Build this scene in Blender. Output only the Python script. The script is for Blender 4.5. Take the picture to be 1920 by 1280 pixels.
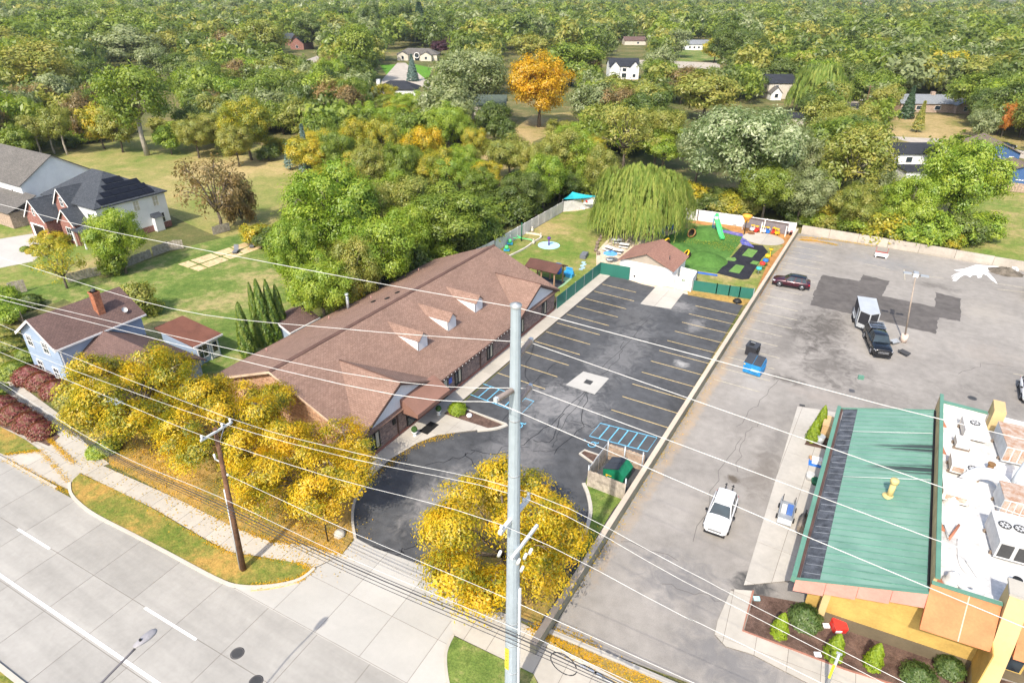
import bpy, bmesh, math, random
import numpy as np
from mathutils import Vector, Matrix
random.seed(7)
RNG = np.random.default_rng(11)
for o in list(bpy.data.objects): bpy.data.objects.remove(o)
SC = bpy.context.scene
COL = SC.collection
rad = math.radians
# ---------------------------------------------------------------- camera
H = 36.2
F, PITCH, ROLL, YAW = 1210.0, rad(28.86), rad(.42), rad(30.62)
cd = bpy.data.cameras.new('camera'); cam = bpy.data.objects.new('camera', cd); COL.objects.link(cam)
cd.sensor_width = 36; cd.lens = 36 * F / 1920; cd.clip_start = .5; cd.clip_end = 6000
fw = Vector((-math.sin(YAW) * math.cos(PITCH), math.cos(YAW) * math.cos(PITCH), -math.sin(PITCH)))
rt0 = Vector((math.cos(YAW), math.sin(YAW), 0)); up0 = rt0.cross(fw)
rt = rt0 * math.cos(ROLL) + up0 * math.sin(ROLL); up = up0 * math.cos(ROLL) - rt0 * math.sin(ROLL)
m = Matrix((rt, up, -fw)).transposed().to_4x4(); m.translation = (0, 0, H)
cam.matrix_world = m
SC.camera = cam
# ---------------------------------------------------------------- light
SUN_EL = rad(47); SH = Vector((-.1, 1, 0)).normalized()      # shadows fall away from the street
w = bpy.data.worlds.new('World'); SC.world = w; w.use_nodes = True
nt = w.node_tree; nt.nodes.clear()
sky = nt.nodes.new('ShaderNodeTexSky'); sky.sky_type = 'NISHITA'; sky.sun_disc = False
sky.sun_elevation = SUN_EL; sky.sun_rotation = math.pi - .1; sky.air_density = 1.0; sky.dust_density = 2.5
bg = nt.nodes.new('ShaderNodeBackground'); bg.inputs[1].default_value = .15
wo = nt.nodes.new('ShaderNodeOutputWorld'); nt.links.new(sky.outputs[0], bg.inputs[0]); nt.links.new(bg.outputs[0], wo.inputs[0])
sd = bpy.data.lights.new('sun', 'SUN'); sd.energy = 2.9; sd.angle = rad(.55); sd.color = (1, .92, .80)
sun = bpy.data.objects.new('sun', sd); COL.objects.link(sun)
L = SH * math.cos(SUN_EL) - Vector((0, 0, math.sin(SUN_EL)))
sun.rotation_euler = (-L).to_track_quat('Z', 'Y').to_euler(); sun.location = (0, -40, 80)
vs = SC.view_settings; vs.view_transform = 'Standard'; vs.look = 'None'; vs.exposure = .93; vs.gamma = 1; vs.use_curve_mapping = False
SC.render.resolution_x = 1024; SC.render.resolution_y = 682

# ---------------------------------------------------------------- surveying helpers (photo pixel -> point of the site)
def ray(px, py): return fw + rt * ((px - 960) / F) - up * ((py - 640) / F)
def G(px, py, z=0.):
    d = ray(px, py); t = (z - H) / d.z
    return Vector((d.x * t, d.y * t, z))
def P(p):
    v = Vector(p) - Vector((0, 0, H)); q = v.dot(fw)
    return 960 + F * v.dot(rt) / q, 640 - F * v.dot(up) / q
def gp(pts, z=0.): return [G(x, y, z).to_2d() for x, y in pts]
def dist(p): return (Vector(p) - Vector((0, 0, H))).dot(fw)

# ---------------------------------------------------------------- materials
MATS = {}
def lin(r, g, b, k=1.0):
    f = lambda c: ((c / 255 + .055) / 1.055) ** 2.4 if c > 10 else c / 255 / 12.92
    return tuple(f(c) * k for c in (r, g, b))
class NG:
    def __init__(s, name):
        s.m = bpy.data.materials.new(name); s.m.use_nodes = True; s.t = s.m.node_tree; s.t.nodes.clear()
        s.out = s.n('OutputMaterial')
    def n(s, ty, **kw):
        k = s.t.nodes.new('ShaderNode' + ty)
        for a, v in kw.items(): setattr(k, a, v)
        return k
    def l(s, a, b): s.t.links.new(a, b)
    def pos(s):
        if not hasattr(s, '_p'): s._p = s.n('NewGeometry').outputs['Position']
        return s._p
    def uv(s):
        if not hasattr(s, '_u'): s._u = s.n('UVMap', uv_map='UVMap').outputs[0]
        return s._u
    def noise(s, vec, scale, detail=4, rough=.55, dist=0):
        k = s.n('TexNoise'); k.inputs['Scale'].default_value = scale; k.inputs['Detail'].default_value = detail
        k.inputs['Roughness'].default_value = rough; k.inputs['Distortion'].default_value = dist
        if vec is not None: s.l(vec, k.inputs['Vector'])
        return k.outputs['Fac']
    def ramp(s, fac, stops):
        k = s.n('ValToRGB'); e = k.color_ramp.elements
        while len(e) < len(stops): e.new(.5)
        for q, (p, c) in zip(e, stops):
            q.position = p; q.color = (*c, 1) if len(c) == 3 else c
        s.l(fac, k.inputs[0]); return k.outputs[0]
    def mix(s, fac, a, b, mode='MIX'):
        k = s.n('Mix', data_type='RGBA', blend_type=mode)
        for i, v in ((0, fac), (6, a), (7, b)):
            if hasattr(v, 'links') or hasattr(v, 'is_linked'): s.l(v, k.inputs[i])
            elif isinstance(v, (int, float)): k.inputs[i].default_value = v
            else: k.inputs[i].default_value = (*v, 1)
        return k.outputs[2]
    def math(s, op, a, b=None, c=None, clamp=False):
        k = s.n('Math', operation=op, use_clamp=clamp)
        for i, v in enumerate((a, b, c)):
            if v is None: continue
            if isinstance(v, (int, float)): k.inputs[i].default_value = v
            else: s.l(v, k.inputs[i])
        return k.outputs[0]
    def bsdf(s, col, rough=.8, spec=.25, metal=0, bump=None, bstr=.3, bdist=.02, trans=0, coat=0):
        k = s.n('BsdfPrincipled')
        if isinstance(col, tuple): k.inputs['Base Color'].default_value = (*col, 1)
        else: s.l(col, k.inputs['Base Color'])
        if isinstance(rough, (int, float)): k.inputs['Roughness'].default_value = rough
        else: s.l(rough, k.inputs['Roughness'])
        k.inputs['Specular IOR Level'].default_value = spec; k.inputs['Metallic'].default_value = metal
        k.inputs['Transmission Weight'].default_value = trans; k.inputs['Coat Weight'].default_value = coat
        if bump is not None:
            b = s.n('Bump'); b.inputs['Strength'].default_value = bstr; b.inputs['Distance'].default_value = bdist
            s.l(bump, b.inputs['Height']); s.l(b.outputs[0], k.inputs['Normal'])
        s.l(k.outputs[0], s.out.inputs[0]); return k
def mat(name, col, rough=.75, var=.18, scale=.8, bump=.15, bscale=25, spec=.25, metal=0, col2=None, coat=0):
    """weathered plain surface: two noises vary the colour, one the relief"""
    if name in MATS: return MATS[name]
    g = NG(name)
    a = g.noise(g.pos(), scale, 5); b = g.noise(g.pos(), scale * 9, 3)
    c2 = col2 or tuple(c * (1 - var * 1.6) for c in col); c1 = tuple(min(1, c * (1 + var * .5)) for c in col)
    f = g.math('ADD', g.math('MULTIPLY', a, .65), g.math('MULTIPLY', b, .35))
    c = g.ramp(f, [(.32, c2), (.62, c1)])
    bm = g.noise(g.pos(), bscale, 3) if bump else None
    g.bsdf(c, rough, spec, metal, bm, bump, .02, coat=coat)
    MATS[name] = g.m; return g.m
def glass(name, col=(.02, .03, .04), rough=.08):
    if name in MATS: return MATS[name]
    g = NG(name); g.bsdf(g.ramp(g.noise(g.pos(), .9, 2), [(.3, tuple(c * .6 for c in col)), (.7, tuple(c * 1.5 for c in col))]), rough, .6)
    MATS[name] = g.m; return g.m
def shingles(name, col, col2, row=.16, wid=.32):
    g = NG(name); t = g.n('TexBrick'); g.l(g.uv(), t.inputs['Vector'])
    t.inputs['Scale'].default_value = 1; t.inputs['Brick Width'].default_value = wid; t.inputs['Row Height'].default_value = row
    t.inputs['Mortar Size'].default_value = .012; t.inputs['Color1'].default_value = (*col, 1); t.inputs['Color2'].default_value = (*col2, 1)
    t.inputs['Mortar'].default_value = (*[c * .55 for c in col2], 1); t.inputs['Bias'].default_value = 0
    n = g.noise(g.pos(), .35, 5); c = g.mix(.3, t.outputs[0], g.ramp(n, [(.3, (.62, .62, .62)), (.7, (1.25, 1.22, 1.2))]), 'MULTIPLY')
    n2 = g.noise(g.pos(), 7, 3); c = g.mix(.32, c, g.ramp(n2, [(.3, (.6, .6, .6)), (.7, (1.35, 1.35, 1.35))]), 'MULTIPLY')
    g.bsdf(c, .9, .15, bump=t.outputs['Fac'], bstr=.5, bdist=-.01); MATS[name] = g.m; return g.m
def bricks(name, col, col2, mortar):
    g = NG(name); t = g.n('TexBrick'); g.l(g.uv(), t.inputs['Vector'])
    t.inputs['Scale'].default_value = 1; t.inputs['Brick Width'].default_value = .4; t.inputs['Row Height'].default_value = .13
    t.inputs['Mortar Size'].default_value = .012; t.inputs['Color1'].default_value = (*col, 1); t.inputs['Color2'].default_value = (*col2, 1); t.inputs['Mortar'].default_value = (*mortar, 1)
    n = g.noise(g.uv(), 4, 3); c = g.mix(.7, t.outputs[0], g.ramp(n, [(.3, (.5, .5, .5)), (.7, (1.4, 1.4, 1.4))]), 'MULTIPLY')
    g.bsdf(c, .9, .15, bump=t.outputs['Fac'], bstr=.6, bdist=-.01); MATS[name] = g.m; return g.m
def siding(name, col, pitch=.15, axis=1, depth=.6):
    """lap or batten siding: a saw-tooth relief along the wall's own height (1) or length (0)"""
    g = NG(name); s = g.n('SeparateXYZ'); g.l(g.uv(), s.inputs[0])
    fr = g.math('FRACT', g.math('DIVIDE', s.outputs[axis], pitch))
    c = g.ramp(g.noise(g.pos(), .7, 4), [(.3, tuple(x * .88 for x in col)), (.7, col)])
    line = g.math('LESS_THAN', fr, .1); c = g.mix(g.math('MULTIPLY', line, .3), c, tuple(x * .35 for x in col))
    g.bsdf(c, .6, .3, bump=fr, bstr=depth, bdist=.02); MATS[name] = g.m; return g.m

# ---------------------------------------------------------------- mesh helpers
OFF = {}
class MB:
    def __init__(s): s.v = []; s.f = []; s.mi = []; s.sm = []
    def _add(s, vs, fs, smooth=False):
        o = len(s.v); s.v += [tuple(v) for v in vs]; s.f += [tuple(i + o for i in f) for f in fs]; s.sm += [smooth] * len(fs); return s
    def face(s, *pts): return s._add(pts, [tuple(range(len(pts)))])
    def box(s, x0, x1, y0, y1, z0, z1):
        return s._add([(x, y, z) for z in (z0, z1) for y in (y0, y1) for x in (x0, x1)],
                      [(0, 2, 3, 1), (4, 5, 7, 6), (0, 1, 5, 4), (1, 3, 7, 5), (3, 2, 6, 7), (2, 0, 4, 6)])
    def obox(s, c, sx, sy, sz, rz=0, rx=0, ry=0):
        M = Matrix.Translation(c) @ Matrix.Rotation(rz, 4, 'Z') @ Matrix.Rotation(ry, 4, 'Y') @ Matrix.Rotation(rx, 4, 'X')
        vs = [M @ Vector((x * sx / 2, y * sy / 2, z * sz / 2)) for z in (-1, 1) for y in (-1, 1) for x in (-1, 1)]
        return s._add(vs, [(0, 2, 3, 1), (4, 5, 7, 6), (0, 1, 5, 4), (1, 3, 7, 5), (3, 2, 6, 7), (2, 0, 4, 6)])
    def prism(s, poly, z0, z1, bottom=False):
        n = len(poly); a = sum(poly[i][0] * poly[(i + 1) % n][1] - poly[(i + 1) % n][0] * poly[i][1] for i in range(n))
        if a < 0: poly = poly[::-1]
        vs = [(p[0], p[1], z0) for p in poly] + [(p[0], p[1], z1) for p in poly]
        fs = [tuple(range(n, 2 * n))] + [(i, (i + 1) % n, n + (i + 1) % n, n + i) for i in range(n)]
        if bottom: fs.append(tuple(range(n - 1, -1, -1)))
        return s._add(vs, fs)
    def extr(s, prof, origin, U, V, W):
        """profile (u,v) in plane U,V at origin, pushed along vector W; closed solid"""
        O = Vector(origin); U = Vector(U); V = Vector(V); W = Vector(W); n = len(prof)
        a = [O + U * p[0] + V * p[1] for p in prof]; b = [p + W for p in a]
        ar = sum(prof[i][0] * prof[(i + 1) % n][1] - prof[(i + 1) % n][0] * prof[i][1] for i in range(n))
        flip = (U.cross(V).dot(W) > 0) == (ar > 0)
        fs = [tuple(range(n)), tuple(range(2 * n - 1, n - 1, -1))] + [(i, n + i, n + (i + 1) % n, (i + 1) % n) for i in range(n)]
        if flip: fs = [f[::-1] for f in fs]
        return s._add(a + b, fs)
    def tube(s, path, r, n=8, cap=True, smooth=True):
        path = [Vector(p) for p in path]; rs = r if isinstance(r, (list, tuple)) else [r] * len(path); rings = []; vs = []
        ref = None
        for i, p in enumerate(path):
            t = (path[min(i + 1, len(path) - 1)] - path[max(i - 1, 0)]).normalized()
            if ref is None: ref = Vector((0, 0, 1)) if abs(t.z) < .9 else Vector((1, 0, 0))
            a = t.cross(ref); a = a.normalized() if a.length > 1e-6 else t.orthogonal().normalized(); b = a.cross(t); ref = b if abs(t.z) > .9 else ref
            vs += [p + (a * math.cos(2 * math.pi * k / n) + b * math.sin(2 * math.pi * k / n)) * rs[i] for k in range(n)]
        fs = []
        for i in range(len(path) - 1):
            for k in range(n): fs.append((i * n + k, (i + 1) * n + k, (i + 1) * n + (k + 1) % n, i * n + (k + 1) % n))
        s._add(vs, fs, smooth)
        if cap: o = len(s.v) - len(vs); s.f += [tuple(o + k for k in range(n)), tuple(o + len(vs) - 1 - k for k in range(n))]; s.sm += [False, False]
        return s
    def cyl(s, x, y, z0, z1, r, r1=None, n=14, smooth=True): return s.tube([(x, y, z0), (x, y, z1)], [r, r if r1 is None else r1], n, True, smooth)
    def lathe(s, prof, c=(0, 0, 0), n=16, M=None):
        vs = []; fs = []
        for r, z in prof: vs += [Vector((r * math.cos(2 * math.pi * k / n), r * math.sin(2 * math.pi * k / n), z)) for k in range(n)]
        if M is not None: vs = [M @ v for v in vs]
        vs = [v + Vector(c) for v in vs]
        for i in range(len(prof) - 1):
            for k in range(n): fs.append((i * n + k, i * n + (k + 1) % n, (i + 1) * n + (k + 1) % n, (i + 1) * n + k))
        return s._add(vs, fs, True)
    def build(s, name, m, parent=None, kind=None):
        me = bpy.data.meshes.new(name)
        off = OFF.get(parent.name if parent else None, None)
        v = s.v if off is None else [(a - off[0], b - off[1], c - off[2]) for a, b, c in s.v]
        me.from_pydata(v, [], s.f); me.polygons.foreach_set('use_smooth', s.sm)
        uvs = me.uv_layers.new(name='UVMap').data
        for p in me.polygons:
            nn = p.normal
            if abs(nn.z) > .999: a = Vector((1, 0, 0)); b = Vector((0, 1, 0))
            else: a = Vector((-nn.y, nn.x, 0)).normalized(); b = nn.cross(a)
            for li, vi in zip(p.loop_indices, p.vertices):
                q = Vector(s.v[vi]); uvs[li].uv = (q.dot(a), q.dot(b))
        if m is not None: me.materials.append(MATS[m] if isinstance(m, str) else m)
        o = bpy.data.objects.new(name, me); COL.objects.link(o)
        if parent is not None:
            o.parent = parent
            if off is not None: OFF[o.name] = off
        if kind: o['kind'] = kind
        return o
def tag(o, label, cat, group=None):
    o['label'] = label; o['category'] = cat
    if group: o['group'] = group
    return o
def T(name, label, cat, loc=(0, 0, 0), group=None, world=True, rz=0):
    o = bpy.data.objects.new(name, None); COL.objects.link(o); o.location = loc; o.rotation_euler = (0, 0, rz); o.empty_display_size = .3
    if world: OFF[o.name] = tuple(loc)
    return tag(o, label, cat, group)
def struct(name, mb, m): return mb.build(name, m, None, 'structure')
def copy_tree(o, parent=None):
    c = o.copy(); COL.objects.link(c); c.parent = parent
    for ch in o.children: copy_tree(ch, c)
    return c
def share(src, name, parent, loc, rz=0, sc=None):
    """another piece with the same mesh"""
    o = bpy.data.objects.new(name, src.data); COL.objects.link(o); o.parent = parent; o.location = loc; o.rotation_euler = (0, 0, rz)
    if sc: o.scale = sc
    return o
# ---------------------------------------------------------------- polygons and paving
def clip(poly, a, b):
    """keep the part of poly left of the line a->b"""
    out = []; n = len(poly)
    sd = [(b[0] - a[0]) * (p[1] - a[1]) - (b[1] - a[1]) * (p[0] - a[0]) for p in poly]
    for i in range(n):
        j = (i + 1) % n
        if sd[i] >= 0: out.append(poly[i])
        if (sd[i] >= 0) != (sd[j] >= 0):
            t = sd[i] / (sd[i] - sd[j]); out.append((poly[i][0] + t * (poly[j][0] - poly[i][0]), poly[i][1] + t * (poly[j][1] - poly[i][1])))
    return out
def area(p): return abs(sum(p[i][0] * p[(i + 1) % len(p)][1] - p[(i + 1) % len(p)][0] * p[i][1] for i in range(len(p)))) / 2
def inside(pt, poly):
    x, y = pt; c = False; n = len(poly)
    for i in range(n):
        x1, y1 = poly[i][:2]; x2, y2 = poly[(i + 1) % n][:2]
        if (y1 > y) != (y2 > y) and x < (x2 - x1) * (y - y1) / (y2 - y1) + x1: c = not c
    return c
def pave(name, poly, ang, sx, sy, o, z, m, jm='joint', gap=.03, piece='slab', th=.05, tone=None):
    """a sheet for the joints and, proud of it, each slab as a piece of its own"""
    poly = [tuple(p[:2]) for p in poly]
    base = struct(name, MB().prism(poly, z - th - .05, z - .012), jm)
    ca, sa = math.cos(ang), math.sin(ang)
    loc = [((p[0] - o[0]) * ca + (p[1] - o[1]) * sa, -(p[0] - o[0]) * sa + (p[1] - o[1]) * ca) for p in poly]
    i0 = math.floor(min(p[0] for p in loc) / sx); i1 = math.ceil(max(p[0] for p in loc) / sx)
    j0 = math.floor(min(p[1] for p in loc) / sy); j1 = math.ceil(max(p[1] for p in loc) / sy)
    full = None; k = 0
    ms = m if isinstance(m, (list, tuple)) else [m]
    for i in range(i0, i1):
        for j in range(j0, j1):
            a, b, c, d = i * sx + gap / 2, (i + 1) * sx - gap / 2, j * sy + gap / 2, (j + 1) * sy - gap / 2
            q = loc
            for e0, e1 in (((a, c), (b, c)), ((b, c), (b, d)), ((b, d), (a, d)), ((a, d), (a, c))):
                q = clip(q, e0, e1)
                if len(q) < 3: break
            if len(q) < 3 or area(q) < .06: continue
            q2 = []
            for p in q:
                if not q2 or (abs(p[0] - q2[-1][0]) + abs(p[1] - q2[-1][1])) > 1e-4: q2.append(p)
            wq = [(p[0] * ca - p[1] * sa + o[0], p[0] * sa + p[1] * ca + o[1]) for p in q2]
            mb = MB().prism(wq, z - th, z); mb.build(piece, ms[(i * 7 + j * 3 + i * j) % len(ms)], base)
    return base
def strip(path, wd, z0, z1, closed=False, mb=None):
    """a bar of width wd along a ground path (kerbs, painted lines, walls)"""
    mb = mb or MB(); path = [Vector(p[:2]) for p in path]; n = len(path); Lf = []; Rt = []
    for i in range(n):
        a = path[i - 1] if (i > 0 or closed) else path[i]; b = path[(i + 1) % n] if (i < n - 1 or closed) else path[i]
        t = (b - a).normalized(); nn = Vector((-t.y, t.x)); Lf.append(path[i] + nn * wd / 2); Rt.append(path[i] - nn * wd / 2)
    for i in range(n if closed else n - 1):
        j = (i + 1) % n; q = [Lf[i], Rt[i], Rt[j], Lf[j]]
        vs = [(p.x, p.y, z0) for p in q] + [(p.x, p.y, z1) for p in q]
        fs = [(4, 5, 6, 7), (0, 4, 7, 3), (1, 2, 6, 5)]
        if i == 0 and not closed: fs.append((0, 1, 5, 4))
        if i == n - 2 and not closed: fs.append((2, 3, 7, 6))
        mb._add(vs, fs)
    return mb
def smooth_path(pts, k=5):
    pts = [Vector(p) for p in pts]; out = []
    for i in range(len(pts) - 1):
        p0 = pts[max(i - 1, 0)]; p1 = pts[i]; p2 = pts[i + 1]; p3 = pts[min(i + 2, len(pts) - 1)]
        for s_ in range(k):
            t = s_ / k; out.append(.5 * ((2 * p1) + (p2 - p0) * t + (2 * p0 - 5 * p1 + 4 * p2 - p3) * t * t + (3 * p1 - p0 - 3 * p2 + p3) * t ** 3))
    out.append(pts[-1]); return out
# ================================================================ ground materials
def ground_mat(name, cols, scale=.12, fine=6, bump=.5, rough=.95):
    g = NG(name); a = g.noise(g.pos(), scale, 6, .6, .4); b = g.noise(g.pos(), scale * 7, 4); c = g.noise(g.pos(), fine, 3)
    f = g.math('ADD', g.math('ADD', g.math('MULTIPLY', a, .6), g.math('MULTIPLY', b, .28)), g.math('MULTIPLY', c, .12))
    n = len(cols); col = g.ramp(f, [(.40 + .2 * i / (n - 1), q) for i, q in enumerate(cols)])
    sp = g.ramp(g.math('ADD', g.math('MULTIPLY', g.noise(g.pos(), fine * 1.7, 2), .5), g.math('MULTIPLY', g.noise(g.pos(), 1.6, 5, .7, .6), .5)), [(.36, (.5, .55, .5)), (.62, (1.4, 1.38, 1.3))]); col = g.mix(.75, col, sp, 'MULTIPLY')
    g.bsdf(col, rough, .1, bump=g.noise(g.pos(), fine * 1.3, 3), bstr=bump, bdist=.08); MATS[name] = g.m; return g.m
ground_mat('rough_grass', [(.09, .11, .035), (.13, .13, .05), (.24, .19, .09)], .06)
ground_mat('dry_grass', [(.18, .18, .05), (.34, .26, .12), (.42, .31, .16)], .07)
ground_mat('field_grass', [(.15, .2, .045), (.27, .25, .09), (.42, .32, .155)], .035)
ground_mat('green_grass', [(.085, .145, .03), (.15, .2, .05), (.33, .28, .13)], .12)
ground_mat('yard_grass', [(.12, .19, .035), (.2, .22, .06), (.36, .28, .13)], .09)
ground_mat('lawn_bright', [(.09, .22, .025), (.12, .26, .03)], .1)
ground_mat('verge_grass', [(.12, .16, .03), (.22, .2, .05), (.38, .24, .07)], .25)
ground_mat('leaf_litter', [(.2, .17, .05), (.33, .22, .075), (.42, .26, .08)], .3, 9)
ground_mat('mulch_brown', [(.09, .055, .045), (.17, .11, .09)], .8, 14, .8)
ground_mat('orange_mulch', [(.33, .16, .06), (.48, .25, .1)], .6, 10)
ground_mat('sand', [(.48, .38, .28), (.62, .52, .42)], .4, 8)
ground_mat('bare_earth', [(.45, .33, .18), (.62, .48, .3), (.3, .22, .12)], .3, 6)
ground_mat('gravel', [(.10, .085, .07), (.2, .17, .14)], .8, 12, .9)
ground_mat('turf', [(.06, .14, .03), (.09, .19, .045)], .25, 10, .2)
ground_mat('turf_square', [(.12, .23, .06), (.15, .27, .08)], .25, 10, .2)
ground_mat('rubber_black', [(.02, .021, .028), (.035, .035, .045)], .5, 12)
ground_mat('rubber_blue', [(.03, .07, .35), (.1, .1, .4), (.25, .25, .5)], 1.2, 14)
ground_mat('rubber_violet', [(.09, .09, .34), (.14, .12, .38), (.28, .25, .45)], 1.5, 14)
def concrete(name, c, stain=.25):
    g = NG(name); a = g.noise(g.pos(), .35, 6, .65, .3); b = g.noise(g.pos(), 3, 4)
    oi = g.n('ObjectInfo')
    f = g.math('ADD', g.math('MULTIPLY', a, .7), g.math('MULTIPLY', b, .3))
    col = g.ramp(f, [(.3, tuple(x * (1 - stain) for x in c)), (.62, c)])
    mp = g.n('Mapping'); mp.inputs['Rotation'].default_value = (0, 0, -.047); mp.inputs['Scale'].default_value = (.045, .75, 1); g.l(g.pos(), mp.inputs[0]); tr = g.math('MULTIPLY', g.math('SUBTRACT', g.noise(mp.outputs[0], 1.0, 4, .6), .5), -.55 if 'road' in name else -.15)
    rv = g.math('ADD', g.math('ADD', g.math('MULTIPLY', oi.outputs['Random'], .12), .93), tr); cc = g.n('CombineColor'); 
    for i in range(3): g.l(rv, cc.inputs[i])
    col = g.mix(1.0, col, cc.outputs[0], 'MULTIPLY')
    g.bsdf(col, .85, .2, bump=g.noise(g.pos(), 30, 3), bstr=.12, bdist=.02); MATS[name] = g.m; return g.m
concrete('concrete_road', (.355, .34, .31), .2); concrete('concrete_new', (.44, .425, .39), .12); concrete('concrete_walk', (.47, .435, .375), .2)
concrete('concrete_kerb', (.5, .465, .4), .2); concrete('concrete_old', (.47, .42, .355), .35); concrete('concrete_wall', (.29, .275, .21), .35); concrete('concrete_cap', (.55, .46, .36), .2)
mat('joint', (.2, .175, .15), .95); mat('tar', (.018, .018, .02), .6, bump=0)
mat('paint_white', (.85, .85, .84), .6, .12, 3); mat('paint_yellow', (.62, .47, .22), .7, .35, 4); mat('paint_blue', (.16, .5, .72), .7, .3, 5); mat('paint_faded', (.5, .45, .33), .8, .3, 3)
def asphalt(name, lo, hi, stains=(), tint=(1, 1, 1), sc=.13):
    """worn asphalt: broad light and dark areas, aggregate speckle and the stains where they lie on the site"""
    g = NG(name); a = g.noise(g.pos(), sc, 7, .62, .8); b = g.noise(g.pos(), 1.1, 5, .6); c = g.noise(g.pos(), 16, 2)
    f = g.math('ADD', g.math('ADD', g.math('MULTIPLY', a, .46), g.math('MULTIPLY', b, .3)), g.math('MULTIPLY', c, .24))
    col = g.ramp(f, [(.37, tuple(lo * t for t in tint)), (.64, tuple(hi * t for t in tint))])
    for (x, y, rx, ry, st, sccol) in stains:
        v = g.n('VectorMath', operation='SUBTRACT'); g.l(g.pos(), v.inputs[0]); v.inputs[1].default_value = (x, y, 0)
        d = g.n('VectorMath', operation='MULTIPLY'); g.l(v.outputs[0], d.inputs[0]); d.inputs[1].default_value = (1 / rx, 1 / ry, 0)
        ln = g.n('VectorMath', operation='LENGTH'); g.l(d.outputs[0], ln.inputs[0])
        e = g.math('SUBTRACT', 1.0, ln.outputs['Value'], clamp=True)
        n = g.noise(g.pos(), .75, 6, .7, 1.0)
        k = g.math('MULTIPLY', g.math('MULTIPLY', g.math('ADD', g.math('MULTIPLY', e, 1.1), g.math('MULTIPLY', g.math('SUBTRACT', n, .53), 3.2)), 1.1, clamp=True), g.math('MULTIPLY', g.math('MULTIPLY', e, 3.0, clamp=True), st))
        col = g.mix(k, col, sccol)
    g.bsdf(col, .88, .2, bump=g.noise(g.pos(), 22, 3), bstr=.25, bdist=.02); MATS[name] = g.m; return g.m
dk = (.07, .062, .055)
asphalt('asphalt_left', .045, .115, [(-22.5, 48, 6, 6, .8, (.24, .235, .23)), (-21.5, 60, 4, 12, .6, (.2, .197, .195)), (-23, 39, 4, 5, .6, (.2, .197, .195)), (-24, 70, 4, 8, .4, (.17, .168, .165)), (-20, 76, 3, 2.5, .6, (.3, .29, .28)), (-16.5, 72, 1.6, 3, .5, (.3, .29, .28)),
    (-25, 31, 3.0, 6, .85, (.24, .23, .22)), (-21.5, 40, 3, 4, .4, (.2, .19, .185)), (-15, 62, 1.2, 1.2, .8, (.4, .39, .37)), (-26, 66, 2, 4, .35, (.05, .05, .055))], (.97, 1, 1.05))
asphalt('asphalt_right', .19, .32, [(-3, 79, 4.6, 9, .75, dk), (-1, 70, 4.2, 7, .6, dk), (4, 66, 6, 4, .3, dk), (-6, 74, 4, 9, .35, dk), (12, 70, 6, 5, .25, dk), (14, 95, 5, 6, .3, (.4, .36, .3)), (0, 90, 9, 5, .3, (.4, .36, .31)), (-4.5, 64.5, 2.6, 1.4, .8, dk), (2.2, 71, 2.5, 3, .35, dk), (-3.5, 52, 1.6, 5, .4, (.14, .13, .12)), (-5.4, 45.6, .9, .8, .9, (.1, .08, .06)), (-3.2, 47.5, 2.2, 5, .6, (.15, .13, .11)), (-6.5, 55, 2.5, 6, .45, (.15, .135, .12)), (-8.5, 84, 2, 8, .3, (.4, .37, .33)),
    (-6, 33, 5, 3.5, .55, (.12, .122, .13)), (-1.5, 28.5, 5, 2.5, .55, (.12, .122, .13)), (-1.2, 35.2, 2, 2.6, .9, (.055, .055, .055)), (-9, 105, 3, 9, .5, (.2, .205, .215)), (2, 107, 8, 4, .5, (.2, .205, .215)), (9, 101, 4, 2, .45, dk),
    (-10.9, 60, .8, 40, .55, (.42, .3, .18)), (-9.5, 111.5, 3.5, 2, .9, (.5, .34, .2)), (10, 92, 3, 3, .3, dk), (14, 82, 5, 4, .25, (.36, .31, .26)), (-7, 60, 2, 8, .3, (.4, .38, .35)), (-.5, 63, 5, 2, .3, (.32, .27, .23))], (1.08, 1, .90), .1)
asphalt('asphalt_patch', .07, .135, [], (1.1, 1, .93), .4)

# ================================================================ the land
struct('ground', MB().prism([(-2500, -300), (2500, -300), (2500, 3500), (-2500, 3500)], -.5, -.06), 'rough_grass')
def sheet(name, pts, m, z=-.03, world=False): return struct(name, MB().prism(pts if world else gp(pts), -.1, z), m)
sheet('field', [(100, 300), (170, 275), (270, 255), (380, 262), (480, 270), (560, 300), (575, 350), (520, 420), (490, 470), (400, 440), (310, 400), (240, 350), (110, 330)], 'field_grass', -.035)
sheet('dry_clearing', [(900, 290), (960, 245), (1000, 215), (1070, 210), (1090, 230), (1000, 265), (985, 300), (940, 335), (900, 325)], 'dry_grass', -.035)
sheet('back_lawn', [(-60, 560), (40, 540), (140, 525), (200, 512), (300, 480), (350, 462), (500, 425), (640, 470), (640, 520), (480, 680), (300, 640), (120, 560), (-60, 640)], 'green_grass', -.03)
sheet('front_yard', [(-80, 420), (60, 420), (120, 430), (200, 470), (190, 515), (130, 528), (40, 545), (-80, 570)], 'yard_grass', -.033)
sheet('east_lawn', [(1840, 330), (1980, 335), (2050, 540), (1920, 492), (1800, 470)], 'yard_grass', -.034)
sheet('far_lawn', [(1580, 215), (1640, 190), (1700, 215), (1830, 215), (1990, 240), (1990, 285), (1700, 268), (1600, 235)], 'dry_grass', -.034)
sheet('bright_lawn', [(712, 122), (775, 120), (812, 128), (800, 152), (735, 155)], 'lawn_bright', -.034)
sheet('north_lawn', [(1240, 95), (1345, 92), (1350, 112), (1240, 118)], 'green_grass', -.034)
sheet('west_clearing', [(-60, 175), (30, 170), (40, 215), (-60, 225)], 'dry_grass', -.034)
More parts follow.
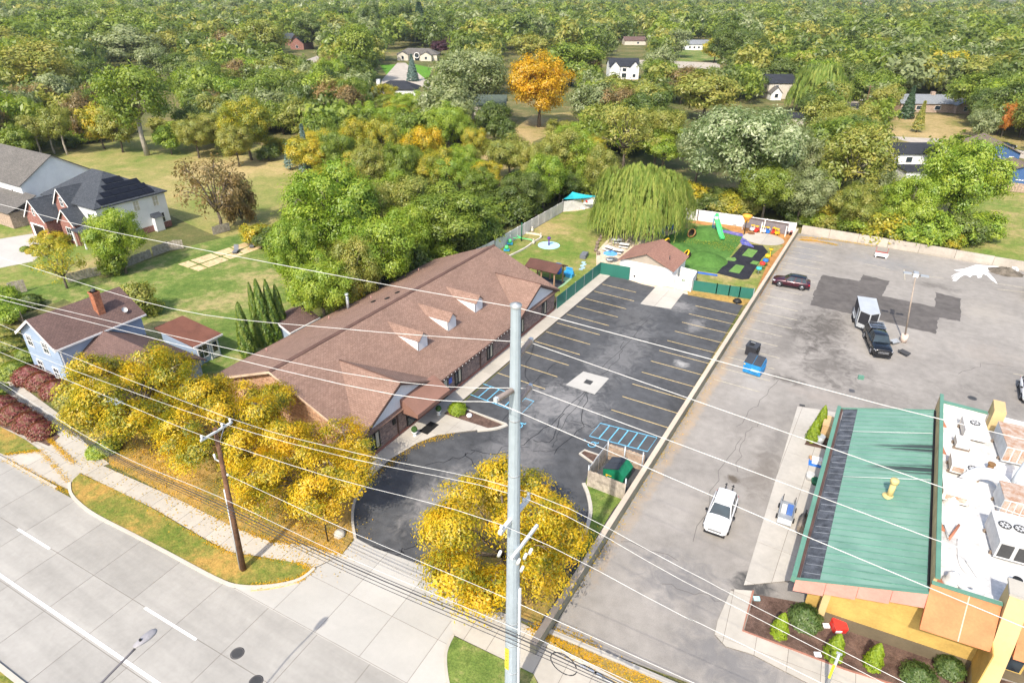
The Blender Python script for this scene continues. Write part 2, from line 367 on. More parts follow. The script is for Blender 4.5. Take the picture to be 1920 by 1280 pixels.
for nm, pts in (('far_street', [(1180, 112), (1350, 118), (1350, 130), (1180, 124)]), ('far_driveway', [(716, 150), (745, 118), (760, 118), (800, 150), (860, 172), (845, 178), (770, 156), (712, 172)]),
                ('gravel_drive', [(1575, 190), (1612, 185), (1610, 208), (1570, 210)]), ('side_street', [(1660, 255), (1800, 262), (1960, 290), (1960, 305), (1790, 272), (1775, 285), (1735, 300), (1690, 320), (1675, 300), (1720, 270)]),
                ('cul_de_sac', [(430, 115), (560, 118), (620, 95), (640, 100), (560, 132), (430, 125)])):
    sheet(nm, pts, 'concrete_old', -.02)

# ---------------------------------------------------------------- street of concrete slabs
KO = Vector((-32.3, 16.6)); KA = math.atan(.047); ku = Vector((math.cos(KA), math.sin(KA))); kv = Vector((-math.sin(KA), math.cos(KA)))
def rd(u, v): return KO + ku * u + kv * v
pave('road', [rd(-50, 0), rd(45, 0), rd(45, -3.9), rd(-50, -3.9)], KA, 4.25, 3.9, rd(-13.2, 0), 0, 'concrete_road', gap=.035)
pave('road', [rd(-50, -3.9), rd(45, -3.9), rd(45, -7.25), rd(-50, -7.25)], KA, 4.25, 3.35, rd(-13.2, -7.25), 0, 'concrete_road', gap=.035)
rd3 = pave('road', [rd(-50, -7.25), rd(45, -7.25), rd(45, -10.7), rd(-50, -10.7)], KA, 4.25, 3.45, rd(-13.2, -7.25), 0, 'concrete_road', gap=.035)
struct('road', MB().prism([rd(-200, 0), rd(-50, 0), rd(-50, -10.7), rd(-200, -10.7)], -.1, 0), 'concrete_road')
struct('road', MB().prism([rd(45, 0), rd(160, 0), rd(160, -10.7), rd(45, -10.7)], -.1, 0), 'concrete_road')
for a, b in ((-70, -64.5), (-45, -40.5), (-18.2, -14.1), (-3.4, 1.6), (12, 16.5)):
    strip([rd(a, -3.95), rd(b, -3.95)], .17, .001, .006).build('lane_dash', 'paint_white', rd3)
strip([rd(-50, -7.0), rd(45, -7.0)], .2, .001, .006).build('edge_line', 'paint_white', rd3)
struct('kerb', strip([rd(-50, -10.85), rd(45, -10.85)], .3, -.1, .13), 'concrete_kerb')
struct('verge', MB().prism([rd(-60, -11), rd(60, -11), rd(60, -24), rd(-60, -24)], -.1, .08), 'verge_grass')
# ---------------------------------------------------------------- verges, walks, apron
verge = [(150, 888), (220, 920), (290, 956), (390, 1015), (430, 1036), (500, 1046), (560, 1056), (586, 1067), (560, 1084), (510, 1095), (450, 1096), (405, 1081), (320, 1037), (250, 1000), (180, 965), (140, 938), (131, 918), (137, 900)]
sheet('verge', verge, 'verge_grass', .06)
struct('kerb', strip(smooth_path(gp([(131, 905), (133, 925), (150, 945), (182, 968), (250, 1003), (320, 1040), (405, 1085), (450, 1100), (510, 1099), (562, 1087), (590, 1066)]), 4), .22, -.1, .13), 'concrete_kerb')
struct('kerb', strip([rd(-50, .1), rd(-20.2, .1)], .2, -.1, .1), 'concrete_kerb')
strip(smooth_path(gp([(470, 1107), (515, 1102), (560, 1090), (583, 1072)]), 4), .12, .004, .012).build('kerb_paint', 'paint_yellow', rd3)
walk = [(168, 862), (330, 934), (440, 989), (510, 1017), (570, 1021), (640, 1041), (586, 1066), (500, 1045), (430, 1034), (390, 1013), (290, 954), (150, 886)]
pave('sidewalk', gp(walk), KA, 1.62, 4, (-52, 17.5), .05, 'concrete_walk')
pave('apron', gp([(432, 1099), (480, 1101), (545, 1089), (586, 1067), (640, 1041), (667, 1008), (700, 1026), (795, 1060), (836, 1092), (905, 1128), (850, 1190), (833, 1225), (838, 1300), (795, 1300)]), KA, 3.6, 3.3, rd(-3, 0), .01, 'concrete_new')
pave('sidewalk', gp([(836, 1092), (905, 1128), (1020, 1190), (1180, 1300), (1020, 1300), (1000, 1263), (850, 1190)]), KA, 1.62, 4, (-16, 20), .05, 'concrete_walk')
sheet('verge', [(847, 1191), (1000, 1264), (1020, 1310), (838, 1320), (834, 1226)], 'green_grass', .07)
struct('kerb', strip(smooth_path(gp([(850, 1190), (836, 1224), (838, 1270), (850, 1320)]), 4), .2, -.1, .1), 'concrete_kerb')
pave('driveway', gp([(-90, 645), (0, 694), (110, 775), (165, 835), (205, 869), (150, 887), (130, 918), (-90, 815)]), KA, 2.4, 2.4, (-60, 18), .015, 'concrete_walk')
sheet('planting_strip', [(-60, 715), (0, 745), (45, 765), (112, 818), (92, 836), (40, 815), (-60, 775)], 'mulch_brown', .05)
sheet('front_lawn', [(-90, 765), (0, 800), (45, 823), (76, 845), (10, 853), (-90, 815)], 'verge_grass', .06)
sheet('leafy_lawn', [(205, 869), (330, 934), (440, 989), (510, 1017), (570, 1021), (640, 1041), (663, 1008), (661, 970), (668, 930), (694, 886), (650, 838), (500, 700), (380, 700), (200, 800)], 'leaf_litter', .02)
sheet('side_lawn', [(380, 700), (500, 700), (520, 640), (440, 640), (330, 690)], 'green_grass', -.01)
# ---------------------------------------------------------------- school parking lot
lot = [(1147, 515), (1205, 533), (1290, 552), (1393, 572), (1180, 925), (1130, 1000), (1100, 1048), (1060, 1110), (1010, 1175), (950, 1150), (905, 1128), (836, 1092), (795, 1060), (700, 1026), (667, 1008), (662, 970), (668, 935), (690, 899), (732, 862), (782, 832), (820, 817), (857, 812), (890, 808), (951, 798), (880, 766), (868, 755)]
LOT = struct('parking_lot', MB().prism(gp(lot), -.1, 0), 'asphalt_left')
front = [(690, 899), (732, 862), (782, 832), (820, 817), (857, 812), (890, 808), (915, 804), (832, 777), (850, 765)]
fw_poly = [(-33.1, 29.5)] + [tuple(p) for p in gp(front)] + [(-31.35, 43.4), (-31.35, 80.9), (-33.1, 80.9)]
pave('walkway', [p for p in fw_poly], 0, 1.75, 1.9, (-33.1, 30), .12, 'concrete_walk', gap=.025, th=.1)
sheet('mulch_bed', [(873, 769), (942, 797), (915, 803), (900, 803), (833, 778), (852, 762)], 'mulch_brown', .09)
struct('kerb', strip(gp([(873, 768), (949, 796)]), .18, -.1, .14), 'concrete_kerb'); struct('kerb', strip(smooth_path(gp([(951, 797), (930, 804), (895, 808)]), 4), .3, -.1, .13), 'concrete_kerb')
struct('kerb', strip(smooth_path(gp([(666, 1010), (661, 972), (667, 935), (690, 898)]), 5), .2, -.1, .13), 'concrete_kerb')
for k in range(11):
    y = 77.2 - 2.745 * k; strip([(-31.2, y), (-25.4 if k else -26.2, y - .1)], .1, .001, .006).build('stall_line', 'paint_yellow', LOT)
for k in range(11):
    y = 49.75 + 2.745 * k; strip([(-18.1, y), (-12.2, y + .05)], .1, .001, .006).build('stall_line', 'paint_yellow', LOT)
def hatch(pts, n, inset=0):
    q = gp(pts); 
    strip(q, .1, .002, .008, closed=True).build('hatch_outline', 'paint_blue', LOT)
    for k in range(1, n):
        t = k / n; a = q[0].lerp(q[1], t); b = q[3].lerp(q[2], t); strip([a, b], .1, .0025, .009).build('hatch_bar', 'paint_blue', LOT)
hatch([(905, 719), (1001, 752), (978, 775), (881, 739)], 6); hatch([(1126, 793), (1232, 820), (1214, 846), (1105, 817)], 6)
def wheelchair(c, s, a=0):
    """the painted access symbol: wheel, seat, back, head"""
    c = Vector(c); R = lambda x, y: c + Vector((x * math.cos(a) - y * math.sin(a), x * math.sin(a) + y * math.cos(a))) * s
    mb = strip([R(.35 * math.cos(t), -.2 + .35 * math.sin(t)) for t in np.linspace(2.2, 6.6, 12)], .07 * s, .002, .008)
    strip([R(-.05, .5), R(0, .05), R(.35, .05), R(.55, -.4), R(.7, -.35)], .09 * s, .0025, .009, mb=mb)
    mb.prism([R(-.08 + .1 * math.cos(t), .68 + .1 * math.sin(t)) for t in np.linspace(0, 6.28, 9)[:-1]], .002, .008)
    mb.build('access_symbol', 'paint_blue', LOT)
wheelchair(G(1107, 831).to_2d(), 1.0, 1.2); wheelchair(G(968, 795).to_2d(), 1.2, 1.2)
pad = pave('concrete_pad', gp([(1061, 721), (1094, 696), (1142, 709), (1115, 739)]), 0, 5, 5, (-25, 51), .008, 'concrete_new')
dg = MB().box(-22.55, -21.75, 52.75, 53.55, .009, .02); gr = dg.build('drain_grate', mat('iron', (.08, .08, .08), .6, metal=.4), pad)
for k in range(6): MB().box(-22.5, -21.8, 52.8 + k * .125, 52.87 + k * .125, .021, .035).build('grate_bar', 'iron', gr)
pave('concrete_pad', gp([(1200, 570), (1231, 536), (1286, 543), (1258, 579)]), 0, 2.2, 3.9, (-24.8, 74), .008, 'concrete_walk')
sheet('grass_strip', [(1288, 540), (1410, 563), (1395, 572), (1290, 553)], 'leaf_litter', .03); sheet('grass_strip', [(1205, 533), (1290, 552), (1300, 546), (1186, 524), (1150, 514)], 'sand', .0)
sheet('tree_island', [(868, 920), (905, 900), (960, 925), (1040, 1010), (1066, 1090), (1010, 1170), (905, 1126), (845, 1090), (830, 1000)], 'leaf_litter', .05)
sheet('grass_strip', [(1098, 906), (1103, 887), (1171, 931), (1150, 955), (1095, 1045), (1075, 1040), (1107, 962)], 'green_grass', .06)
struct('kerb', strip(smooth_path(gp([(1094, 907), (1103, 930), (1107, 962), (1095, 1005), (1072, 1042)]), 4), .3, -.1, .14), 'concrete_kerb')
# tar-sealed cracks wander across the lot
def crack(pts, wd=.07, parent=None, z=.0, m='tar'):
    base = gp(pts) if parent is None else pts; q = []
    for i in range(len(base) - 1):
        for s_ in range(5):
            p = base[i].lerp(base[i + 1], s_ / 5); q.append(Vector((p.x + random.uniform(-.22, .22), p.y + random.uniform(-.22, .22))))
    q.append(base[-1]); strip(q, wd, z + .001, z + .004).build('crack', m, LOT)
for c in ([(885, 845), (945, 850), (1000, 822), (1055, 775), (1100, 730)], [(1055, 775), (1030, 830), (1000, 825)], [(1035, 838), (1050, 800), (1120, 712), (1160, 670), (1170, 640)], [(1070, 787), (1110, 800), (1140, 790)],
          [(945, 790), (990, 730), (1030, 690), (1080, 660)], [(990, 730), (985, 690), (1000, 640)], [(1040, 850), (1090, 800), (1100, 740)], [(870, 850), (895, 880), (905, 900)], [(910, 870), (950, 835), (990, 838)],
          [(1130, 690), (1180, 640), (1215, 600)], [(1000, 845), (1060, 842)], [(1120, 620), (1180, 610), (1220, 590)], [(800, 870), (850, 860), (890, 845)], [(700, 1022), (745, 1035), (760, 1040)], [(735, 1045), (757, 1030), (785, 1015)]):
    crack(c, .07 if random.random() < .5 else .045)
# ---------------------------------------------------------------- shopping lot
RLOT = struct('asphalt_lot', MB().prism([(-11.62, 24.7), (-3, 26), (6, 27.3), (40, 31), (40, 114.2), (-11.62, 114.2)], -.1, -.004), 'asphalt_right')
for pts in ([(1542, 515), (1613, 527), (1617, 514), (1667, 527), (1655, 555), (1752, 575), (1755, 548), (1802, 560), (1802, 602), (1760, 595), (1755, 626), (1640, 598), (1520, 572), (1528, 545)],):
    q = gp(pts); rag = []
    for i in range(len(q)):
        for s_ in range(10): p = q[i].lerp(q[(i + 1) % len(q)], s_ / 10); rag.append(Vector((p.x + random.uniform(-.13, .13), p.y + random.uniform(-.13, .13))))
    MB().prism(rag, -.05, .0).build('asphalt_patch', 'asphalt_patch', RLOT)
for k in range(19):
    y = 60.6 + 2.74 * k
    if k in (): continue
    strip([(-11.1, y), (-6.2 + random.uniform(-.6, .3), y)], .09, -.003, .002).build('stall_line', 'paint_faded', RLOT)
for a, b in (((1622, 495), (1670, 505)), ((1695, 505), (1697, 525)), ((1700, 512), (1770, 522)), ((1860, 530), (1925, 540)), ((1870, 542), (1925, 548)), ((1900, 700), (1930, 706))): strip(gp([a, b]), .09, -.003, .002).build('stall_line', 'paint_faded', RLOT)
for c in ([(1380, 800), (1420, 760), (1470, 700)], [(1300, 1010), (1350, 880), (1400, 810)], [(1240, 1090), (1330, 1120), (1400, 1140)], [(1800, 700), (1850, 680), (1920, 690)], [(1160, 1010), (1300, 1060)], [(1480, 690), (1600, 700), (1690, 730)], [(1380, 880), (1395, 810), (1430, 790)]):
    q = gp(c); qq = []
    for i in range(len(q) - 1):
        for s_ in range(6): p = q[i].lerp(q[i + 1], s_ / 6); qq.append(Vector((p.x + random.uniform(-.25, .25), p.y + random.uniform(-.25, .25))))
    strip(qq, .04, -.003, .001).build('crack', mat('crack_fill', (.12, .11, .1), .9), RLOT)
sheet('litter_strip', [(1000, 1178), (1045, 1198), (1300, 1300), (1180, 1310), (1020, 1192)], 'leaf_litter', .05)
struct('kerb', strip(gp([(1030, 1184), (1120, 1222), (1290, 1295)]), .35, -.1, .12), 'concrete_kerb'); struct('kerb', strip(gp([(1020, 1207), (1110, 1250), (1190, 1295)]), .2, -.1, .1), 'concrete_kerb')
concrete('concrete_pale', (.48, .45, .4), .22)
CW = pave('walkway', [(-1.9, 34.9), (-2.6, 59.8), (1.6, 60.9), (1.6, 37.6)], -.01, 2.1, 4.1, (-2.4, 35.4), .06, 'concrete_pale', gap=.03)
pave('walkway', gp([(1340, 1190), (1345, 1165), (1371, 1105), (1410, 1108), (1391, 1184), (1582, 1256), (1720, 1300), (1570, 1310), (1410, 1227), (1360, 1212)]), .09, 1.9, 4, (-2, 30), .08, 'concrete_walk')
BED = struct('mulch_bed', MB().prism([(-1.1, 34.5), (-1.0, 31.2), (4.8, 31.7), (14, 33.2), (14, 36), (11.2, 35.4), (3, 34.6), (2, 35.5)], -.1, .06), 'mulch_brown')
struct('kerb', strip(gp([(1412, 1108), (1392, 1183), (1582, 1255), (1720, 1298)]), .12, -.1, .12), mat('brick_edging', (.36, .17, .12), .85))
# ================================================================ school building
shingles('school_shingles', (.30, .195, .15), (.235, .148, .112)); bricks('school_brick', (.3, .2, .165), (.15, .1, .09), (.28, .25, .23)); bricks('front_brick', lin(225, 178, 140, .75), lin(190, 135, 100, .7), (.5, .42, .35))
siding('gable_siding', (.74, .74, .75), .2, 0); mat('trim_brown', (.10, .06, .05), .6); mat('trim_white', (.78, .77, .75), .55, .1); mat('ridge_cap', (.13, .075, .06), .9)
mat('awning_fabric', (.25, .135, .1), .85, .1); mat('galvanized', (.5, .53, .55), .45, .15, metal=.3); glass('window_glass'); mat('blind_cream', (.55, .5, .38), .8); mat('black_paint', (.02, .02, .02), .5); mat('pipe_pink', (.5, .28, .25), .7)
XE, XW, XR, ZE, ZR, Y0, Y1 = -32.7, -52.2, -42.45, 2.8, 6.8, 30.3, 66.9
SL = (ZR - ZE) / (XE - XR)
def zroof(x): return ZE + (XE - x) * SL if x > XR else ZE + (x - XW) * SL
S = T('school_building', 'long low brick school building with brown shingle roof, two wide white gables and three dormers', 'building', ((XE + XW) / 2, 48, 0))
wl = MB()
wl.face((-33.1, Y0 + .5, 0), (-33.1, Y1 - .5, 0), (-33.1, Y1 - .5, 2.75), (-33.1, Y0 + .5, 2.75))
wl.face((-51.8, Y1 - .5, 0), (-51.8, Y0 + .5, 0), (-51.8, Y0 + .5, 2.75), (-51.8, Y1 - .5, 2.75))
wl.face((-33.1, Y1 - .5, 0), (-51.8, Y1 - .5, 0), (-51.8, Y1 - .5, 2.75), (XR, Y1 - .5, ZR - .15), (-33.1, Y1 - .5, 2.75))
wl.build('wall', 'school_brick', S)
MB().extr([(-51.8, 0), (-33.1, 0), (-33.1, 2.75), (XR, ZR - .2), (-51.8, 2.75)], (0, Y0 + .5, 0), (1, 0, 0), (0, 0, 1), (0, .25, 0)).build('end_gable', 'front_brick', S)
def slab_roof(mb, a, b, c, d, th=.16):
    """roof plane a,b (eave) c,d (ridge) with thickness"""
    q = [Vector(p) for p in (a, b, c, d)]; n = (q[1] - q[0]).cross(q[3] - q[0]).normalized(); 
    if n.z < 0: n = -n; q = q[::-1]
    lo = [p - n * th for p in q]
    mb._add(q + lo, [(0, 1, 2, 3), (7, 6, 5, 4), (0, 4, 5, 1), (1, 5, 6, 2), (2, 6, 7, 3), (3, 7, 4, 0)])
rf = MB(); slab_roof(rf, (XE, Y0, ZE), (XE, Y1, ZE), (XR, Y1, ZR), (XR, Y0, ZR)); slab_roof(rf, (XW, Y1, ZE), (XW, Y0, ZE), (XR, Y0, ZR), (XR, Y1, ZR))
RF = rf.build('roof', 'school_shingles', S)
MB().extr([(-.22, -.09), (0, .05), (.22, -.09), (.22, -.02), (0, .11), (-.22, -.02)], (XR, Y0, ZR), (1, 0, 0), (0, 0, 1), (0, Y1 - Y0, 0)).build('ridge_cap', 'ridge_cap', RF)
# fascia and gutter along the eave, interrupted by the cross gables
for a, b in ((41.9, 56.7),): MB().box(XE - .02, XE + .1, a, b, ZE - .26, ZE - .04).build('gutter', 'trim_brown', RF)
MB().box(XW - .1, XW + .02, Y0, Y1, ZE - .26, ZE - .04).build('gutter', 'trim_brown', RF)
for s_, xe in ((1, XE), (-1, XW)):
    m = MB(); m.extr([(0, -.24), (0, -.005), (1, -.005), (1, -.24)], (xe, Y0 - .03, ZE), (XR - xe, 0, ZR - ZE), (0, 0, 1), (0, .06, 0)); m.build('rake_trim', mat('rake_cream', (.6, .45, .33), .8), RF)
# cross gables towards the parking lot
for ya, yb, zp in ((30.3, 41.9, 5.75), (56.7, 66.9, 5.4)):
    yc = (ya + yb) / 2; xb = XE - (zp - ZE) / SL; xf = XE + .05
    m = MB(); slab_roof(m, (xf, ya, ZE + .03), (XE - .05, ya, ZE + .03), (xb, yc, zp + .05), (xf, yc, zp + .05), .14); slab_roof(m, (XE - .05, yb, ZE + .03), (xf, yb, ZE + .03), (xf, yc, zp + .05), (xb, yc, zp + .05), .14)
    cg = m.build('cross_gable', 'school_shingles', RF)
    MB().tube([(xf, yc, zp + .06), (xb, yc, zp + .06)], .07, 6).build('ridge_cap', 'ridge_cap', S)
    k = .93; MB().extr([(ya + .45, 2.62), (yb - .45, 2.62), (yc, 2.62 + (zp - ZE) * k)], (-33.04, 0, 0), (0, 1, 0), (0, 0, 1), (-.06, 0, 0)).build('gable_siding', 'gable_siding', S)
    for q in (ya, yb):
        MB().extr([(0, -.3), (0, -.12), (1, -.12), (1, -.3)], (xf + .005, q, ZE), (0, yc - q, zp - ZE), (0, 0, 1), (-.06, 0, 0)).build('rake_trim', 'trim_brown', S)
# dormers
for yc in (43.95, 48.95, 54.1):
    xf = -36.35; zb = zroof(xf); zp = 6.15; xb = XE - (zp - ZE) / SL; hw = .72; ze = 5.5
    D = MB().extr([(yc - hw, zb - .1), (yc + hw, zb - .1), (yc + hw, ze), (yc, zp - .08), (yc - hw, ze)], (xf, 0, 0), (0, 1, 0), (0, 0, 1), (-.08, 0, 0)).build('dormer', 'gable_siding', S)
    for s_ in (-1, 1):
        xc = XE - (ze - ZE) / SL
        MB().face((xf, yc + s_ * hw, zb - .05), (xf, yc + s_ * hw, ze), (xc, yc + s_ * hw, ze - .02)).build('cheek', 'trim_white', D)
        m = MB(); e = .08; slope = (zp - ze) / hw; a = (xf + .18, yc + s_ * (hw + e), ze - slope * e); b = (XE - (ze - slope * e - ZE) / SL, yc + s_ * (hw + e), ze - slope * e)
        slab_roof(m, a, b, (xb, yc, zp), (xf + .18, yc, zp), .07); m.build('dormer_roof', 'school_shingles', D)
# vents, pipes, flue on the back slope
def on_west(px, py):
    z = 4.0
    for _ in range(12): p = G(px, py, z); z = zroof(p.x)
    return G(px, py, z)
p = on_west(653, 578); fl = MB().cyl(p.x, p.y, p.z - .2, p.z + 1.6, .16).cyl(p.x, p.y, p.z + 1.6, p.z + 1.85, .21).cyl(p.x, p.y, p.z + 1.85, p.z + 1.9, .12); fl.build('flue_pipe', 'galvanized', S)
for px, py in ((700, 566), (726, 560), (745, 549)): p = on_west(px, py); MB().obox((p.x, p.y, p.z + .06), .45, .4, .14, 0, 0, -math.atan(SL)).build('roof_vent', 'black_paint', S)
for px, py in ((500, 658), (617, 598), (696, 560), (785, 508)): p = on_west(px, py); MB().cyl(p.x, p.y, p.z - .1, p.z + .35, .05, n=8).build('vent_pipe', 'pipe_pink', S)
# windows and doors on the parking side
def window(y0, y1, z0, z1, x=-33.1, parent=S):
    w_ = MB(); t = .09
    for a, b, c, d in ((y0, y1, z0, z0 + t), (y0, y1, z1 - t, z1), (y0, y0 + t, z0 + t, z1 - t), (y1 - t, y1, z0 + t, z1 - t), ((y0 + y1) / 2 - .04, (y0 + y1) / 2 + .04, z0 + t, z1 - t)): w_.box(x - .05, x + .09, a, b, c, d)
    o = w_.build('window', 'black_paint', parent)
    ym = (y0 + y1) / 2
    MB().box(x - .04, x + .03, y0 + t, ym - .04, z0 + t, z1 - t).build('pane', 'window_glass', o); MB().box(x - .04, x + .02, ym + .04, y1 - t, z0 + t, z1 - t).build('pane', 'blind_cream', o)
for y0 in (32.1, 44.6, 50.6, 57.4, 63.0): window(y0, y0 + 1.15, .55, 2.35)
d = MB().box(-33.15, -33.0, 41.9, 43.3, .12, 2.4).build('door', 'black_paint', S); MB().box(-32.995, -32.98, 42.05, 42.55, .3, 2.25).build('pane', 'window_glass', d); MB().box(-32.995, -32.98, 42.65, 43.15, .3, 2.25).build('pane', 'blind_cream', d)
MB().box(-33.11, -33.06, 43.6, 44.1, 1.3, 1.9).build('access_sign', mat('sign_blue', (.05, .12, .5), .5), S)
d = MB().box(-33.15, -33.02, 36.9, 39.3, .12, 2.35).build('door', 'black_paint', S); MB().box(-33.015, -33.0, 37.05, 38.0, .25, 2.2).build('pane', 'window_glass', d); MB().box(-33.015, -33.0, 38.15, 39.1, .25, 2.2).build('pane', 'window_glass', d)
a = MB(); prof = [(0, 2.35), (0, 3.75), (.35, 3.7), (1.95, 2.75), (1.95, 2.35)]
a.extr(prof, (-33.05, 36.2, 0), (1, 0, 0), (0, 0, 1), (0, 4.9, 0)); a.build('awning', 'awning_fabric', S)
for y in (36.4, 40.9): MB().tube([(-31.2, y, 2.35), (-33.1, y, 2.0)], .025, 6).build('awning_strut', 'black_paint', S)
for y in (35.6, 49.2): MB().box(-33.08, -32.98, y, y + .12, .1, 2.6).build('downspout', 'trim_brown', S)
MB().box(-33.08, -32.95, 35.0, 35.35, 1.7, 2.2).build('wall_lamp', 'black_paint', S)
MB().box(-33.12, -33.0, 30.9, 66.3, .0, .35).build('plinth', mat('plinth_red', (.26, .12, .09), .85), S)
for k in range(24): y = 42.2 + k * .62; MB().cyl(XE + .13, y, ZE - .12, ZE - .04, .035, n=6).build('bulb', 'trim_white', S)
# entrance planters and mat
for y, x in ((36.4, -31.8), (40.2, -31.9)):
    t = T('planter', 'white urn planter with clipped green ball by the %s of the entrance' % ('street side' if y < 38 else 'playground side'), 'planter', (x, y, .12))
    MB().lathe([(.0, 0), (.2, 0), (.16, .06), (.1, .16), (.22, .34), (.3, .5), (.27, .5), (.0, .46)], (x, y, .12)).build('urn', 'trim_white', t)
    m = MB(); m.lathe([(.0, .42), (.2, .46), (.29, .62), (.3, .75), (.2, .95), (0, 1.02)], (x, y, .12), 12); m.build('foliage', mat('box_ball', (.05, .11, .025), .8, .4, 6, .9, 12), t)
tag(MB().box(-31.9, -30.9, 37.1, 38.9, .125, .14).build('door_mat', 'black_paint'), 'black door mat outside the entrance under the awning', 'mat')
for px, py in ((880, 782),): 
    p = G(px, py); m = MB(); m.lathe([(0, 0), (.22, 0), (.3, .12), (.22, .28), (.08, .34), (0, .34)], (p.x, p.y, .09), 8); tag(m.build('rock', 'trim_white'), 'white rock lying in the mulch island', 'rock')
# ================================================================ walls and fences
def wall_run(name, label, pts, h, th, m, capm=None, seg=5.0, cat='wall', wob=0, piece='panel', post=None, group=None):
    """wall or fence: each panel between two posts is a piece of its own"""
    pts = [Vector(p[:2]) for p in pts]; o = T(name, label, cat, (pts[0].x, pts[0].y, 0), group)
    for a, b in zip(pts[:-1], pts[1:]):
        n = max(1, round((b - a).length / seg))
        for k in range(n):
            p = a.lerp(b, k / n); q = a.lerp(b, (k + 1) / n); t = (q - p).normalized(); g = .02
            hh = h + random.uniform(-wob, wob)
            pn = strip([p + t * g, q - t * g], th, -.1, hh).build(piece, m, o)
            if capm: strip([p + t * .005, q - t * .005], th + .02, hh + .001, hh + .05).build('cap', capm, pn)
            if post: MB().box(p.x - post[0], p.x + post[0], p.y - post[0], p.y + post[0], -.1, hh + post[1]).build('post', post[2], o)
        if post: MB().box(b.x - post[0], b.x + post[0], b.y - post[0], b.y + post[0], -.1, h + post[1]).build('post', post[2], o)
    return o
wall_run('concrete_wall', 'low grey concrete wall with tan cap between the two parking lots', [(-11.86, 22.8), (-11.86, 113.4)], .95, .4, 'concrete_wall', 'concrete_cap', 6)
wall_run('concrete_wall', 'weathered concrete panel wall at the back of the worn asphalt lot', [(-11.3, 114.5), (6, 114.6), (40, 114.2)], 1.35, .3, 'concrete_old', None, 4.9, wob=.06)
mat('vinyl_grey', (.62, .61, .6), .6, .15); mat('vinyl_white', (.8, .77, .76), .55, .08)
wall_run('vinyl_fence', 'long pale grey panel fence along the wooded side of the playground', [(-51.4, 64), (-50.6, 80), (-50.8, 103.8), (-46.9, 109.4)], 1.85, .08, 'vinyl_grey', None, 2.4, 'fence', piece='panel', post=(.07, .06, 'vinyl_grey'))
wall_run('vinyl_fence', 'white back fence of the playground behind the slide and play stalls', [(-46.9, 109.4), (-28.2, 111.8), (-12.2, 113.3)], 1.9, .08, 'vinyl_white', None, 2.4, 'fence', post=(.07, .06, 'vinyl_white'))
siding('green_slats', (.03, .16, .12), .11, 0, .9); mat('steel_grey', (.42, .44, .45), .5, .2, metal=.4)
wall_run('chain_link_fence', 'green slatted fence along the walkway beside the row of tyres', [(-32.9, 66.6), (-32.9, 80.2), (-28.6, 80.7)], 1.85, .05, 'green_slats', None, 2.9, 'fence', post=(.04, .05, 'steel_grey'))
wall_run('chain_link_fence', 'green slatted fence and gate panels between white gate and concrete wall', [(-19.9, 81.7), (-16.8, 82.2), (-15.2, 82.5), (-13.9, 82.8), (-12.2, 83.2)], 1.5, .05, 'green_slats', None, 3.1, 'fence', post=(.06, .05, 'steel_grey'))
wall_run('vinyl_fence', 'white solid panel fence in front of the garage', [(-28.5, 80.8), (-23.9, 81.0)], 1.9, .08, 'vinyl_white', None, 2.3, 'fence', post=(.08, .05, 'vinyl_white'))
GT = T('gate', 'white double gate with small wreath by the concrete pad', 'gate', (-23.8, 81.1, 0))
for a, b in ((-23.75, -22.2), (-22.05, -20.1)):
    lf = strip([(a, 81.05), (b, 81.15)], .07, .08, 1.85).build('leaf', 'vinyl_white', GT); MB().box(b - .12, b - .08, 81.0, 81.06, .4, 1.5).build('hinge_bar', 'iron', lf)
for x in (-23.83, -22.12, -20.0): MB().box(x - .06, x + .06, 81.02, 81.2, 0, 2.05).build('post', 'vinyl_white', GT)
m = MB(); m.lathe([(.14, -.03), (.2, 0), (.14, .03), (.1, 0), (.14, -.03)], (0, 0, 0), 12, Matrix.Rotation(rad(90), 4, 'X')); m.v = [(a - 21.1, b + 80.98, c + 1.5) for a, b, c in m.v]; m.build('wreath', mat('wreath_green', (.06, .14, .03), .9), GT)
wall_run('vinyl_fence', 'white side fence between garage and turf mounds', [(-20.0, 81.3), (-20.3, 84.5), (-22.6, 84.7)], 1.8, .08, 'vinyl_white', None, 2.3, 'fence', post=(.08, .05, 'vinyl_white'))
# ================================================================ playground surfaces
sheet('playground_lawn', [(-51, 66), (-33, 66), (-33, 80.3), (-28, 81), (-12.2, 83), (-12.2, 113.2), (-28, 111.6), (-46.8, 109.2), (-50.6, 103.6), (-50.4, 80)], 'yard_grass', -.02, True)
sheet('sand_path', [(1190, 432), (1142, 446), (1118, 472), (1118, 500), (1150, 512), (1180, 515), (1185, 480), (1235, 452), (1290, 440), (1240, 425)], 'sand', -.005)
sheet('turf_area', [(1236, 447), (1300, 425), (1345, 421), (1395, 445), (1345, 513), (1262, 499), (1255, 470)], 'turf', .01)
MAT = sheet('rubber_mat', [(1394, 457), (1430, 460), (1440, 472), (1428, 485), (1404, 523), (1390, 524), (1344, 512)], 'rubber_black', .02)
for pts in ([(1403, 466), (1421, 470), (1410, 483), (1391, 479)], [(1380, 496), (1396, 499), (1386, 513), (1366, 509)], [(1364, 483), (1378, 483), (1381, 487), (1377, 490), (1360, 488)], [(1412, 489), (1424, 491), (1419, 497), (1406, 494)]):
    MB().prism(gp(pts), .015, .03).build('turf_square', 'turf_square', MAT)
sheet('rubber_surface', [(1342, 428), (1392, 438), (1397, 448), (1414, 463), (1395, 459), (1387, 453), (1392, 444), (1345, 434)], 'rubber_violet', .022); sheet('rubber_surface', [(1391, 446), (1399, 449), (1414, 464), (1390, 458)], 'rubber_blue', .03)
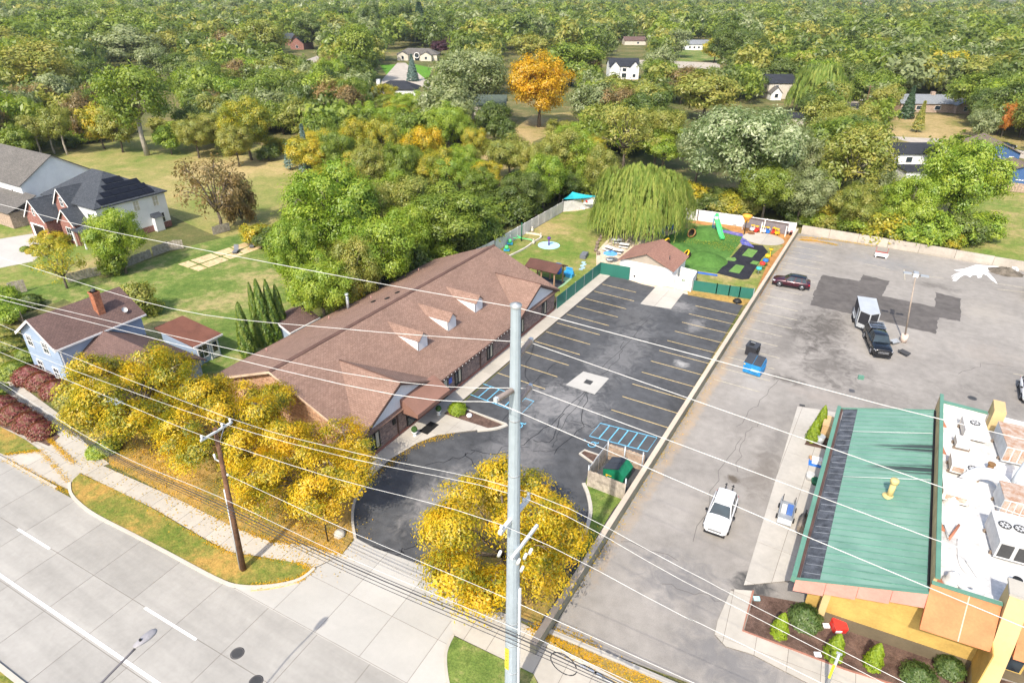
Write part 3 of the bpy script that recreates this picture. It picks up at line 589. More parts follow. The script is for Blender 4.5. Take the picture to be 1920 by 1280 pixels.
sheet('mulch_strip', [(1290, 416), (1320, 412), (1400, 424), (1492, 440), (1488, 452), (1425, 555), (1412, 558), (1445, 480), (1470, 460), (1400, 440), (1340, 426)], 'orange_mulch', -.004)
ov = [G(1431, 448).to_2d() + Vector((3.3 * math.cos(t), 2.9 * math.sin(t))) for t in np.linspace(0, 6.283, 25)[:-1]]
pave('play_pad', ov, .0, 3.4, 10, (-15.9, 100), .03, 'concrete_walk')
MB().prism([tuple(p) for p in gp([(1262, 503), (1345, 516), (1345, 518), (1262, 506)])], 0, .12).build('turf_edging', mat('edging_blue', (.05, .15, .5), .6), MAT)
struct('splash_pad', MB().prism([G(1029, 460).to_2d() + Vector((1.75 * math.cos(t), 1.75 * math.sin(t))) for t in np.linspace(0, 6.283, 25)[:-1]], -.1, .03), mat('splash_blue', (.42, .68, .75), .7, .1))
struct('green_path', MB().prism(gp([(1040, 543), (1058, 535), (1080, 515), (1072, 513), (1040, 530)]), -.1, .01), mat('path_green', (.28, .46, .27), .9))
# turf mounds
for i, (px, py, rx, ry, h) in enumerate(((1322, 440, 3.2, 3.6, 1.1), (1322, 487, 3.4, 3.2, 1.1), (1272, 470, 3.0, 3.0, 1.0))):
    c = G(px, py); vs = []; n = 20; mb = MB(); pr = [(1.0, -.02), (.9, .1), (.7, .45), (.45, .8), (.2, .97), (.0, 1.0)]
    mb.lathe([(r, z) for r, z in pr], (0, 0, 0), n); mb.v = [(x * rx + c.x, y * ry + c.y, z * h + .012) for x, y, z in mb.v]; mb.build('mound', 'turf', bpy.data.objects['turf_area'])
# tunnel mouths in the mounds
mat('toy_yellow', (.8, .45, .02), .45, .08); mat('toy_blue', (.03, .16, .55), .45, .1); mat('toy_green', (.1, .6, .2), .45, .1); mat('toy_red', (.7, .04, .03), .45, .1); mat('toy_teal', (.05, .42, .4), .5, .1); mat('toy_purple', (.12, .04, .25), .5, .1); mat('toy_white', (.8, .8, .8), .5); mat('toy_orange', (.85, .35, .05), .5, .1); mat('dark_hole', (.02, .015, .01), .9)
for px, py, az, lb in ((1302, 444, .3, 'brown ringed tunnel mouth in the turf mound under the willow'), (1294, 486, -.3, 'yellow ringed tunnel mouth in the turf mound behind the white fence'), (1254, 464, -.5, 'yellow ringed tunnel mouth beside the garage roof')):
    c = G(px, py); mc = min((G(1322, 440), G(1322, 487), G(1272, 470)), key=lambda q: (q - c).length); c = c + (c - mc).normalized() * .75; t = T('play_tunnel', lb, 'tunnel', (c.x, c.y, 0)); az = math.atan2(c.y - mc.y, c.x - mc.x); M = Matrix.Rotation(az, 4, 'Z') @ Matrix.Rotation(rad(58), 4, 'Y')
    mr = MB(); mr.lathe([(.62, -.12), (.78, -.1), (.8, .05), (.72, .12), (.62, .08), (.6, -.1)], (c.x, c.y, .78), 20, M); mr.build('ring', mat('ring_brown', (.3, .16, .06), .6) if 'brown' in lb else 'toy_yellow', t)
    mh = MB(); mh.lathe([(.62, -.5), (.62, .02), (.6, .02), (.6, -.5), (0, -.5)], (c.x, c.y, .78), 20, M); mh.build('pipe', 'dark_hole', t)
# slide
c = G(1340, 430); t = T('slide', 'green tube-edged slide with blue ladder arch on the turf mound', 'slide', (c.x, c.y, 0)); e = G(1352, 448); dv = (e - c); dv.z = 0
dn = dv.normalized(); sdv = Vector((-dn.y, dn.x, 0)); pth = [c + dn * s_ * dv.length + Vector((0, 0, z)) for s_, z in ((0, 1.75), (.15, 1.7), (.5, 1.1), (.8, .5), (1, .32), (1.15, .3))]
m = MB()
for k in range(len(pth) - 1):
    a, b = pth[k], pth[k + 1]; prof = [(-.35, .25), (-.42, .25), (-.38, -.1), (.38, -.1), (.42, .25), (.35, .25), (.3, 0), (-.3, 0)]
    A = [a + sdv * u + Vector((0, 0, v)) for u, v in prof]; B = [b + sdv * u + Vector((0, 0, v)) for u, v in prof]; m._add(A + B, [(i, (i + 1) % 8, 8 + (i + 1) % 8, 8 + i) for i in range(8)])
m.build('chute', 'toy_green', t)
for s_ in (-1, 1): MB().tube([c + sdv * .4 * s_ - dn * .1, c + sdv * .4 * s_ - dn * .1 + Vector((0, 0, 2.3)), c + Vector((0, 0, 2.75)) - dn * .1], .08, 8).build('arch', mat('toy_sky', (.05, .35, .65), .5), t)
for k in range(5): MB().tube([c - sdv * .4 - dn * .1 + Vector((0, 0, .3 + k * .32)), c + sdv * .4 - dn * .1 + Vector((0, 0, .3 + k * .32))], .04, 6).build('rung', 'toy_blue', t)
MB().obox(c + Vector((0, 0, 2.55)), .5, .4, .5, .4).build('top_shell', 'toy_green', t)
# funnel ball game
c = G(1395, 440); t = T('ball_funnel', 'orange funnel ball game on a dark pole beside the oval pad', 'ball game', (c.x, c.y, 0)); MB().cyl(c.x, c.y, 0, 2.6, .06).build('pole', 'black_paint', t)
MB().lathe([(.12, 2.3), (.35, 2.5), (.72, 3.1), (.78, 3.35), (.7, 3.3), (.3, 2.7), (0, 2.6)], (c.x, c.y, 0), 18).build('funnel', 'toy_orange', t)
for k in range(3): a = k * 2.1; MB().tube([(c.x + .4 * math.cos(a), c.y + .4 * math.sin(a), 2.5), (c.x + .2 * math.cos(a), c.y + .2 * math.sin(a), 2.1)], .07, 8).build('outlet', 'toy_yellow', t)
tag(MB().lathe([(0, .05), (.6, .05), (.62, .01), (.5, .0)], (c.x + .9, c.y + 1.2, 0), 16).build('brown_board', mat('lid_brown', (.2, .1, .05), .8)), 'round brown board lying on the mulch beside the funnel game', 'board')
# play stalls with awnings along the back fence
mat('stall_grey', (.2, .18, .19), .7)
for i, (x0, x1) in enumerate(((-20.3, -17.1), (-16.9, -13.2))):
    t = T('play_stall', ['small open play shelter with dark back wall nearer the funnel game', 'small open play shelter with dark back wall nearer the lot corner'][i], 'shelter', (x0, 112, 0), 'play shelters along the back fence')
    MB().box(x0, x1, 112.3, 112.4, 0, 1.75).build('back_panel', 'stall_grey', t)
    for x in (x0 + .08, x1 - .08): MB().box(x - .07, x + .07, 111.0, 111.14, 0, 1.8).build('post', 'trim_white', t)
    MB().extr([(110.9, 1.8), (112.5, 2.0), (112.5, 2.06), (110.9, 1.86)], (x0 - .1, 0, 0), (0, 1, 0), (0, 0, 1), (x1 - x0 + .2, 0, 0)).build('roof_beam', 'stall_grey', t) if False else MB().box(x0, x1, 112.2, 112.42, 1.76, 1.86).build('top_beam', 'trim_brown', t)
def ride_on(c, cm, rz, label, grp):
    """child's cosy car: body, roof arch, wheels"""
    t = T('ride_on_car', label, 'toy car', c, grp, False, rz)
    MB().box(-.42, .42, -.26, .26, .12, .5).build('body', cm, t); MB().obox((0, 0, .98), .6, .5, .07).build('roof', 'toy_yellow', t)
    for x in (-.26, .26):
        for y in (-.22, .22): MB().tube([(x, y, .5), (x * .9, y * .95, .96)], .035, 6).build('pillar', cm, t)
    for x in (-.28, .28):
        for y in (-.28, .28): MB().tube([(x, y - .04, .12), (x, y + .04, .12)], .12, 10).build('wheel', 'black_paint', t)
for i, (px, py, cm) in enumerate(((1410, 433, 'toy_white'), (1418, 435, 'toy_red'), (1430, 436, 'toy_white'), (1432, 431, 'toy_blue'), (1438, 437, 'toy_blue'), (1446, 434, 'toy_white'), (1450, 438, 'toy_red'), (1456, 440, 'toy_yellow'), (1463, 436, 'toy_white'))):
    c = G(px, py); ride_on((c.x, c.y, .03), cm, i * 1.3, '%s plastic ride-on toy with yellow top parked by the play shelters' % cm[4:], 'ride-on toys by the back fence')
for k in range(4):
    c = G(1478 + 3 * k, 439 + k * .5); t = T('tricycle', 'small tricycle standing by the fence corner', 'tricycle', (c.x, c.y, .0), 'tricycles in the fence corner', False, k)
    for x, y in ((-.3, -.2), (-.3, .2), (.35, 0)): MB().tube([(x, y - .03, .17), (x, y + .03, .17)], .17, 10).build('wheel', 'black_paint', t)
    MB().tube([(-.3, 0, .25), (.3, 0, .4), (.28, 0, .62)], .03, 6).tube([(.26, -.22, .62), (.26, .22, .62)], .025, 6).build('frame', 'toy_red', t); MB().box(-.22, .02, -.1, .1, .34, .4).build('seat', 'black_paint', t)
c = G(1372, 421); tag(MB().box(c.x - .9, c.x + .9, c.y - .4, c.y + .4, 0, .35).box(c.x - .95, c.x + .95, c.y + .3, c.y + .42, .36, .8).build('bench', 'steel_grey'), 'grey bench against the white back fence', 'bench')
# sound toys along the concrete wall
for i, (px, py, cm, h) in enumerate(((1421, 514, 'toy_teal', .75), (1427, 507, 'toy_red', .95), (1433, 500, 'toy_blue', .85), (1437, 493, 'toy_yellow', 1.0), (1442, 486, 'toy_yellow', 1.4))):
    c = G(px, py); t = T('play_drum', '%s on a post by the low wall' % ['teal play drum', 'red play drum', 'blue play drum', 'yellow play drum', 'tall yellow chime'][i], 'drum', (c.x, c.y, 0), 'sound toys along the wall')
    MB().cyl(c.x, c.y, 0, h, .05, n=8).build('post', 'toy_yellow' if i > 2 else 'steel_grey', t); MB().lathe([(0, h), (.38, h), (.42, h + .1), (.36, h + .35), (0, h + .37)] if i < 4 else [(0, h), (.12, h), (.35, h + .3), (0, h + .3)], (c.x, c.y, 0), 14).build('drum_head', cm, t)
# garage
shingles('garage_shingles', (.34, .19, .14), (.28, .15, .115)); siding('tan_siding', (.42, .36, .29), .18, 1)
t = T('garage', 'small tan garage with brown shingle gable roof inside the playground', 'garage', (-26.7, 84, 0)); x0, x1, y0, y1, ze, zr = -30.5, -22.9, 81.5, 87.6, 2.5, 4.15; xc = -26.7
m = MB(); m.box(x0, x1, y0 + .01, y1, 0, ze); m.build('wall', 'trim_white', t); MB().extr([(x0, ze), (x1, ze), (xc, zr - .12)], (0, y0, 0), (1, 0, 0), (0, 0, 1), (0, y1 - y0, 0)).build('gable', 'tan_siding', t)
m = MB(); s_ = (zr - ze) / (xc - x0); slab_roof(m, (x0 - .35, y0 - .35, ze - .35 * s_), (x0 - .35, y1 + .3, ze - .35 * s_), (xc, y1 + .3, zr), (xc, y0 - .35, zr), .12); slab_roof(m, (x1 + .35, y1 + .3, ze - .35 * s_), (x1 + .35, y0 - .35, ze - .35 * s_), (xc, y0 - .35, zr), (xc, y1 + .3, zr), .12); m.build('roof', 'garage_shingles', t)
MB().cyl(-24, 83.2, 3.2, 3.7, .06, n=8).build('vent_pipe', 'iron', t)
MB().box(-29.6, -26.5, y0 - .04, y0 - .005, .05, 2.2).build('door', 'vinyl_white', t)
# pavilion
c = Vector((-38.2, 73.6)); t = T('pavilion', 'open timber pavilion with brown shingle roof behind the school', 'pavilion', (c.x, c.y, 0)); mat('timber_tan', (.42, .26, .16), .8)
for x in (-2, 0, 2):
    for y in (-1.3, 1.3): MB().box(c.x + x - .08, c.x + x + .08, c.y + y - .08, c.y + y + .08, 0, 2.5).build('post', 'timber_tan', t)
m = MB(); slab_roof(m, (c.x - 2.5, c.y - 1.75, 2.45), (c.x + 2.5, c.y - 1.75, 2.45), (c.x + 2.5, c.y, 3.15), (c.x - 2.5, c.y, 3.15), .1); slab_roof(m, (c.x + 2.5, c.y + 1.75, 2.45), (c.x - 2.5, c.y + 1.75, 2.45), (c.x - 2.5, c.y, 3.15), (c.x + 2.5, c.y, 3.15), .1); m.build('roof', mat('pav_roof', lin(120, 85, 75, .6), .9), t)
MB().box(c.x - 2.4, c.x + 2.4, c.y - 1.45, c.y - 1.3, 2.3, 2.48).build('beam', 'trim_white', t); MB().box(c.x - 2.4, c.x + 2.4, c.y + 1.3, c.y + 1.45, 2.3, 2.48).build('beam', 'trim_white', t)
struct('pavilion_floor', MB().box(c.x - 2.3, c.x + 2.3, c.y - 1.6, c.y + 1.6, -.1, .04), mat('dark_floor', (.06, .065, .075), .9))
for i, (px, py, lb) in enumerate(((1045, 512, 'blue plastic play cube under the pavilion'), (1065, 515, 'turquoise plastic chairs stacked beside the pavilion'), (1068, 519, 'turquoise plastic step beside the pavilion'))):
    p = G(px, py); m = MB(); m.box(p.x - .5, p.x + .5, p.y - .4, p.y + .4, .05, .55 if i else 1.1)
    if i == 1:
        for k in range(3): m.box(p.x - .5, p.x + .5, p.y + .3, p.y + .45, .56 + k * .16, .66 + k * .16)
    else: m.box(p.x - .4, p.x + .4, p.y + .2, p.y + .41, .56 if i else 1.11, .9 if i else 1.4)
    tag(m.build('play_chair', 'toy_blue' if i == 0 else 'toy_sky'), lb, 'toy')
# tyres along the green fence
ty = None
for k in range(19):
    y = 67.6 + k * .68; M = Matrix.Rotation(rad(90), 4, 'X')
    if ty is None:
        m = MB(); m.lathe([(.2, -.1), (.33, -.12), (.37, -.05), (.37, .05), (.33, .12), (.2, .1), (.18, 0), (.2, -.1)], (0, 0, 0), 16, M); ty = m.build('tyre', mat('tyre_rubber', (.02, .02, .022), .85)); ty.location = (-33.3, y, .3)
    else:
        o = ty.copy(); COL.objects.link(o); o.location = (-33.3, y, .3); o.rotation_euler.z = random.uniform(-.3, .3)
    tag(COL.objects[-1], 'black tyre standing in the row along the green fence', 'tyre', 'tyres along the green fence')
# picnic tables, umbrella, logs
for i, (px, py, rz, lb) in enumerate(((1156, 456, .5, 'white picnic table nearest the willow trunk'), (1170, 464, .2, 'white picnic table beside the garage roof'), (1142, 470, -.3, 'white picnic table at the edge of the sand'), (1158, 475, .1, 'white picnic table between the others, in front of the garage'))):
    p = G(px, py); t = T('picnic_table', lb, 'table', (p.x, p.y, 0), 'children\'s picnic tables', False, rz)
    MB().box(-.75, .75, -.4, .4, .58, .64).build('tabletop', 'toy_white', t)
    for s_ in (-1, 1): MB().box(-.75, .75, s_ * .75 - .14, s_ * .75 + .14, .32, .37).build('seat', 'toy_white', t); MB().obox((s_ * .5, 0, .3), .06, 1.5, .06).obox((s_ * .5, .3, .3), .06, .06, .62, 0, .5).obox((s_ * .5, -.3, .3), .06, .06, .62, 0, -.5).build('leg', 'iron', t)
p = G(1143, 492); t = T('umbrella_table', 'small table under a blue umbrella beside the garage', 'umbrella', (p.x, p.y, 0)); MB().cyl(p.x, p.y, 0, 1.7, .03, n=8).build('pole', 'steel_grey', t); MB().lathe([(1.1, 1.45), (.55, 1.7), (0, 1.82), (.55, 1.68), (1.1, 1.43)], (p.x, p.y, 0), 8).build('canopy', mat('umb_blue', (.12, .35, .7), .7), t); MB().cyl(p.x, p.y, .5, .55, .5).build('tabletop', 'toy_white', t)
mat('log_wood', (.22, .17, .13), .9)
for i, (px, py) in enumerate(((1127, 446), (1124, 452), (1120, 458), (1119, 465), (1117, 471), (1122, 477))): p = G(px, py); tag(MB().cyl(p.x, p.y, 0, .45, .28, n=10).build('log_stool', 'log_wood'), 'log stump seat at the edge of the sand path', 'stump', 'log stumps beside the sand path')
# lawn border, splash post, teeter toys, bench, box, steps
p = G(1029, 460); t = T('splash_post', 'purple spray post on the round blue splash pad', 'spray post', (p.x, p.y, 0)); MB().cyl(p.x, p.y, 0, 1.1, .11).build('pole', 'toy_purple', t); MB().lathe([(0, 1.05), (.28, 1.1), (.32, 1.25), (.2, 1.4), (0, 1.42)], (p.x, p.y, 0), 12).build('head', 'toy_purple', t)
tag(strip(smooth_path(gp([(955, 481), (985, 466), (1000, 455), (1015, 446), (1010, 441), (990, 438), (968, 435)]), 3), .22, -.05, .22).build('lawn_edging', mat('edging_pale', (.6, .55, .46), .85)), 'pale raised border around the small lawn by the climbing post', 'edging')
p = G(978, 452); t = T('climbing_post', 'tall dark green post with swing arms on the bordered lawn', 'play post', (p.x, p.y, 0)); MB().cyl(p.x, p.y, 0, 3.1, .1).build('pole', mat('dark_green_paint', (.02, .12, .06), .6), t)
for a in (2.6, 3.6, .2): MB().tube([(p.x, p.y, .5), (p.x + 1.6 * math.cos(a), p.y + 1.6 * math.sin(a), .45), (p.x + 2 * math.cos(a), p.y + 2 * math.sin(a), .1)], .08, 8).build('arm', 'toy_green', t)
for px, py, lb in ((956, 459, 'small green rocking toy near the grey fence'), (950, 471, 'green and blue rocking toy near the school roof')):
    p = G(px, py); t = T('rocking_toy', lb, 'rocking toy', (p.x, p.y, 0)); MB().obox((p.x, p.y, .25), .9, .35, .3, .4).build('base', 'toy_sky', t); MB().lathe([(0, .35), (.3, .4), (.34, .7), (.2, .95), (0, 1.0)], (p.x, p.y, 0), 10).build('body', 'toy_green', t)
for px, py, s_ in ((1000, 457, .3), (998, 434, .3), (1014, 446, .22)): p = G(px, py); tag(MB().cyl(p.x, p.y, 0, .55, s_, s_ * .6, 10).cyl(p.x, p.y, .55, .85, s_ * .6, s_ * .3, 10).build('garden_ornament', 'edging_pale'), 'pale stone ornament on the lawn border', 'ornament', 'ornaments on the lawn border')
p = G(1011, 412); t = T('bench', 'weathered wooden bench by the grey playground fence', 'bench', (p.x, p.y, 0), None, False, .6); MB().box(-.8, .8, -.25, .25, .4, .46).build('seat', 'log_wood', t); MB().box(-.8, .8, .22, .28, .47, .95).build('backrest', 'log_wood', t)
for x in (-.7, .7): MB().box(x - .05, x + .05, -.25, .25, 0, .4).build('leg', 'log_wood', t)
p = G(1095, 482); tag(MB().obox((p.x, p.y, .3), .9, 1.7, .6, .15).obox((p.x, p.y + .2, .62), .8, 1.2, .05, .15).build('storage_box', mat('box_grey', (.16, .17, .19), .7)), 'dark grey storage box on the playground lawn', 'box')
for k in range(5): p = G(1094 - k * 1.2, 492 + k * 3.2); tag(MB().obox((p.x + (.25 if k % 2 else 0), p.y, .02), .55, .6, .04, .2).build('stepping_tile', mat('tile_blue', (.35, .5, .55), .8)), 'pale blue hopscotch tile on the playground lawn', 'tile', 'hopscotch tiles')
# blue play sets under the willow
for px, py, s_, lb in ((1130, 421, 1.0, 'blue climbing cube with red slide at the willow edge'), (1232, 443, 1.3, 'blue play set in the shade under the willow'), (1252, 432, 1.0, 'dark blue climber behind the tunnel under the willow')):
    p = G(px, py); t = T('play_set', lb, 'play set', (p.x, p.y, 0))
    for x in (-.6, .6):
        for y in (-.6, .6): MB().cyl(p.x + x * s_, p.y + y * s_, 0, 1.5 * s_, .09, n=8).build('post', 'toy_blue', t)
    for x, y in ((-.6, 0), (.6, 0), (0, .6)): MB().obox((p.x + x * s_, p.y + y * s_, .85 * s_), .08 if x else 1.2 * s_, .08 if y else 1.2 * s_, .9 * s_).build('side_panel', 'toy_blue', t)
    MB().obox((p.x, p.y, .6 * s_), 1.2 * s_, 1.2 * s_, .08).build('deck', 'toy_blue', t); MB().obox((p.x - .9 * s_, p.y - .3, .3 * s_), 1.2 * s_, .5, .08, 0, 0, -.5).build('ramp', 'toy_red', t)
# sand corner with shade sail and tarp
sheet('sand_corner', [(1045, 392), (1075, 384), (1115, 383), (1118, 388), (1080, 396), (1052, 397)], 'sand', .0)
a, b, c3, d4 = G(1057, 371, 2.2), G(1068, 365, 3.0), G(1117, 368, 2.6), G(1085, 369, 2.3)
t = T('shade_sail', 'turquoise shade sail over the sand corner of the playground', 'shade sail', (b.x, b.y, 0)); m = MB(); nn = 8
A, B, Cc = Vector((-51, 104, 2.2)), Vector((-50.6, 107.0, 2.9)), Vector((-45.6, 108.2, 2.6)); rows = []
for i in range(nn + 1):
    rows.append(len(m.v)); 
    for j in range(nn + 1 - i):
        u, v = i / nn, j / nn; pnt = A * (1 - u - v) + B * u + Cc * v; sag = u * v + u * (1 - u - v) + v * (1 - u - v); m.v.append((pnt.x, pnt.y, pnt.z - sag * .7))
for i in range(nn):
    for j in range(nn - i):
        q = rows[i] + j; r2 = rows[i + 1] + j; m.f.append((q, q + 1, r2)); m.sm.append(True)
        if j < nn - i - 1: m.f.append((q + 1, r2 + 1, r2)); m.sm.append(True)
m.build('canvas', mat('sail_teal', (.03, .42, .5), .7), t)
for q in (A, B, Cc): MB().cyl(q.x, q.y, 0, q.z, .06, n=8).build('post', 'steel_grey', t)
t = T('tarp', 'white tarp with coloured spots hanging below the shade sail', 'tarp', (-49, 107, 0)); m = MB()
for i in range(9):
    u = i / 8; x = -50.2 + 5.0 * u; y = 106.9 + 1.2 * u; dz = 1.9 - .55 * math.sin(math.pi * u); m.v += [(x, y, 1.95), (x, y - .25, (dz + 1.9) / 2 - .1), (x, y - .1, dz - .5)]
for i in range(8):
    for j in range(2): q = i * 3 + j; m.f.append((q, q + 3, q + 4, q + 1)); m.sm.append(True)
m.build('cloth', 'toy_white', t)
for u, cm in ((.2, 'toy_orange'), (.35, 'toy_yellow'), (.5, 'toy_red')): MB().lathe([(0, 0), (.22, 0), (.22, .03), (0, .03)], (-50.2 + 5 * u, 106.55 + 1.2 * u, 1.55), 10, Matrix.Rotation(rad(90), 4, 'X')).build('spot', cm, t)
random.seed(3)
for k in range(16):
    p = G(random.uniform(1056, 1110), random.uniform(386, 393)); s_ = random.uniform(.25, .45); cm = ['tyre_rubber', 'toy_red', 'toy_yellow', 'black_paint', 'toy_white', 'trim_brown'][k % 6]
    tag(MB().lathe([(0, 0), (s_, 0), (s_ * 1.1, s_ * .5), (s_ * .7, s_ * .9), (0, s_)], (p.x, p.y, .0), 9).build('sand_toy', cm), '%s sand toy in the sand corner under the shade sail' % {'tyre_rubber': 'black rubber', 'toy_red': 'red', 'toy_yellow': 'yellow', 'black_paint': 'glossy black', 'toy_white': 'white', 'trim_brown': 'brown'}[cm], 'toy', 'toys in the sand corner')
for px, py, s_ in ((1190, 524, 0), (1382, 567, 1)):
    p = G(px, py)
    if s_: m = MB(); m.lathe([(0, 0), (.5, .02), (.6, .2), (.4, .45), (.12, .6), (0, .62)], (p.x, p.y, 0), 9); tag(m.build('rubbish_bag', 'black_paint'), 'black rubbish bag on the grass strip by the low wall', 'bag')
    else: tag(MB().lathe([(0, 0), (.28, 0), (.36, .75), (.4, .78), (.3, .8), (0, .82)], (p.x, p.y, 0), 14).build('rubbish_bin', 'black_paint'), 'black round bin by the white panel fence', 'bin')
# ================================================================ restaurant with green metal roof
mat('roof_green', lin(122, 178, 152, .62), .5, .12, .5, spec=.4); mat('roof_green_trim', lin(120, 172, 150, .6), .5, .1); mat('membrane_dark', (.085, .092, .105), .6, .5, 2); mat('fascia_pink', (.52, .225, .175), .6, .1); mat('stucco_yellow', (.52, .345, .1), .85, .14); mat('stucco_cream', (.55, .41, .2), .85, .06)
mat('stucco_base', lin(135, 122, 98, .6), .9, .12); mat('panel_orange', (.52, .19, .075), .6, .14); mat('panel_seam', (.66, .4, .3), .6); mat('parapet_tan', (.6, .42, .22), .8, .15); mat('membrane_white', (.64, .635, .615), .7, .26, .6); mat('rust', (.28, .15, .085), .85, .4, 2.2, col2=(.5, .46, .41)); mat('unit_grey', (.55, .55, .54), .6, .15, 2); mat('unit_pale', (.72, .71, .68), .6, .12, 2); mat('flash_red', (.42, .17, .1), .7, .2)
def soot(name):
    g = NG(name); s = g.n('SeparateXYZ'); g.l(g.pos(), s.inputs[0]); mp = g.n('Mapping'); mp.inputs['Scale'].default_value = (.28, 3.2, 1); g.l(g.pos(), mp.inputs[0])
    st = g.noise(mp.outputs[0], 1.0, 5, .7); 
    def band(y, w_): 
        return g.math('SUBTRACT', 1.0, g.math('DIVIDE', g.math('ABSOLUTE', g.math('SUBTRACT', s.outputs[1], y)), w_), clamp=True)
    xx = g.math('DIVIDE', g.math('SUBTRACT', s.outputs[0], 2.2), 5.5, clamp=True)
    k = g.math('MULTIPLY', g.math('ADD', band(50.3, .9), band(47.4, 1.0), clamp=True), xx); k = g.math('MULTIPLY', g.math('SUBTRACT', g.math('ADD', k, g.math('MULTIPLY', st, .9)), .66, clamp=True), 3.2, clamp=True); k = g.math('MULTIPLY', k, .9)
    base = g.ramp(g.noise(g.pos(), .5, 5), [(.3, (.135, .26, .2)), (.7, (.2, .335, .265))]); col = g.mix(k, base, (.03, .032, .032))
    g.bsdf(col, .5, .4); MATS[name] = g.m
soot('roof_green_soot')
R = T('restaurant', 'restaurant with green ribbed metal roof, white flat roof and yellow and orange front', 'building', (8, 46, 0))
def zr_(x): return 3.2 + (x - 1.0) * .33
X0, X1, YA, YB = 1.0, 7.75, 34.3, 56.2
q = lambda x, y, dz=0: (x, y, zr_(x) + dz)
def yfront(x): return 34.0 + (x - 1) * .09
m = MB(); slab_roof(m, q(2.3, yfront(2.3)), q(X1, yfront(X1)), q(X1, YB), q(2.3, YB), .15); GR = m.build('metal_roof', 'roof_green_soot', R)
n = 33
for k in range(n + 1):
    y = 35.0 + (YB - .25 - 35.0) * k / n; MB().extr([(-.035, 0), (.035, 0), (.02, .05), (-.02, .05)], (2.3, y, zr_(2.3)), (0, 1, 0), (0, 0, 1), (X1 - 2.3, 0, (X1 - 2.3) * .33)).build('rib', mat('rib_green', (.10, .24, .18), .5), GR)
m = MB(); slab_roof(m, q(1.25, yfront(1.3), -.03), q(2.3, yfront(2.3), -.03), q(2.3, YB, -.03), q(1.25, YB, -.03), .12); GU = m.build('gutter_strip', 'membrane_dark', R)
random.seed(5)
for k in range(26): y = 34.8 + 21 * k / 26 + random.uniform(-.1, .1); MB().extr([(-.012, .0), (.012, .0), (.012, .01), (-.012, .01)], (1.35, y, zr_(1.35) - .029), (0, 1, 0), (0, 0, 1), (.93, 0, .93 * .33)).build('seam', 'steel_grey', GU)
MB().box(.72, 1.02, 34.0, YB + .1, 2.95, 3.4).build('edge_trim', 'roof_green_trim', R); MB().box(1.03, 1.22, 34.1, YB, 2.85, 3.22).build('gutter', 'trim_brown', R); MB().extr([(0, -.25), (0, .05), (1, .05), (1, -.25)], (1.0, YB + .01, 3.2), (X1 - 1, 0, (X1 - 1) * .33), (0, 0, 1), (0, .12, 0)).build('edge_trim', 'roof_green_trim', R)
# sloped fascia in panels
for k in range(4):
    a, b = 1.0 + (X1 - 1.0) * k / 4 + .01, 1.0 + (X1 - 1.0) * (k + 1) / 4 - .01
    za, zb = zr_(a), zr_(b); ya, yb = yfront(a), yfront(b)
    pv = [(a, ya, za + .03), (b, yb, zb + .03), (b, yb - .42, zb - .75), (a, ya - .38, za - .62), (a, ya + .1, za + .03), (b, yb + .1, zb + .03), (b, yb - .25, zb - .78), (a, ya - .22, za - .65)]
    m = MB(); m._add(pv, [(3, 2, 1, 0), (4, 5, 6, 7), (0, 1, 5, 4), (2, 3, 7, 6), (1, 2, 6, 5), (3, 0, 4, 7)]); m.build('fascia_panel', 'fascia_pink', R)
MB().extr([(0, .03), (0, .09), (1, .09), (1, .03)], (1.0, yfront(1.0) - .05, 3.2), (X1 - 1, yfront(X1) - yfront(1), (X1 - 1) * .33), (0, 0, 1), (0, .2, 0)).build('drip_edge', 'roof_green_trim', R)
# walls
def yw(x): return 34.55 + (x - 3) * .1
m = MB(); m.face((3, yw(3), .95), (11.3, yw(11.3), .95), (11.3, yw(11.3), 5.4), (7.8, yw(7.8), 5.2), (3, yw(3), 3.4)); m.face((1.9, 36.5, 0), (1.9, YB - .2, 0), (1.9, YB - .2, 3.3), (1.9, 36.5, 3.3)); m.face((1.9, YB - .2, 0), (1.9, YB - .2, 3.3), (7.9, YB - .2, 5.3), (7.9, YB - .2, 0)); m.face((1.9, 36.5, 0), (1.9, 36.5, 3.3), (3.3, 36.5, 3.6), (3.3, 36.5, 0)); m.build('wall', 'stucco_yellow', R)
MB().prism([(3, yw(3) - .06), (11.3, yw(11.3) - .06), (11.3, yw(11.3) + .1), (3, yw(3) + .1)], 0, .97).build('wall_base', 'stucco_base', R)
MB().box(2.75, 3.15, 34.2, 36.6, .95, 3.2).build('corner_pier', 'stucco_cream', R); MB().box(2.7, 3.2, 34.12, 36.6, 0, .95).build('pier_base', 'stucco_base', R); MB().box(1.95, 2.73, 35.2, 35.5, .3, 3.0).build('wing_wall', 'stucco_yellow', R)
# parapet between the roofs and the flat roof
MB().box(7.8, 7.98, 35.2, 57.2, 3.5, 6.4).build('parapet', 'parapet_tan', R); MB().box(7.8, 8.06, 35.0, 57.4, 6.41, 6.5).build('parapet_cap', 'roof_green_trim', R); MB().box(7.66, 7.79, 35.3, 56.1, 5.1, 5.5).build('counter_flashing', 'black_paint', R)
FR = MB().prism([(8.0, 35.0), (40, 38), (40, 57.0), (8.0, 57.0)], 3.0, 5.1).build('flat_roof', 'membrane_white', R)
MB().box(7.98, 40, 57.0, 57.25, 4.9, 5.9).build('parapet', 'unit_pale', R); MB().box(8.11, 11.3, 56.95, 57.32, 5.91, 6.0).build('parapet_cap', 'roof_green_trim', R); MB().prism([(8.1, 35.1), (11.2, 35.4), (11.2, 35.6), (8.1, 35.3)], 5.1, 5.95).build('parapet', 'membrane_white', R); MB().prism([(7.75, 34.9), (11.2, 35.2), (11.2, 35.45), (7.75, 35.15)], 5.96, 6.06).build('parapet_cap', 'roof_green_trim', R)
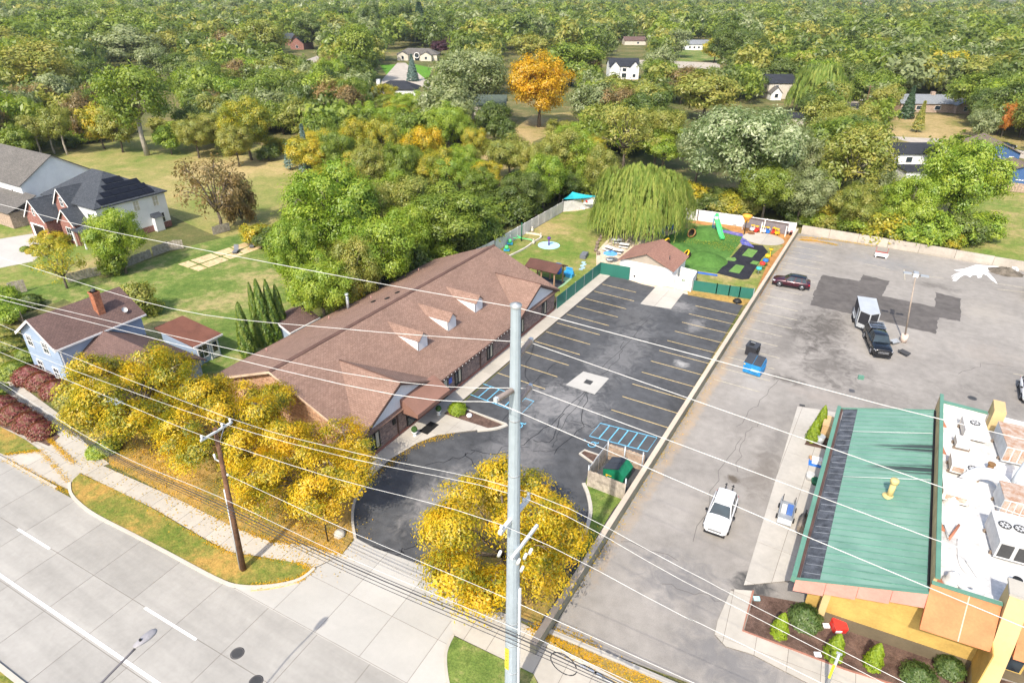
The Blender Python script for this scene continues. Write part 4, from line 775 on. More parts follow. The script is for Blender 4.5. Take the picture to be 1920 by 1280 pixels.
MB().box(11.4, 12.2, 55.8, 57.6, 4.0, 7.0).build('chimney_pier', 'stucco_cream', R); MB().box(11.4, 12.2, 57.61, 57.7, 4, 7.0).build('pier_face', 'parapet_tan', R)
for yy in (36, 41.2, 46, 50.5, 54.5): MB().extr([(0, 5.12), (.55, 5.12), (0, 5.9)], (8.12, yy, 0), (1, 0, 0), (0, 0, 1), (0, .12, 0)).build('parapet_brace', 'flash_red', R)
# sloped orange sign panels and the pier
def opanel(x0, x1, ya, yb, zt=5.95, zb=3.9, out=1.75):
    m = MB(); v = [(x0, ya, zt), (x1, yb, zt), (x1, yb - out, zb), (x0, ya - out, zb), (x0, ya + .3, zt - .2), (x1, yb + .3, zt - .2), (x1, yb - out + .5, zb - .1), (x0, ya - out + .5, zb - .1)]
    m._add(v, [(3, 2, 1, 0), (4, 5, 6, 7), (0, 1, 5, 4), (2, 3, 7, 6), (1, 2, 6, 5), (3, 0, 4, 7)]); o = m.build('sign_panel', 'panel_orange', R)
    xm = x0 + (x1 - x0) * .55; ym = ya + (yb - ya) * .55; MB().extr([(-.03, 0), (.03, 0), (.03, .02), (-.03, .02)], (xm, ym, zt), (1, 0, 0), (0, 0, 1), (0, -out, zb - zt)).build('panel_seam', 'panel_seam', o)
opanel(7.75, 11.2, 35.0, 35.35); opanel(12.25, 16.5, 35.5, 36.0); opanel(16.5, 21, 36.0, 36.5)
m = MB(); m.extr([(33.0, 0), (36.3, 0), (36.3, 6.9), (35.2, 6.9), (34.2, 4.5)], (11.25, 0, 0), (0, 1, 0), (0, 0, 1), (.95, 0, 0)); m.build('pier', 'stucco_cream', R); MB().box(11.2, 12.25, 35.15, 36.5, 6.9, 7.05).build('pier_cap', 'concrete_kerb', R); MB().box(11.2, 11.26, 33.1, 36.2, .97, 4.2).build('pier_side', 'stucco_yellow', R)
m = MB(); m.face((12.2, 35.9, 0), (22, 37, 0), (22, 37, 5), (12.2, 35.9, 5)); m.build('shop_wall', 'stucco_base', R)
for x in (12.3, 13.9, 15.5):
    wv = MB().prism([(x, 35.75 + (x - 12.2) * .11), (x + 1.4, 35.9 + (x - 12.2) * .11), (x + 1.4, 36 + (x - 12.2) * .11), (x, 35.9 + (x - 12.2) * .11)], .9, 2.6).build('window', 'stucco_yellow', R); MB().prism([(x + .12, 35.72 + (x - 12.2) * .11), (x + 1.28, 35.85 + (x - 12.2) * .11), (x + 1.28, 35.9 + (x - 12.2) * .11), (x + .12, 35.8 + (x - 12.2) * .11)], 1.0, 2.5).build('pane', 'window_glass', wv)
# yellow flue on the metal roof
p = G(1664, 938, 4.2); t = T('roof_flue', 'cream capped flue standing on the green metal roof', 'flue', (p.x, p.y, zr_(p.x))); zz = zr_(p.x)
MB().cyl(p.x, p.y, zz - .1, zz + 1.15, .2).build('pipe', mat('flue_cream', (.6, .47, .2), .6), t); MB().lathe([(.2, zz + 1.15), (.28, zz + 1.2), (.29, zz + 1.45), (.24, zz + 1.52), (0, zz + 1.55)], (p.x, p.y, 0), 14).build('cap', 'flue_cream', t); MB().lathe([(.45, zz - .02), (.3, zz + .05), (.2, zz + .12)], (p.x, p.y, 0), 14).build('flashing', 'flue_cream', t)
MB().tube([q(2.3, 45.6, .12), q(7.6, 46.0, .12)], .018, 5).build('cable', 'trim_white', R); MB().tube([q(2.3, 52.2, .12), q(7.6, 52.4, .12)], .018, 5).build('cable', 'trim_white', R)
# rooftop plant
ZF = 5.1
def unit(px0, py0, w_, d_, h_, label, m='unit_pale', rz=.05, fans=0, grille=0, rusty=False, top=None, skid=.25):
    p = G(px0, py0, ZF); t = T('rooftop_unit', label, 'roof unit', (p.x, p.y, ZF), 'machines on the white flat roof', False, rz)
    MB().box(-w_ / 2, w_ / 2, -d_ / 2, d_ / 2, skid, h_).build('casing', m, t); MB().box(-w_ / 2 - .02, w_ / 2 + .02, -d_ / 2 - .02, d_ / 2 + .02, h_, h_ + .05).build('lid', top or m, t)
    for y in (-d_ / 3, d_ / 3): MB().box(-w_ / 2 - .1, w_ / 2 + .1, y - .06, y + .06, .005, skid).build('skid', 'log_wood', t)
    for k in range(fans):
        x = (k - (fans - 1) / 2) * w_ / max(fans, 1) * .9; f = MB(); f.lathe([(.34, h_ + .052), (.36, h_ + .12), (.3, h_ + .12), (.28, h_ + .06), (0, h_ + .058)], (x, d_ * .05, 0), 16); fo = f.build('fan', 'iron', t)
        for b in range(4): MB().obox((x, d_ * .05, h_ + .1), .56, .09, .015, b * .785).build('fan_blade', 'unit_grey', fo)
    for k in range(grille): x = -w_ / 2 + w_ * (k + .5) / grille; MB().box(x - w_ / grille * .38, x + w_ / grille * .38, -d_ / 2 - .04, -d_ / 2 - .005, skid + .15, h_ - .12).build('grille', 'rust' if rusty else 'iron', t)
    return t
unit(1820, 815, 1.5, 2.2, 1.0, 'pale square rooftop box with rusty round outlet near the tan chimney pier', 'unit_pale', .1, 1)
unit(1800, 838, .9, 1.1, .7, 'small pale duct box joined to the square rooftop box', 'unit_grey', .1)
unit(1893, 850, 1.9, 3.4, 1.6, 'large rusty-topped rooftop unit with slatted end beside the back parapet', 'unit_grey', .12, 0, 4, True, 'rust')
unit(1790, 880, .9, 1.6, .9, 'low pale rooftop box with brown hatch against the parapet', 'unit_pale', .05, 0, 1, True)
unit(1818, 895, .8, .9, .7, 'small pale condenser with round grille beside the low box', 'unit_pale', .1, 1)
unit(1785, 930, 1.6, 2.0, .9, 'pale curb box with brown opening near the middle of the parapet', 'unit_pale', .05, 0, 1, True)
unit(1888, 955, 1.5, 2.0, 1.5, 'rusty rooftop unit with slatted front between the duct and the twin fan unit', 'unit_grey', .1, 0, 4, True, 'rust')
unit(1882, 1025, 1.8, 3.0, 1.5, 'big grey rooftop unit with two fans on top and dirty side coil', 'unit_grey', .12, 2, 2)
m = MB(); p = G(1845, 915, ZF); t = T('roof_duct', 'white canvas-wrapped duct curving across the flat roof', 'duct', (p.x, p.y, ZF)); pa = [(p.x - 1.4, p.y - .6, ZF + .4), (p.x - .6, p.y + .3, ZF + .9), (p.x + .5, p.y + .4, ZF + .95), (p.x + 1.3, p.y - .3, ZF + .5)]
m.tube(smooth_path(pa, 5), [.45] * 16, 8); m.build('wrap', 'toy_white', t)
p = G(1897, 915, ZF); t = T('exhaust_pipe', 'tilted galvanized exhaust pipe over the rusty unit', 'pipe', (p.x, p.y, ZF)); MB().tube([(p.x - .2, p.y - .3, ZF), (p.x, p.y, ZF + 1.4), (p.x + .3, p.y + .5, ZF + 2.4)], .2, 12).build('pipe', 'galvanized', t); MB().lathe([(.1, 2.35), (.34, 2.4), (.34, 2.5), (0, 2.6)], (p.x + .3, p.y + .5, ZF), 12).build('cap', 'galvanized', t)
for px, py, r, h, lb in ((1783, 1092, .4, .7, 'round spun exhaust fan in the front corner of the flat roof'), (1783, 945, .42, .5, 'round exhaust fan next to the sooty bracket')):
    p = G(px, py, ZF); t = T('exhaust_fan', lb, 'exhaust fan', (p.x, p.y, ZF)); MB().lathe([(r * 1.2, 0), (r * 1.2, .15), (r * .9, .2), (r * .8, h), (r * .45, h + .05), (.0, h + .02)], (p.x, p.y, ZF), 18).build('housing', 'unit_grey', t); MB().lathe([(r * .4, h + .06), (r * .2, h + .2), (0, h + .2)], (p.x, p.y, ZF), 12).build('motor_cap', 'unit_pale', t)
p = G(1817, 1102, ZF); tag(MB().lathe([(.8, .3), (.75, .1), (.3, .05), (0, .08), (.3, .12), (.7, .2), (.8, .3)], (p.x, p.y, ZF), 18).build('dish', 'unit_pale'), 'dirty upturned dish lying behind the orange sign panel', 'dish')
p = G(1785, 1000, ZF); t = T('pipe', 'bent black and red pipe lying on the white roof', 'pipe', (p.x, p.y, ZF)); MB().tube([(p.x - .5, p.y + .5, ZF + .08), (p.x - .2, p.y - .8, ZF + .08)], .06, 8).build('black_run', 'steel_grey', t); MB().tube([(p.x - .2, p.y - .8, ZF + .1), (p.x + .3, p.y + .7, ZF + .35)], .08, 8).build('red_run', 'flash_red', t)
for px, py in ((1902, 1098), (1855, 880)): p = G(px, py, ZF); tag(MB().cyl(p.x, p.y, ZF, ZF + .5, .2, n=12).cyl(p.x, p.y, ZF + .5, ZF + .58, .26, n=12).build('roof_bucket', 'black_paint' if py > 1000 else mat('bucket_brown', (.25, .14, .06), .7)), 'black pot vent beside the front pier on the roof' if py > 1000 else 'brown bucket standing on the white roof', 'bucket')
m = MB(); p0 = G(1800, 760, ZF)
tag(MB().tube(smooth_path([G(1795, 1010, ZF + .05), G(1800, 1060, ZF + .05), G(1835, 1090, ZF + .05), G(1810, 1050, ZF + .05)], 5), .025, 5).build('cable', 'unit_grey'), 'loose grey cable looped on the white flat roof', 'cable')
# things on the restaurant walkway
p = G(1473, 965); t = T('smoker_grill', 'steel barrel smoker cart with blue tray on the concrete walk', 'grill', (p.x, p.y, .06), None, False, .05)
MB().box(-.55, .55, -1.1, 1.0, .45, .5).build('bed', 'steel_grey', t)
for x in (-.55, .5): MB().box(x, x + .05, -1.1, 1.0, .5, .85).build('side_rail', 'steel_grey', t)
MB().obox((0, -1.25, .35), 1.0, .5, .04, 0, .5).build('ramp', 'galvanized', t); MB().box(.0, .42, -.6, .5, .52, .72).build('tray', mat('tray_blue', (.08, .17, .45), .5), t); MB().box(-.4, -.05, -.5, .4, .52, .65).build('box', 'toy_white', t)
for x in (-.45, .45): MB().tube([(x, .9, .5), (x, 1.3, .9)], .03, 6).build('handle', 'iron', t)
for x in (-.62, .62):
    for y in (-.7, .6): MB().tube([(x - .05, y, .2), (x + .05, y, .2)], .2, 12).build('wheel', 'tyre_rubber', t)
p = G(1507, 995); t = T('barrel_smoker', 'rusty barrel smoker against the restaurant wall under the green edge', 'grill', (p.x, p.y, .06)); MB().tube([(p.x - .2, p.y - .9, .8), (p.x - .2, p.y + .7, .8)], .33, 14).build('barrel', mat('old_steel', (.3, .25, .2), .6, .3, metal=.3), t)
for y in (-.6, .4): MB().box(p.x - .45, p.x + .05, p.y + y - .04, p.y + y + .04, 0.06, .55).build('leg', 'iron', t)
MB().cyl(p.x - .2, p.y + .4, 1.0, 1.7, .07, n=8).build('stack', 'iron', t)
p = G(1533, 872); t = T('cable_spool_stack', 'stack of crates with blue pallet by the restaurant wall', 'crates', (p.x, p.y, .06)); MB().obox((p.x - .2, p.y, .12), 1.1, .8, .12, .1).build('pallet', 'toy_blue', t); MB().obox((p.x - .15, p.y + .1, .4), .8, .6, .4, .2).build('crate', 'trim_white', t); MB().obox((p.x - .45, p.y + .5, .2), .7, .5, .25, .3).build('box', mat('cardboard', (.45, .28, .15), .9), t)
p = G(1526, 905); t = T('plant_pot', 'wire basket and dark green pots by the restaurant wall', 'pots', (p.x, p.y, .06)); MB().cyl(p.x - .4, p.y + .3, .06, .6, .3, .34, 14).build('basket', 'unit_grey', t); MB().cyl(p.x + .1, p.y - .1, .06, .5, .3, .36, 12).build('pot', 'dark_green_paint', t)
p = G(1536, 832); tag(MB().cyl(p.x, p.y, .06, .85, .28, .33, 16).cyl(p.x, p.y, .85, .9, .36, .36, 16).build('rubbish_bin', 'galvanized'), 'ribbed galvanized bin beside the conical shrubs', 'bin')
p = G(1550, 812); tag(MB().box(p.x - .5, p.x + .35, p.y - .9, p.y + .9, .06, 1.3).box(p.x - .53, p.x + .38, p.y - .93, p.y + .93, 1.3, 1.36).build('utility_box', 'parapet_tan'), 'tan utility cabinet behind the galvanized bin', 'cabinet')
struct('planting_bed', MB().prism(gp([(1508, 834), (1548, 843), (1560, 800), (1545, 790), (1520, 812)]), .0, .09), 'mulch_brown')
p = G(1570, 1180); t = T('storage_tote', 'red plastic tote lying in the mulch bed by the yellow wall', 'box', (p.x, p.y, .06)); MB().obox((p.x, p.y, .4), .8, .75, .6, .5, .25).build('body', 'toy_red', t); MB().obox((p.x + .06, p.y - .42, .3), .4, .04, .22, .5, .25).build('sticker', 'toy_white', t)
for px, py, lb in ((1548, 1175, 'white plastic bag at the foot of the yellow pier'), (1532, 1229, 'scrap of white paper at the edge of the mulch bed'), (1418, 1124, 'pale blue sheet lying in the mulch bed corner'), (1796, 1258, 'small white sign stub beside the clipped round shrub')):
    p = G(px, py); tag(MB().obox((p.x, p.y, .14), .4, .3, .1, .5, .2).obox((p.x + .08, p.y, .2), .2, .2, .08, .9).build('litter', 'splash_blue' if 'blue' in lb else 'toy_white'), lb, 'litter')
# ================================================================ vehicles
def paint(name, c, rough=.25, metal=.2):
    g = NG(name); g.bsdf(g.ramp(g.noise(g.pos(), 1.5, 3), [(.3, tuple(x * .9 for x in c)), (.7, c)]), rough, .5, metal, coat=.6); MATS[name] = g.m; return g.m
paint('car_plum', (.055, .008, .018)); paint('car_black', (.008, .009, .011)); paint('car_white', (.82, .82, .82), .3, 0); glass('car_glass', (.015, .03, .04), .05); mat('car_trim', (.02, .02, .022), .6, bump=0); mat('alloy', (.35, .36, .38), .35, metal=.7, bump=0); mat('lamp_red', (.5, .01, .02), .3, bump=0); mat('lamp_clear', (.7, .72, .75), .2, bump=0); mat('grille_silver', (.45, .46, .48), .4, metal=.5, bump=0); mat('chrome', (.6, .6, .6), .2, metal=.9, bump=0)
def loft(secs, closed_ends=True):
    mb = MB(); n = len(secs[0]); 
    for s_ in secs: mb.v += [tuple(p) for p in s_]
    for i in range(len(secs) - 1):
        for k in range(n - 1): mb.f.append((i * n + k, (i + 1) * n + k, (i + 1) * n + k + 1, i * n + k + 1)); mb.sm.append(True)
    if closed_ends: mb.f += [tuple(range(n)), tuple(range(len(mb.v) - 1, len(mb.v) - n - 1, -1))]; mb.sm += [False, False]
    return mb
def section(x, w_, zb, zs, zt, tuck=.9):
    h = [(0, zb), (w_ * .82, zb), (w_ * .96, zb + .1), (w_, (zb + zs) / 2), (w_ * .985, zs - .06), (w_ * tuck, zs + (zt - zs) * .55), (w_ * tuck * .72, zt), (0, zt + .02)]
    return [Vector((x, -y, z)) for y, z in h] + [Vector((x, y, z)) for y, z in h[::-1][1:]]
def car(name, label, cat, loc, rz, Lc, Wc, Hc, pm, st, cab, wheel_r=.36, wx=(1.4, -1.4), roofm=None, lower=None, tail=True, group=None):
    """st: body stations (x, width factor, bottom, shoulder, top); cab: base front/rear, roof front/rear, belt height"""
    t = T(name, label, cat, loc, group, False, rz); hw = Wc / 2
    B = loft([section(x, hw * f, a, b, c, k) for x, f, a, b, c, k in st]).build('body', pm, t)
    bf, br, rf_, rr, zb = cab; q = lambda x, y, z: Vector((x, y, z)); bw, rw = hw * .9, hw * .7; zr = Hc
    C = MB(); P8 = [q(bf, -bw, zb), q(bf, bw, zb), q(br, bw * .96, zb), q(br, -bw * .96, zb), q(rf_, -rw, zr - .05), q(rf_, rw, zr - .05), q(rr, rw, zr - .08), q(rr, -rw, zr - .08)]
    C._add(P8, [(0, 3, 7, 4), (1, 5, 6, 2), (0, 4, 5, 1), (2, 6, 7, 3)]); C.build('cabin', pm, t)
    R_ = MB(); ov = .0; prof = [(-1, 0), (-.9, .04), (-.5, .07), (0, .08), (.5, .07), (.9, .04), (1, 0)]
    secs = []
    for k, (x, dz) in enumerate(((rf_ + .04, -.055), (rf_ - .25, .0), ((rf_ + rr) / 2, .015), (rr + .3, -.02), (rr - .06, -.09))): secs.append([q(x, y * rw, zr - .05 + dz + z) for y, z in prof])
    loft(secs, False).build('roof', roofm or pm, t)
    def pane(nm, a, b, c, d, ins=.08, off=.012):
        ctr = (a + b + c + d) / 4; v = [p + (ctr - p) * ins for p in (a, b, c, d)]; n = (v[1] - v[0]).cross(v[3] - v[0]).normalized()
        if n.dot(ctr - Vector((0, 0, zb))) < 0: n = -n
        MB()._add([p + n * off for p in v], [(0, 1, 2, 3)]).build(nm, 'car_glass', t)
    pane('windscreen', P8[0], P8[1], P8[5], P8[4], .06); pane('rear_window', P8[2], P8[3], P8[7], P8[6], .12)
    for s_ in (-1, 1):
        lo0, lo1, hi0, hi1 = q(bf, s_ * bw, zb), q(br, s_ * bw * .96, zb), q(rf_, s_ * rw, zr - .05), q(rr, s_ * rw, zr - .08)
        for a, b in ((.04, .40), (.43, .74), (.77, .97)): pane('side_window', lo0.lerp(lo1, a), lo0.lerp(lo1, b), hi0.lerp(hi1, b), hi0.lerp(hi1, a), .1)
        MB().obox((bf - .35, s_ * (hw + .09), zb + .06), .13, .2, .15).build('mirror', 'car_trim', t)
        for x in wx:
            M = Matrix.Rotation(rad(90), 4, 'X'); ww = MB(); ww.lathe([(0, -.02), (wheel_r * 1.17, -.02), (wheel_r * 1.17, .02), (0, .02)], (x, s_ * (hw - .02), wheel_r), 20, M); ww.build('wheel_arch', 'car_trim', t)
            w2 = MB(); w2.lathe([(wheel_r * .6, -.1), (wheel_r * .93, -.11), (wheel_r, -.06), (wheel_r, .06), (wheel_r * .93, .11), (wheel_r * .6, .1)], (x, s_ * (hw - .06), wheel_r), 20, M); W = w2.build('tyre', 'tyre_rubber', t)
            r_ = MB(); r_.lathe([(wheel_r * .62, .0), (wheel_r * .66, .02), (wheel_r * .55, .03), (wheel_r * .5, -.02), (0, -.02)], (x, s_ * (hw + .03), wheel_r), 16, M)
            for k in range(5): r_.obox((x, s_ * (hw + .04), wheel_r), wheel_r * 1.15, .02, .06, 0, 0, k * math.pi / 5)
            r_.build('rim', 'alloy', W)
        fx = st[0][0]; MB().obox((fx - .22, s_ * hw * .74, st[1][3] - .03), .3, .36, .13, -s_ * .5).build('headlight', 'lamp_clear', t)
        rx = st[-1][0]; MB().obox((rx + .12, s_ * hw * .78, st[-2][3] - .16), .2, .26, .16).build('tail_light', 'lamp_red', t)
    fx = st[0][0]; MB().box(fx - .12, fx + .03, -hw * .55, hw * .55, st[0][2] + .22, st[0][3] - .02).build('grille', 'car_trim', t)
    for k in range(3): MB().box(fx + .028, fx + .045, -hw * .52, hw * .52, st[0][2] + .26 + k * .1, st[0][2] + .29 + k * .1).build('grille_bar', 'grille_silver', t)
    MB().box(fx - .15, fx + .06, -hw * .84, hw * .84, .26, .4).build('front_bumper', lower or 'car_trim', t); MB().box(st[-1][0] - .05, st[-1][0] + .15, -hw * .84, hw * .84, .3, .5).build('rear_bumper', lower or 'car_trim', t)
    for s_ in (-1, 1): MB().box(wx[1] + .45, wx[0] - .45, s_ * hw - .05, s_ * hw + .02, .24, .38).build('sill', 'car_trim', t)
    return t
SUV = [(2.36, .78, .34, .72, .86, .84), (2.2, .93, .3, .85, .98, .86), (1.6, 1.0, .28, .93, 1.06, .88), (1.0, 1.0, .28, .97, 1.1, .88), (.3, 1.0, .28, .98, 1.08, .92), (-1.2, 1.0, .28, 1.0, 1.08, .92), (-2.0, .98, .3, 1.02, 1.12, .9), (-2.3, .9, .36, 1.0, 1.1, .86), (-2.4, .8, .42, .92, 1.0, .8)]
car('parked_car', 'dark plum SUV with black roof parked against the low wall', 'car', (-8.7, 90.35, 0), math.pi + .1, 4.8, 1.95, 1.68, 'car_plum', SUV, (1.0, -2.05, .25, -1.7, 1.02), .39, (1.45, -1.45), 'car_black')
XO = [(2.2, .74, .34, .66, .8, .8), (2.05, .92, .3, .8, .92, .84), (1.5, .99, .27, .88, 1.02, .86), (.95, 1.0, .26, .93, 1.07, .88), (.3, 1.0, .26, .95, 1.05, .9), (-1.1, 1.0, .26, .97, 1.06, .9), (-1.9, .97, .3, .98, 1.08, .88), (-2.15, .88, .36, .95, 1.04, .84), (-2.22, .78, .42, .88, .96, .8)]
wc = car('parked_car', 'white compact SUV with black mirrors and rear bike rack in the driving lane', 'car', (-5.05, 40.5, 0), -math.pi / 2 + .045, 4.45, 1.86, 1.66, 'car_white', XO, (.98, -1.95, .2, -1.65, 1.0), .36, (1.33, -1.33))
for y in (-.25, .28): MB().tube([(-2.2, y, .7), (-2.35, y, 1.3), (-2.75, y, 1.35)], .04, 6).tube([(-2.6, y - .12, 1.33), (-2.6, y + .12, 1.33)], .03, 6).build('bike_rack', 'black_paint', wc)
car('parked_car', 'white car parked behind the restaurant roof at the lot edge', 'car', (17.3, 74.2, 0), -math.pi / 2, 4.45, 1.86, 1.6, 'car_white', XO, (.98, -1.95, .2, -1.65, 1.0), .35, (1.33, -1.33))
PU = [(2.95, .86, .42, .9, 1.06, .86), (2.85, .96, .38, 1.0, 1.16, .88), (2.2, 1.0, .36, 1.06, 1.24, .9), (1.3, 1.0, .36, 1.1, 1.26, .92), (.4, 1.0, .36, 1.12, 1.22, .94), (-.8, 1.0, .36, 1.14, 1.22, .95), (-2.7, .99, .38, 1.16, 1.24, .96), (-2.95, .97, .42, 1.14, 1.22, .95)]
def pickup(label, loc, rz):
    p = car('pickup_truck', label, 'truck', loc, rz, 5.9, 2.05, 1.95, 'car_black', PU, (1.35, -.85, .75, -.65, 1.18), .42, (1.95, -1.85))
    MB().box(-2.9, -.9, -.9, .9, 1.22, 1.3).build('bed_cover', 'car_trim', p); cp = MB(); cp._add([(-.9, -.95, 1.22), (-.9, .95, 1.22), (-2.9, .95, 1.22), (-2.9, -.95, 1.22), (-.95, -.75, 1.85), (-.95, .75, 1.85), (-2.75, .75, 1.85), (-2.75, -.75, 1.85)], [(0, 3, 7, 4), (1, 5, 6, 2), (0, 4, 5, 1), (2, 6, 7, 3), (4, 7, 6, 5)]); cp.build('bed_cap', 'car_black', p)
    for x in (-1.1, -1.75, -2.6): MB().box(x - .04, x + .04, -.82, .82, 1.9, 1.95).build('rack_bar', 'chrome', p)
    for s_ in (-1, 1): MB().box(-2.8, -.95, s_ * .8 - .03, s_ * .8 + .03, 1.86, 1.91).build('rack_rail', 'chrome', p)
    return p
pickup('black pickup truck with bed cap and ladder rack hitched to the trailer', (3.0, 77.4, 0), math.atan2(-.965, .265))
pickup('dark pickup truck parked at the edge of the lot near the gravel heap', (20.3, 103.5, 0), math.pi / 2)
# enclosed trailer
t = T('cargo_trailer', 'enclosed silver cargo trailer with dark V-shaped nose behind the pickup', 'trailer', (1.15, 83.0, 0), None, False, math.atan2(-.97, .17)); mat('trailer_silver', (.55, .57, .58), .4, .1, metal=.3); mat('trailer_dark', (.035, .035, .04), .5)
fp = [(-2.5, -1.05), (1.9, -1.05), (2.75, 0), (1.9, 1.05), (-2.5, 1.05)]
MB().prism(fp, .45, 2.45).build('box', 'trailer_dark', t); MB().prism([(x * 1.01, y * 1.02) for x, y in fp], 2.45, 2.52).build('roof', 'trailer_silver', t); MB().prism([(x * 1.012, y * 1.03) for x, y in fp], .45, .95).build('stone_guard', 'trailer_silver', t)
for s_ in (-1, 1):
    MB().box(1.84, 1.96, s_ * 1.06 - .05, s_ * 1.06 + .05, .95, 2.45).build('corner_post', 'trailer_silver', t); MB().box(-1.4, .4, s_ * 1.1 - .06, s_ * 1.3, .75, .85).build('fender', 'trailer_silver', t)
    for x in (-.95, -.05): MB().lathe([(0, -.1), (.34, -.1), (.36, 0), (.34, .1), (.2, .11), (0, .09)], (x, s_ * 1.17, .36), 18, Matrix.Rotation(rad(90), 4, 'X')).build('wheel', 'tyre_rubber', t)
MB().box(2.66, 2.78, -.06, .06, .95, 2.45).build('nose_post', 'trailer_silver', t); MB().tube([(1.6, -.8, .5), (3.7, 0, .5), (1.6, .8, .5)], .06, 6).build('tow_bar', 'iron', t); MB().box(.3, 1.1, -1.075, -1.055, .6, 2.2).build('side_door', 'trailer_silver', t)
# ================================================================ bins, carts and lot furniture
mat('skip_blue', (.03, .25, .55), .5, .2, 2); mat('skip_green', (.01, .17, .08), .5, .2, 2); mat('lid_black', (.045, .05, .06), .6, .2)
def dumpster(label, loc, rz, m, w_=1.85):
    t = T('dumpster', label, 'dumpster', loc, None, False, rz); a = w_ / 2
    MB().extr([(-.8, .1), (.75, .1), (.95, 1.25), (.35, 1.85), (-.95, 1.35)], (-a, 0, 0), (0, 1, 0), (0, 0, 1), (w_, 0, 0)).build('bin', m, t)
    for s_ in (-1, 1):
        MB().extr([(.96, 1.27), (.36, 1.87), (.36, 1.93), (1.0, 1.31)], (s_ * a / 2 - a * .48, 0, 0), (0, 1, 0), (0, 0, 1), (a * .96, 0, 0)).build('lid', 'lid_black', t) if False else MB().extr([(-.98, 1.37), (.37, 1.88), (.37, 1.94), (-.98, 1.43)], (s_ * a / 2 - a * .47, 0, 0), (0, 1, 0), (0, 0, 1), (a * .94, 0, 0)).build('lid', 'lid_black', t)
        MB().box(s_ * a - .07, s_ * a + .07, -.5, .5, .75, .95).build('fork_pocket', m, t)
    for k in range(4): MB().box(-a * .8 + k * a * .5, -a * .8 + k * a * .5 + .05, -.985, -.9, .2, 1.2).build('rib', m, t)
    for x in (-a + .15, a - .15):
        for y in (-.6, .6): MB().cyl(x, y, 0, .1, .07, n=8).build('caster', 'iron', t)
    return t
t = dumpster('blue dumpster with dark lids standing in the marked bays by the low wall', (-7.85, 64.3, 0), -.12, 'skip_blue'); MB().obox((.35, -.96, .7), .8, .12, .25).build('pocket_plate', mat('skip_pale', (.2, .45, .7), .5), t); MB().obox((-.8, -.93, 1.15), .15, .1, .12).build('sticker', 'toy_yellow', t)
t = dumpster('green dumpster with black lid inside the wooden fence enclosure', (-13.65, 40.5, 0), -1.62, 'skip_green'); MB().obox((.93, -.4, .9), .02, .5, .22).build('sticker', 'toy_yellow', t)
t = T('waste_hopper', 'black grease hopper with square opening behind the blue dumpster', 'bin', (-8.9, 67.9, 0), None, False, -.2); MB().box(-.6, .6, -.45, .45, .1, 1.1).build('tank', 'trailer_dark', t); MB().extr([(-.5, 1.1), (.5, 1.1), (.5, 1.5), (-.5, 1.25)], (-.65, 0, 0), (0, 1, 0), (0, 0, 1), (1.3, 0, 0)).build('hood', 'lid_black', t); MB().obox((-.1, -.12, 1.4), .5, .4, .04, 0, .24).build('lid', 'black_paint', t); MB().obox((-.1, .15, 1.5), .5, .05, .08).build('handle', 'steel_grey', t); MB().box(.6, .75, -.3, .3, .7, 1.15).build('side_box', 'black_paint', t)
# wooden enclosure, every board a piece
mat('old_board', (.44, .38, .31), .9, .35, 3); mat('old_board_warm', (.42, .31, .23), .9, .3, 3)
E_ = T('dumpster_enclosure', 'weathered wooden board enclosure with open metal gate around the green dumpster', 'enclosure', (-13.9, 40.5, 0))
def boards(o, a, b, h, m, n, th=.03, jit=.04, name='board'):
    a = Vector(a); b = Vector(b); t = (b - a) / n
    for k in range(n):
        p = a + t * (k + .04); q = a + t * (k + .96); strip([p, q], th, .03, h + random.uniform(-jit, jit)).build(name, m if not isinstance(m, tuple) else m[k % len(m)], o)
boards(E_, (-15.5, 38.5), (-12.2, 38.5), 1.7, 'old_board', 22); boards(E_, (-15.4, 42.6), (-12.2, 42.7), 1.7, 'old_board_warm', 22)
for z in (.5, 1.5): strip([(-15.4, 42.52), (-12.25, 42.62)], .05, z, z + .1).build('rail', 'old_board', E_); strip([(-15.5, 38.6), (-12.2, 38.6)], .05, z, z + .1).build('rail', 'log_wood', E_)
for x, y in ((-15.5, 38.65), (-15.45, 42.5), (-13.9, 42.5), (-12.3, 42.55), (-12.3, 38.7)): MB().cyl(x, y, 0, 2.0, .06, n=10).lathe([(.07, 2.0), (.08, 2.05), (0, 2.12)], (x, y, 0), 8).build('post', 'galvanized', E_)
for y0, y1 in ((38.8, 40.5), (40.6, 42.35)):
    MB().tube([(-15.5, y0, .2), (-15.5, y1, .2), (-15.5, y1, 1.8), (-15.5, y0, 1.8), (-15.5, y0, .2)], .03, 6).build('gate_frame', 'galvanized', E_); boards(E_, (-15.46, y0 + .05), (-15.46, y1 - .05), 1.7, 'old_board', 12, .02, 0, 'gate_board')
isl = struct('planting_island', MB().prism(gp([(1088, 852), (1096, 846), (1122, 855), (1112, 868)]), -.1, .08), 'mulch_brown'); strip(gp([(1087, 851), (1096, 845), (1122, 854), (1112, 869)]), .18, -.1, .14, True).build('kerb', 'concrete_kerb', isl)
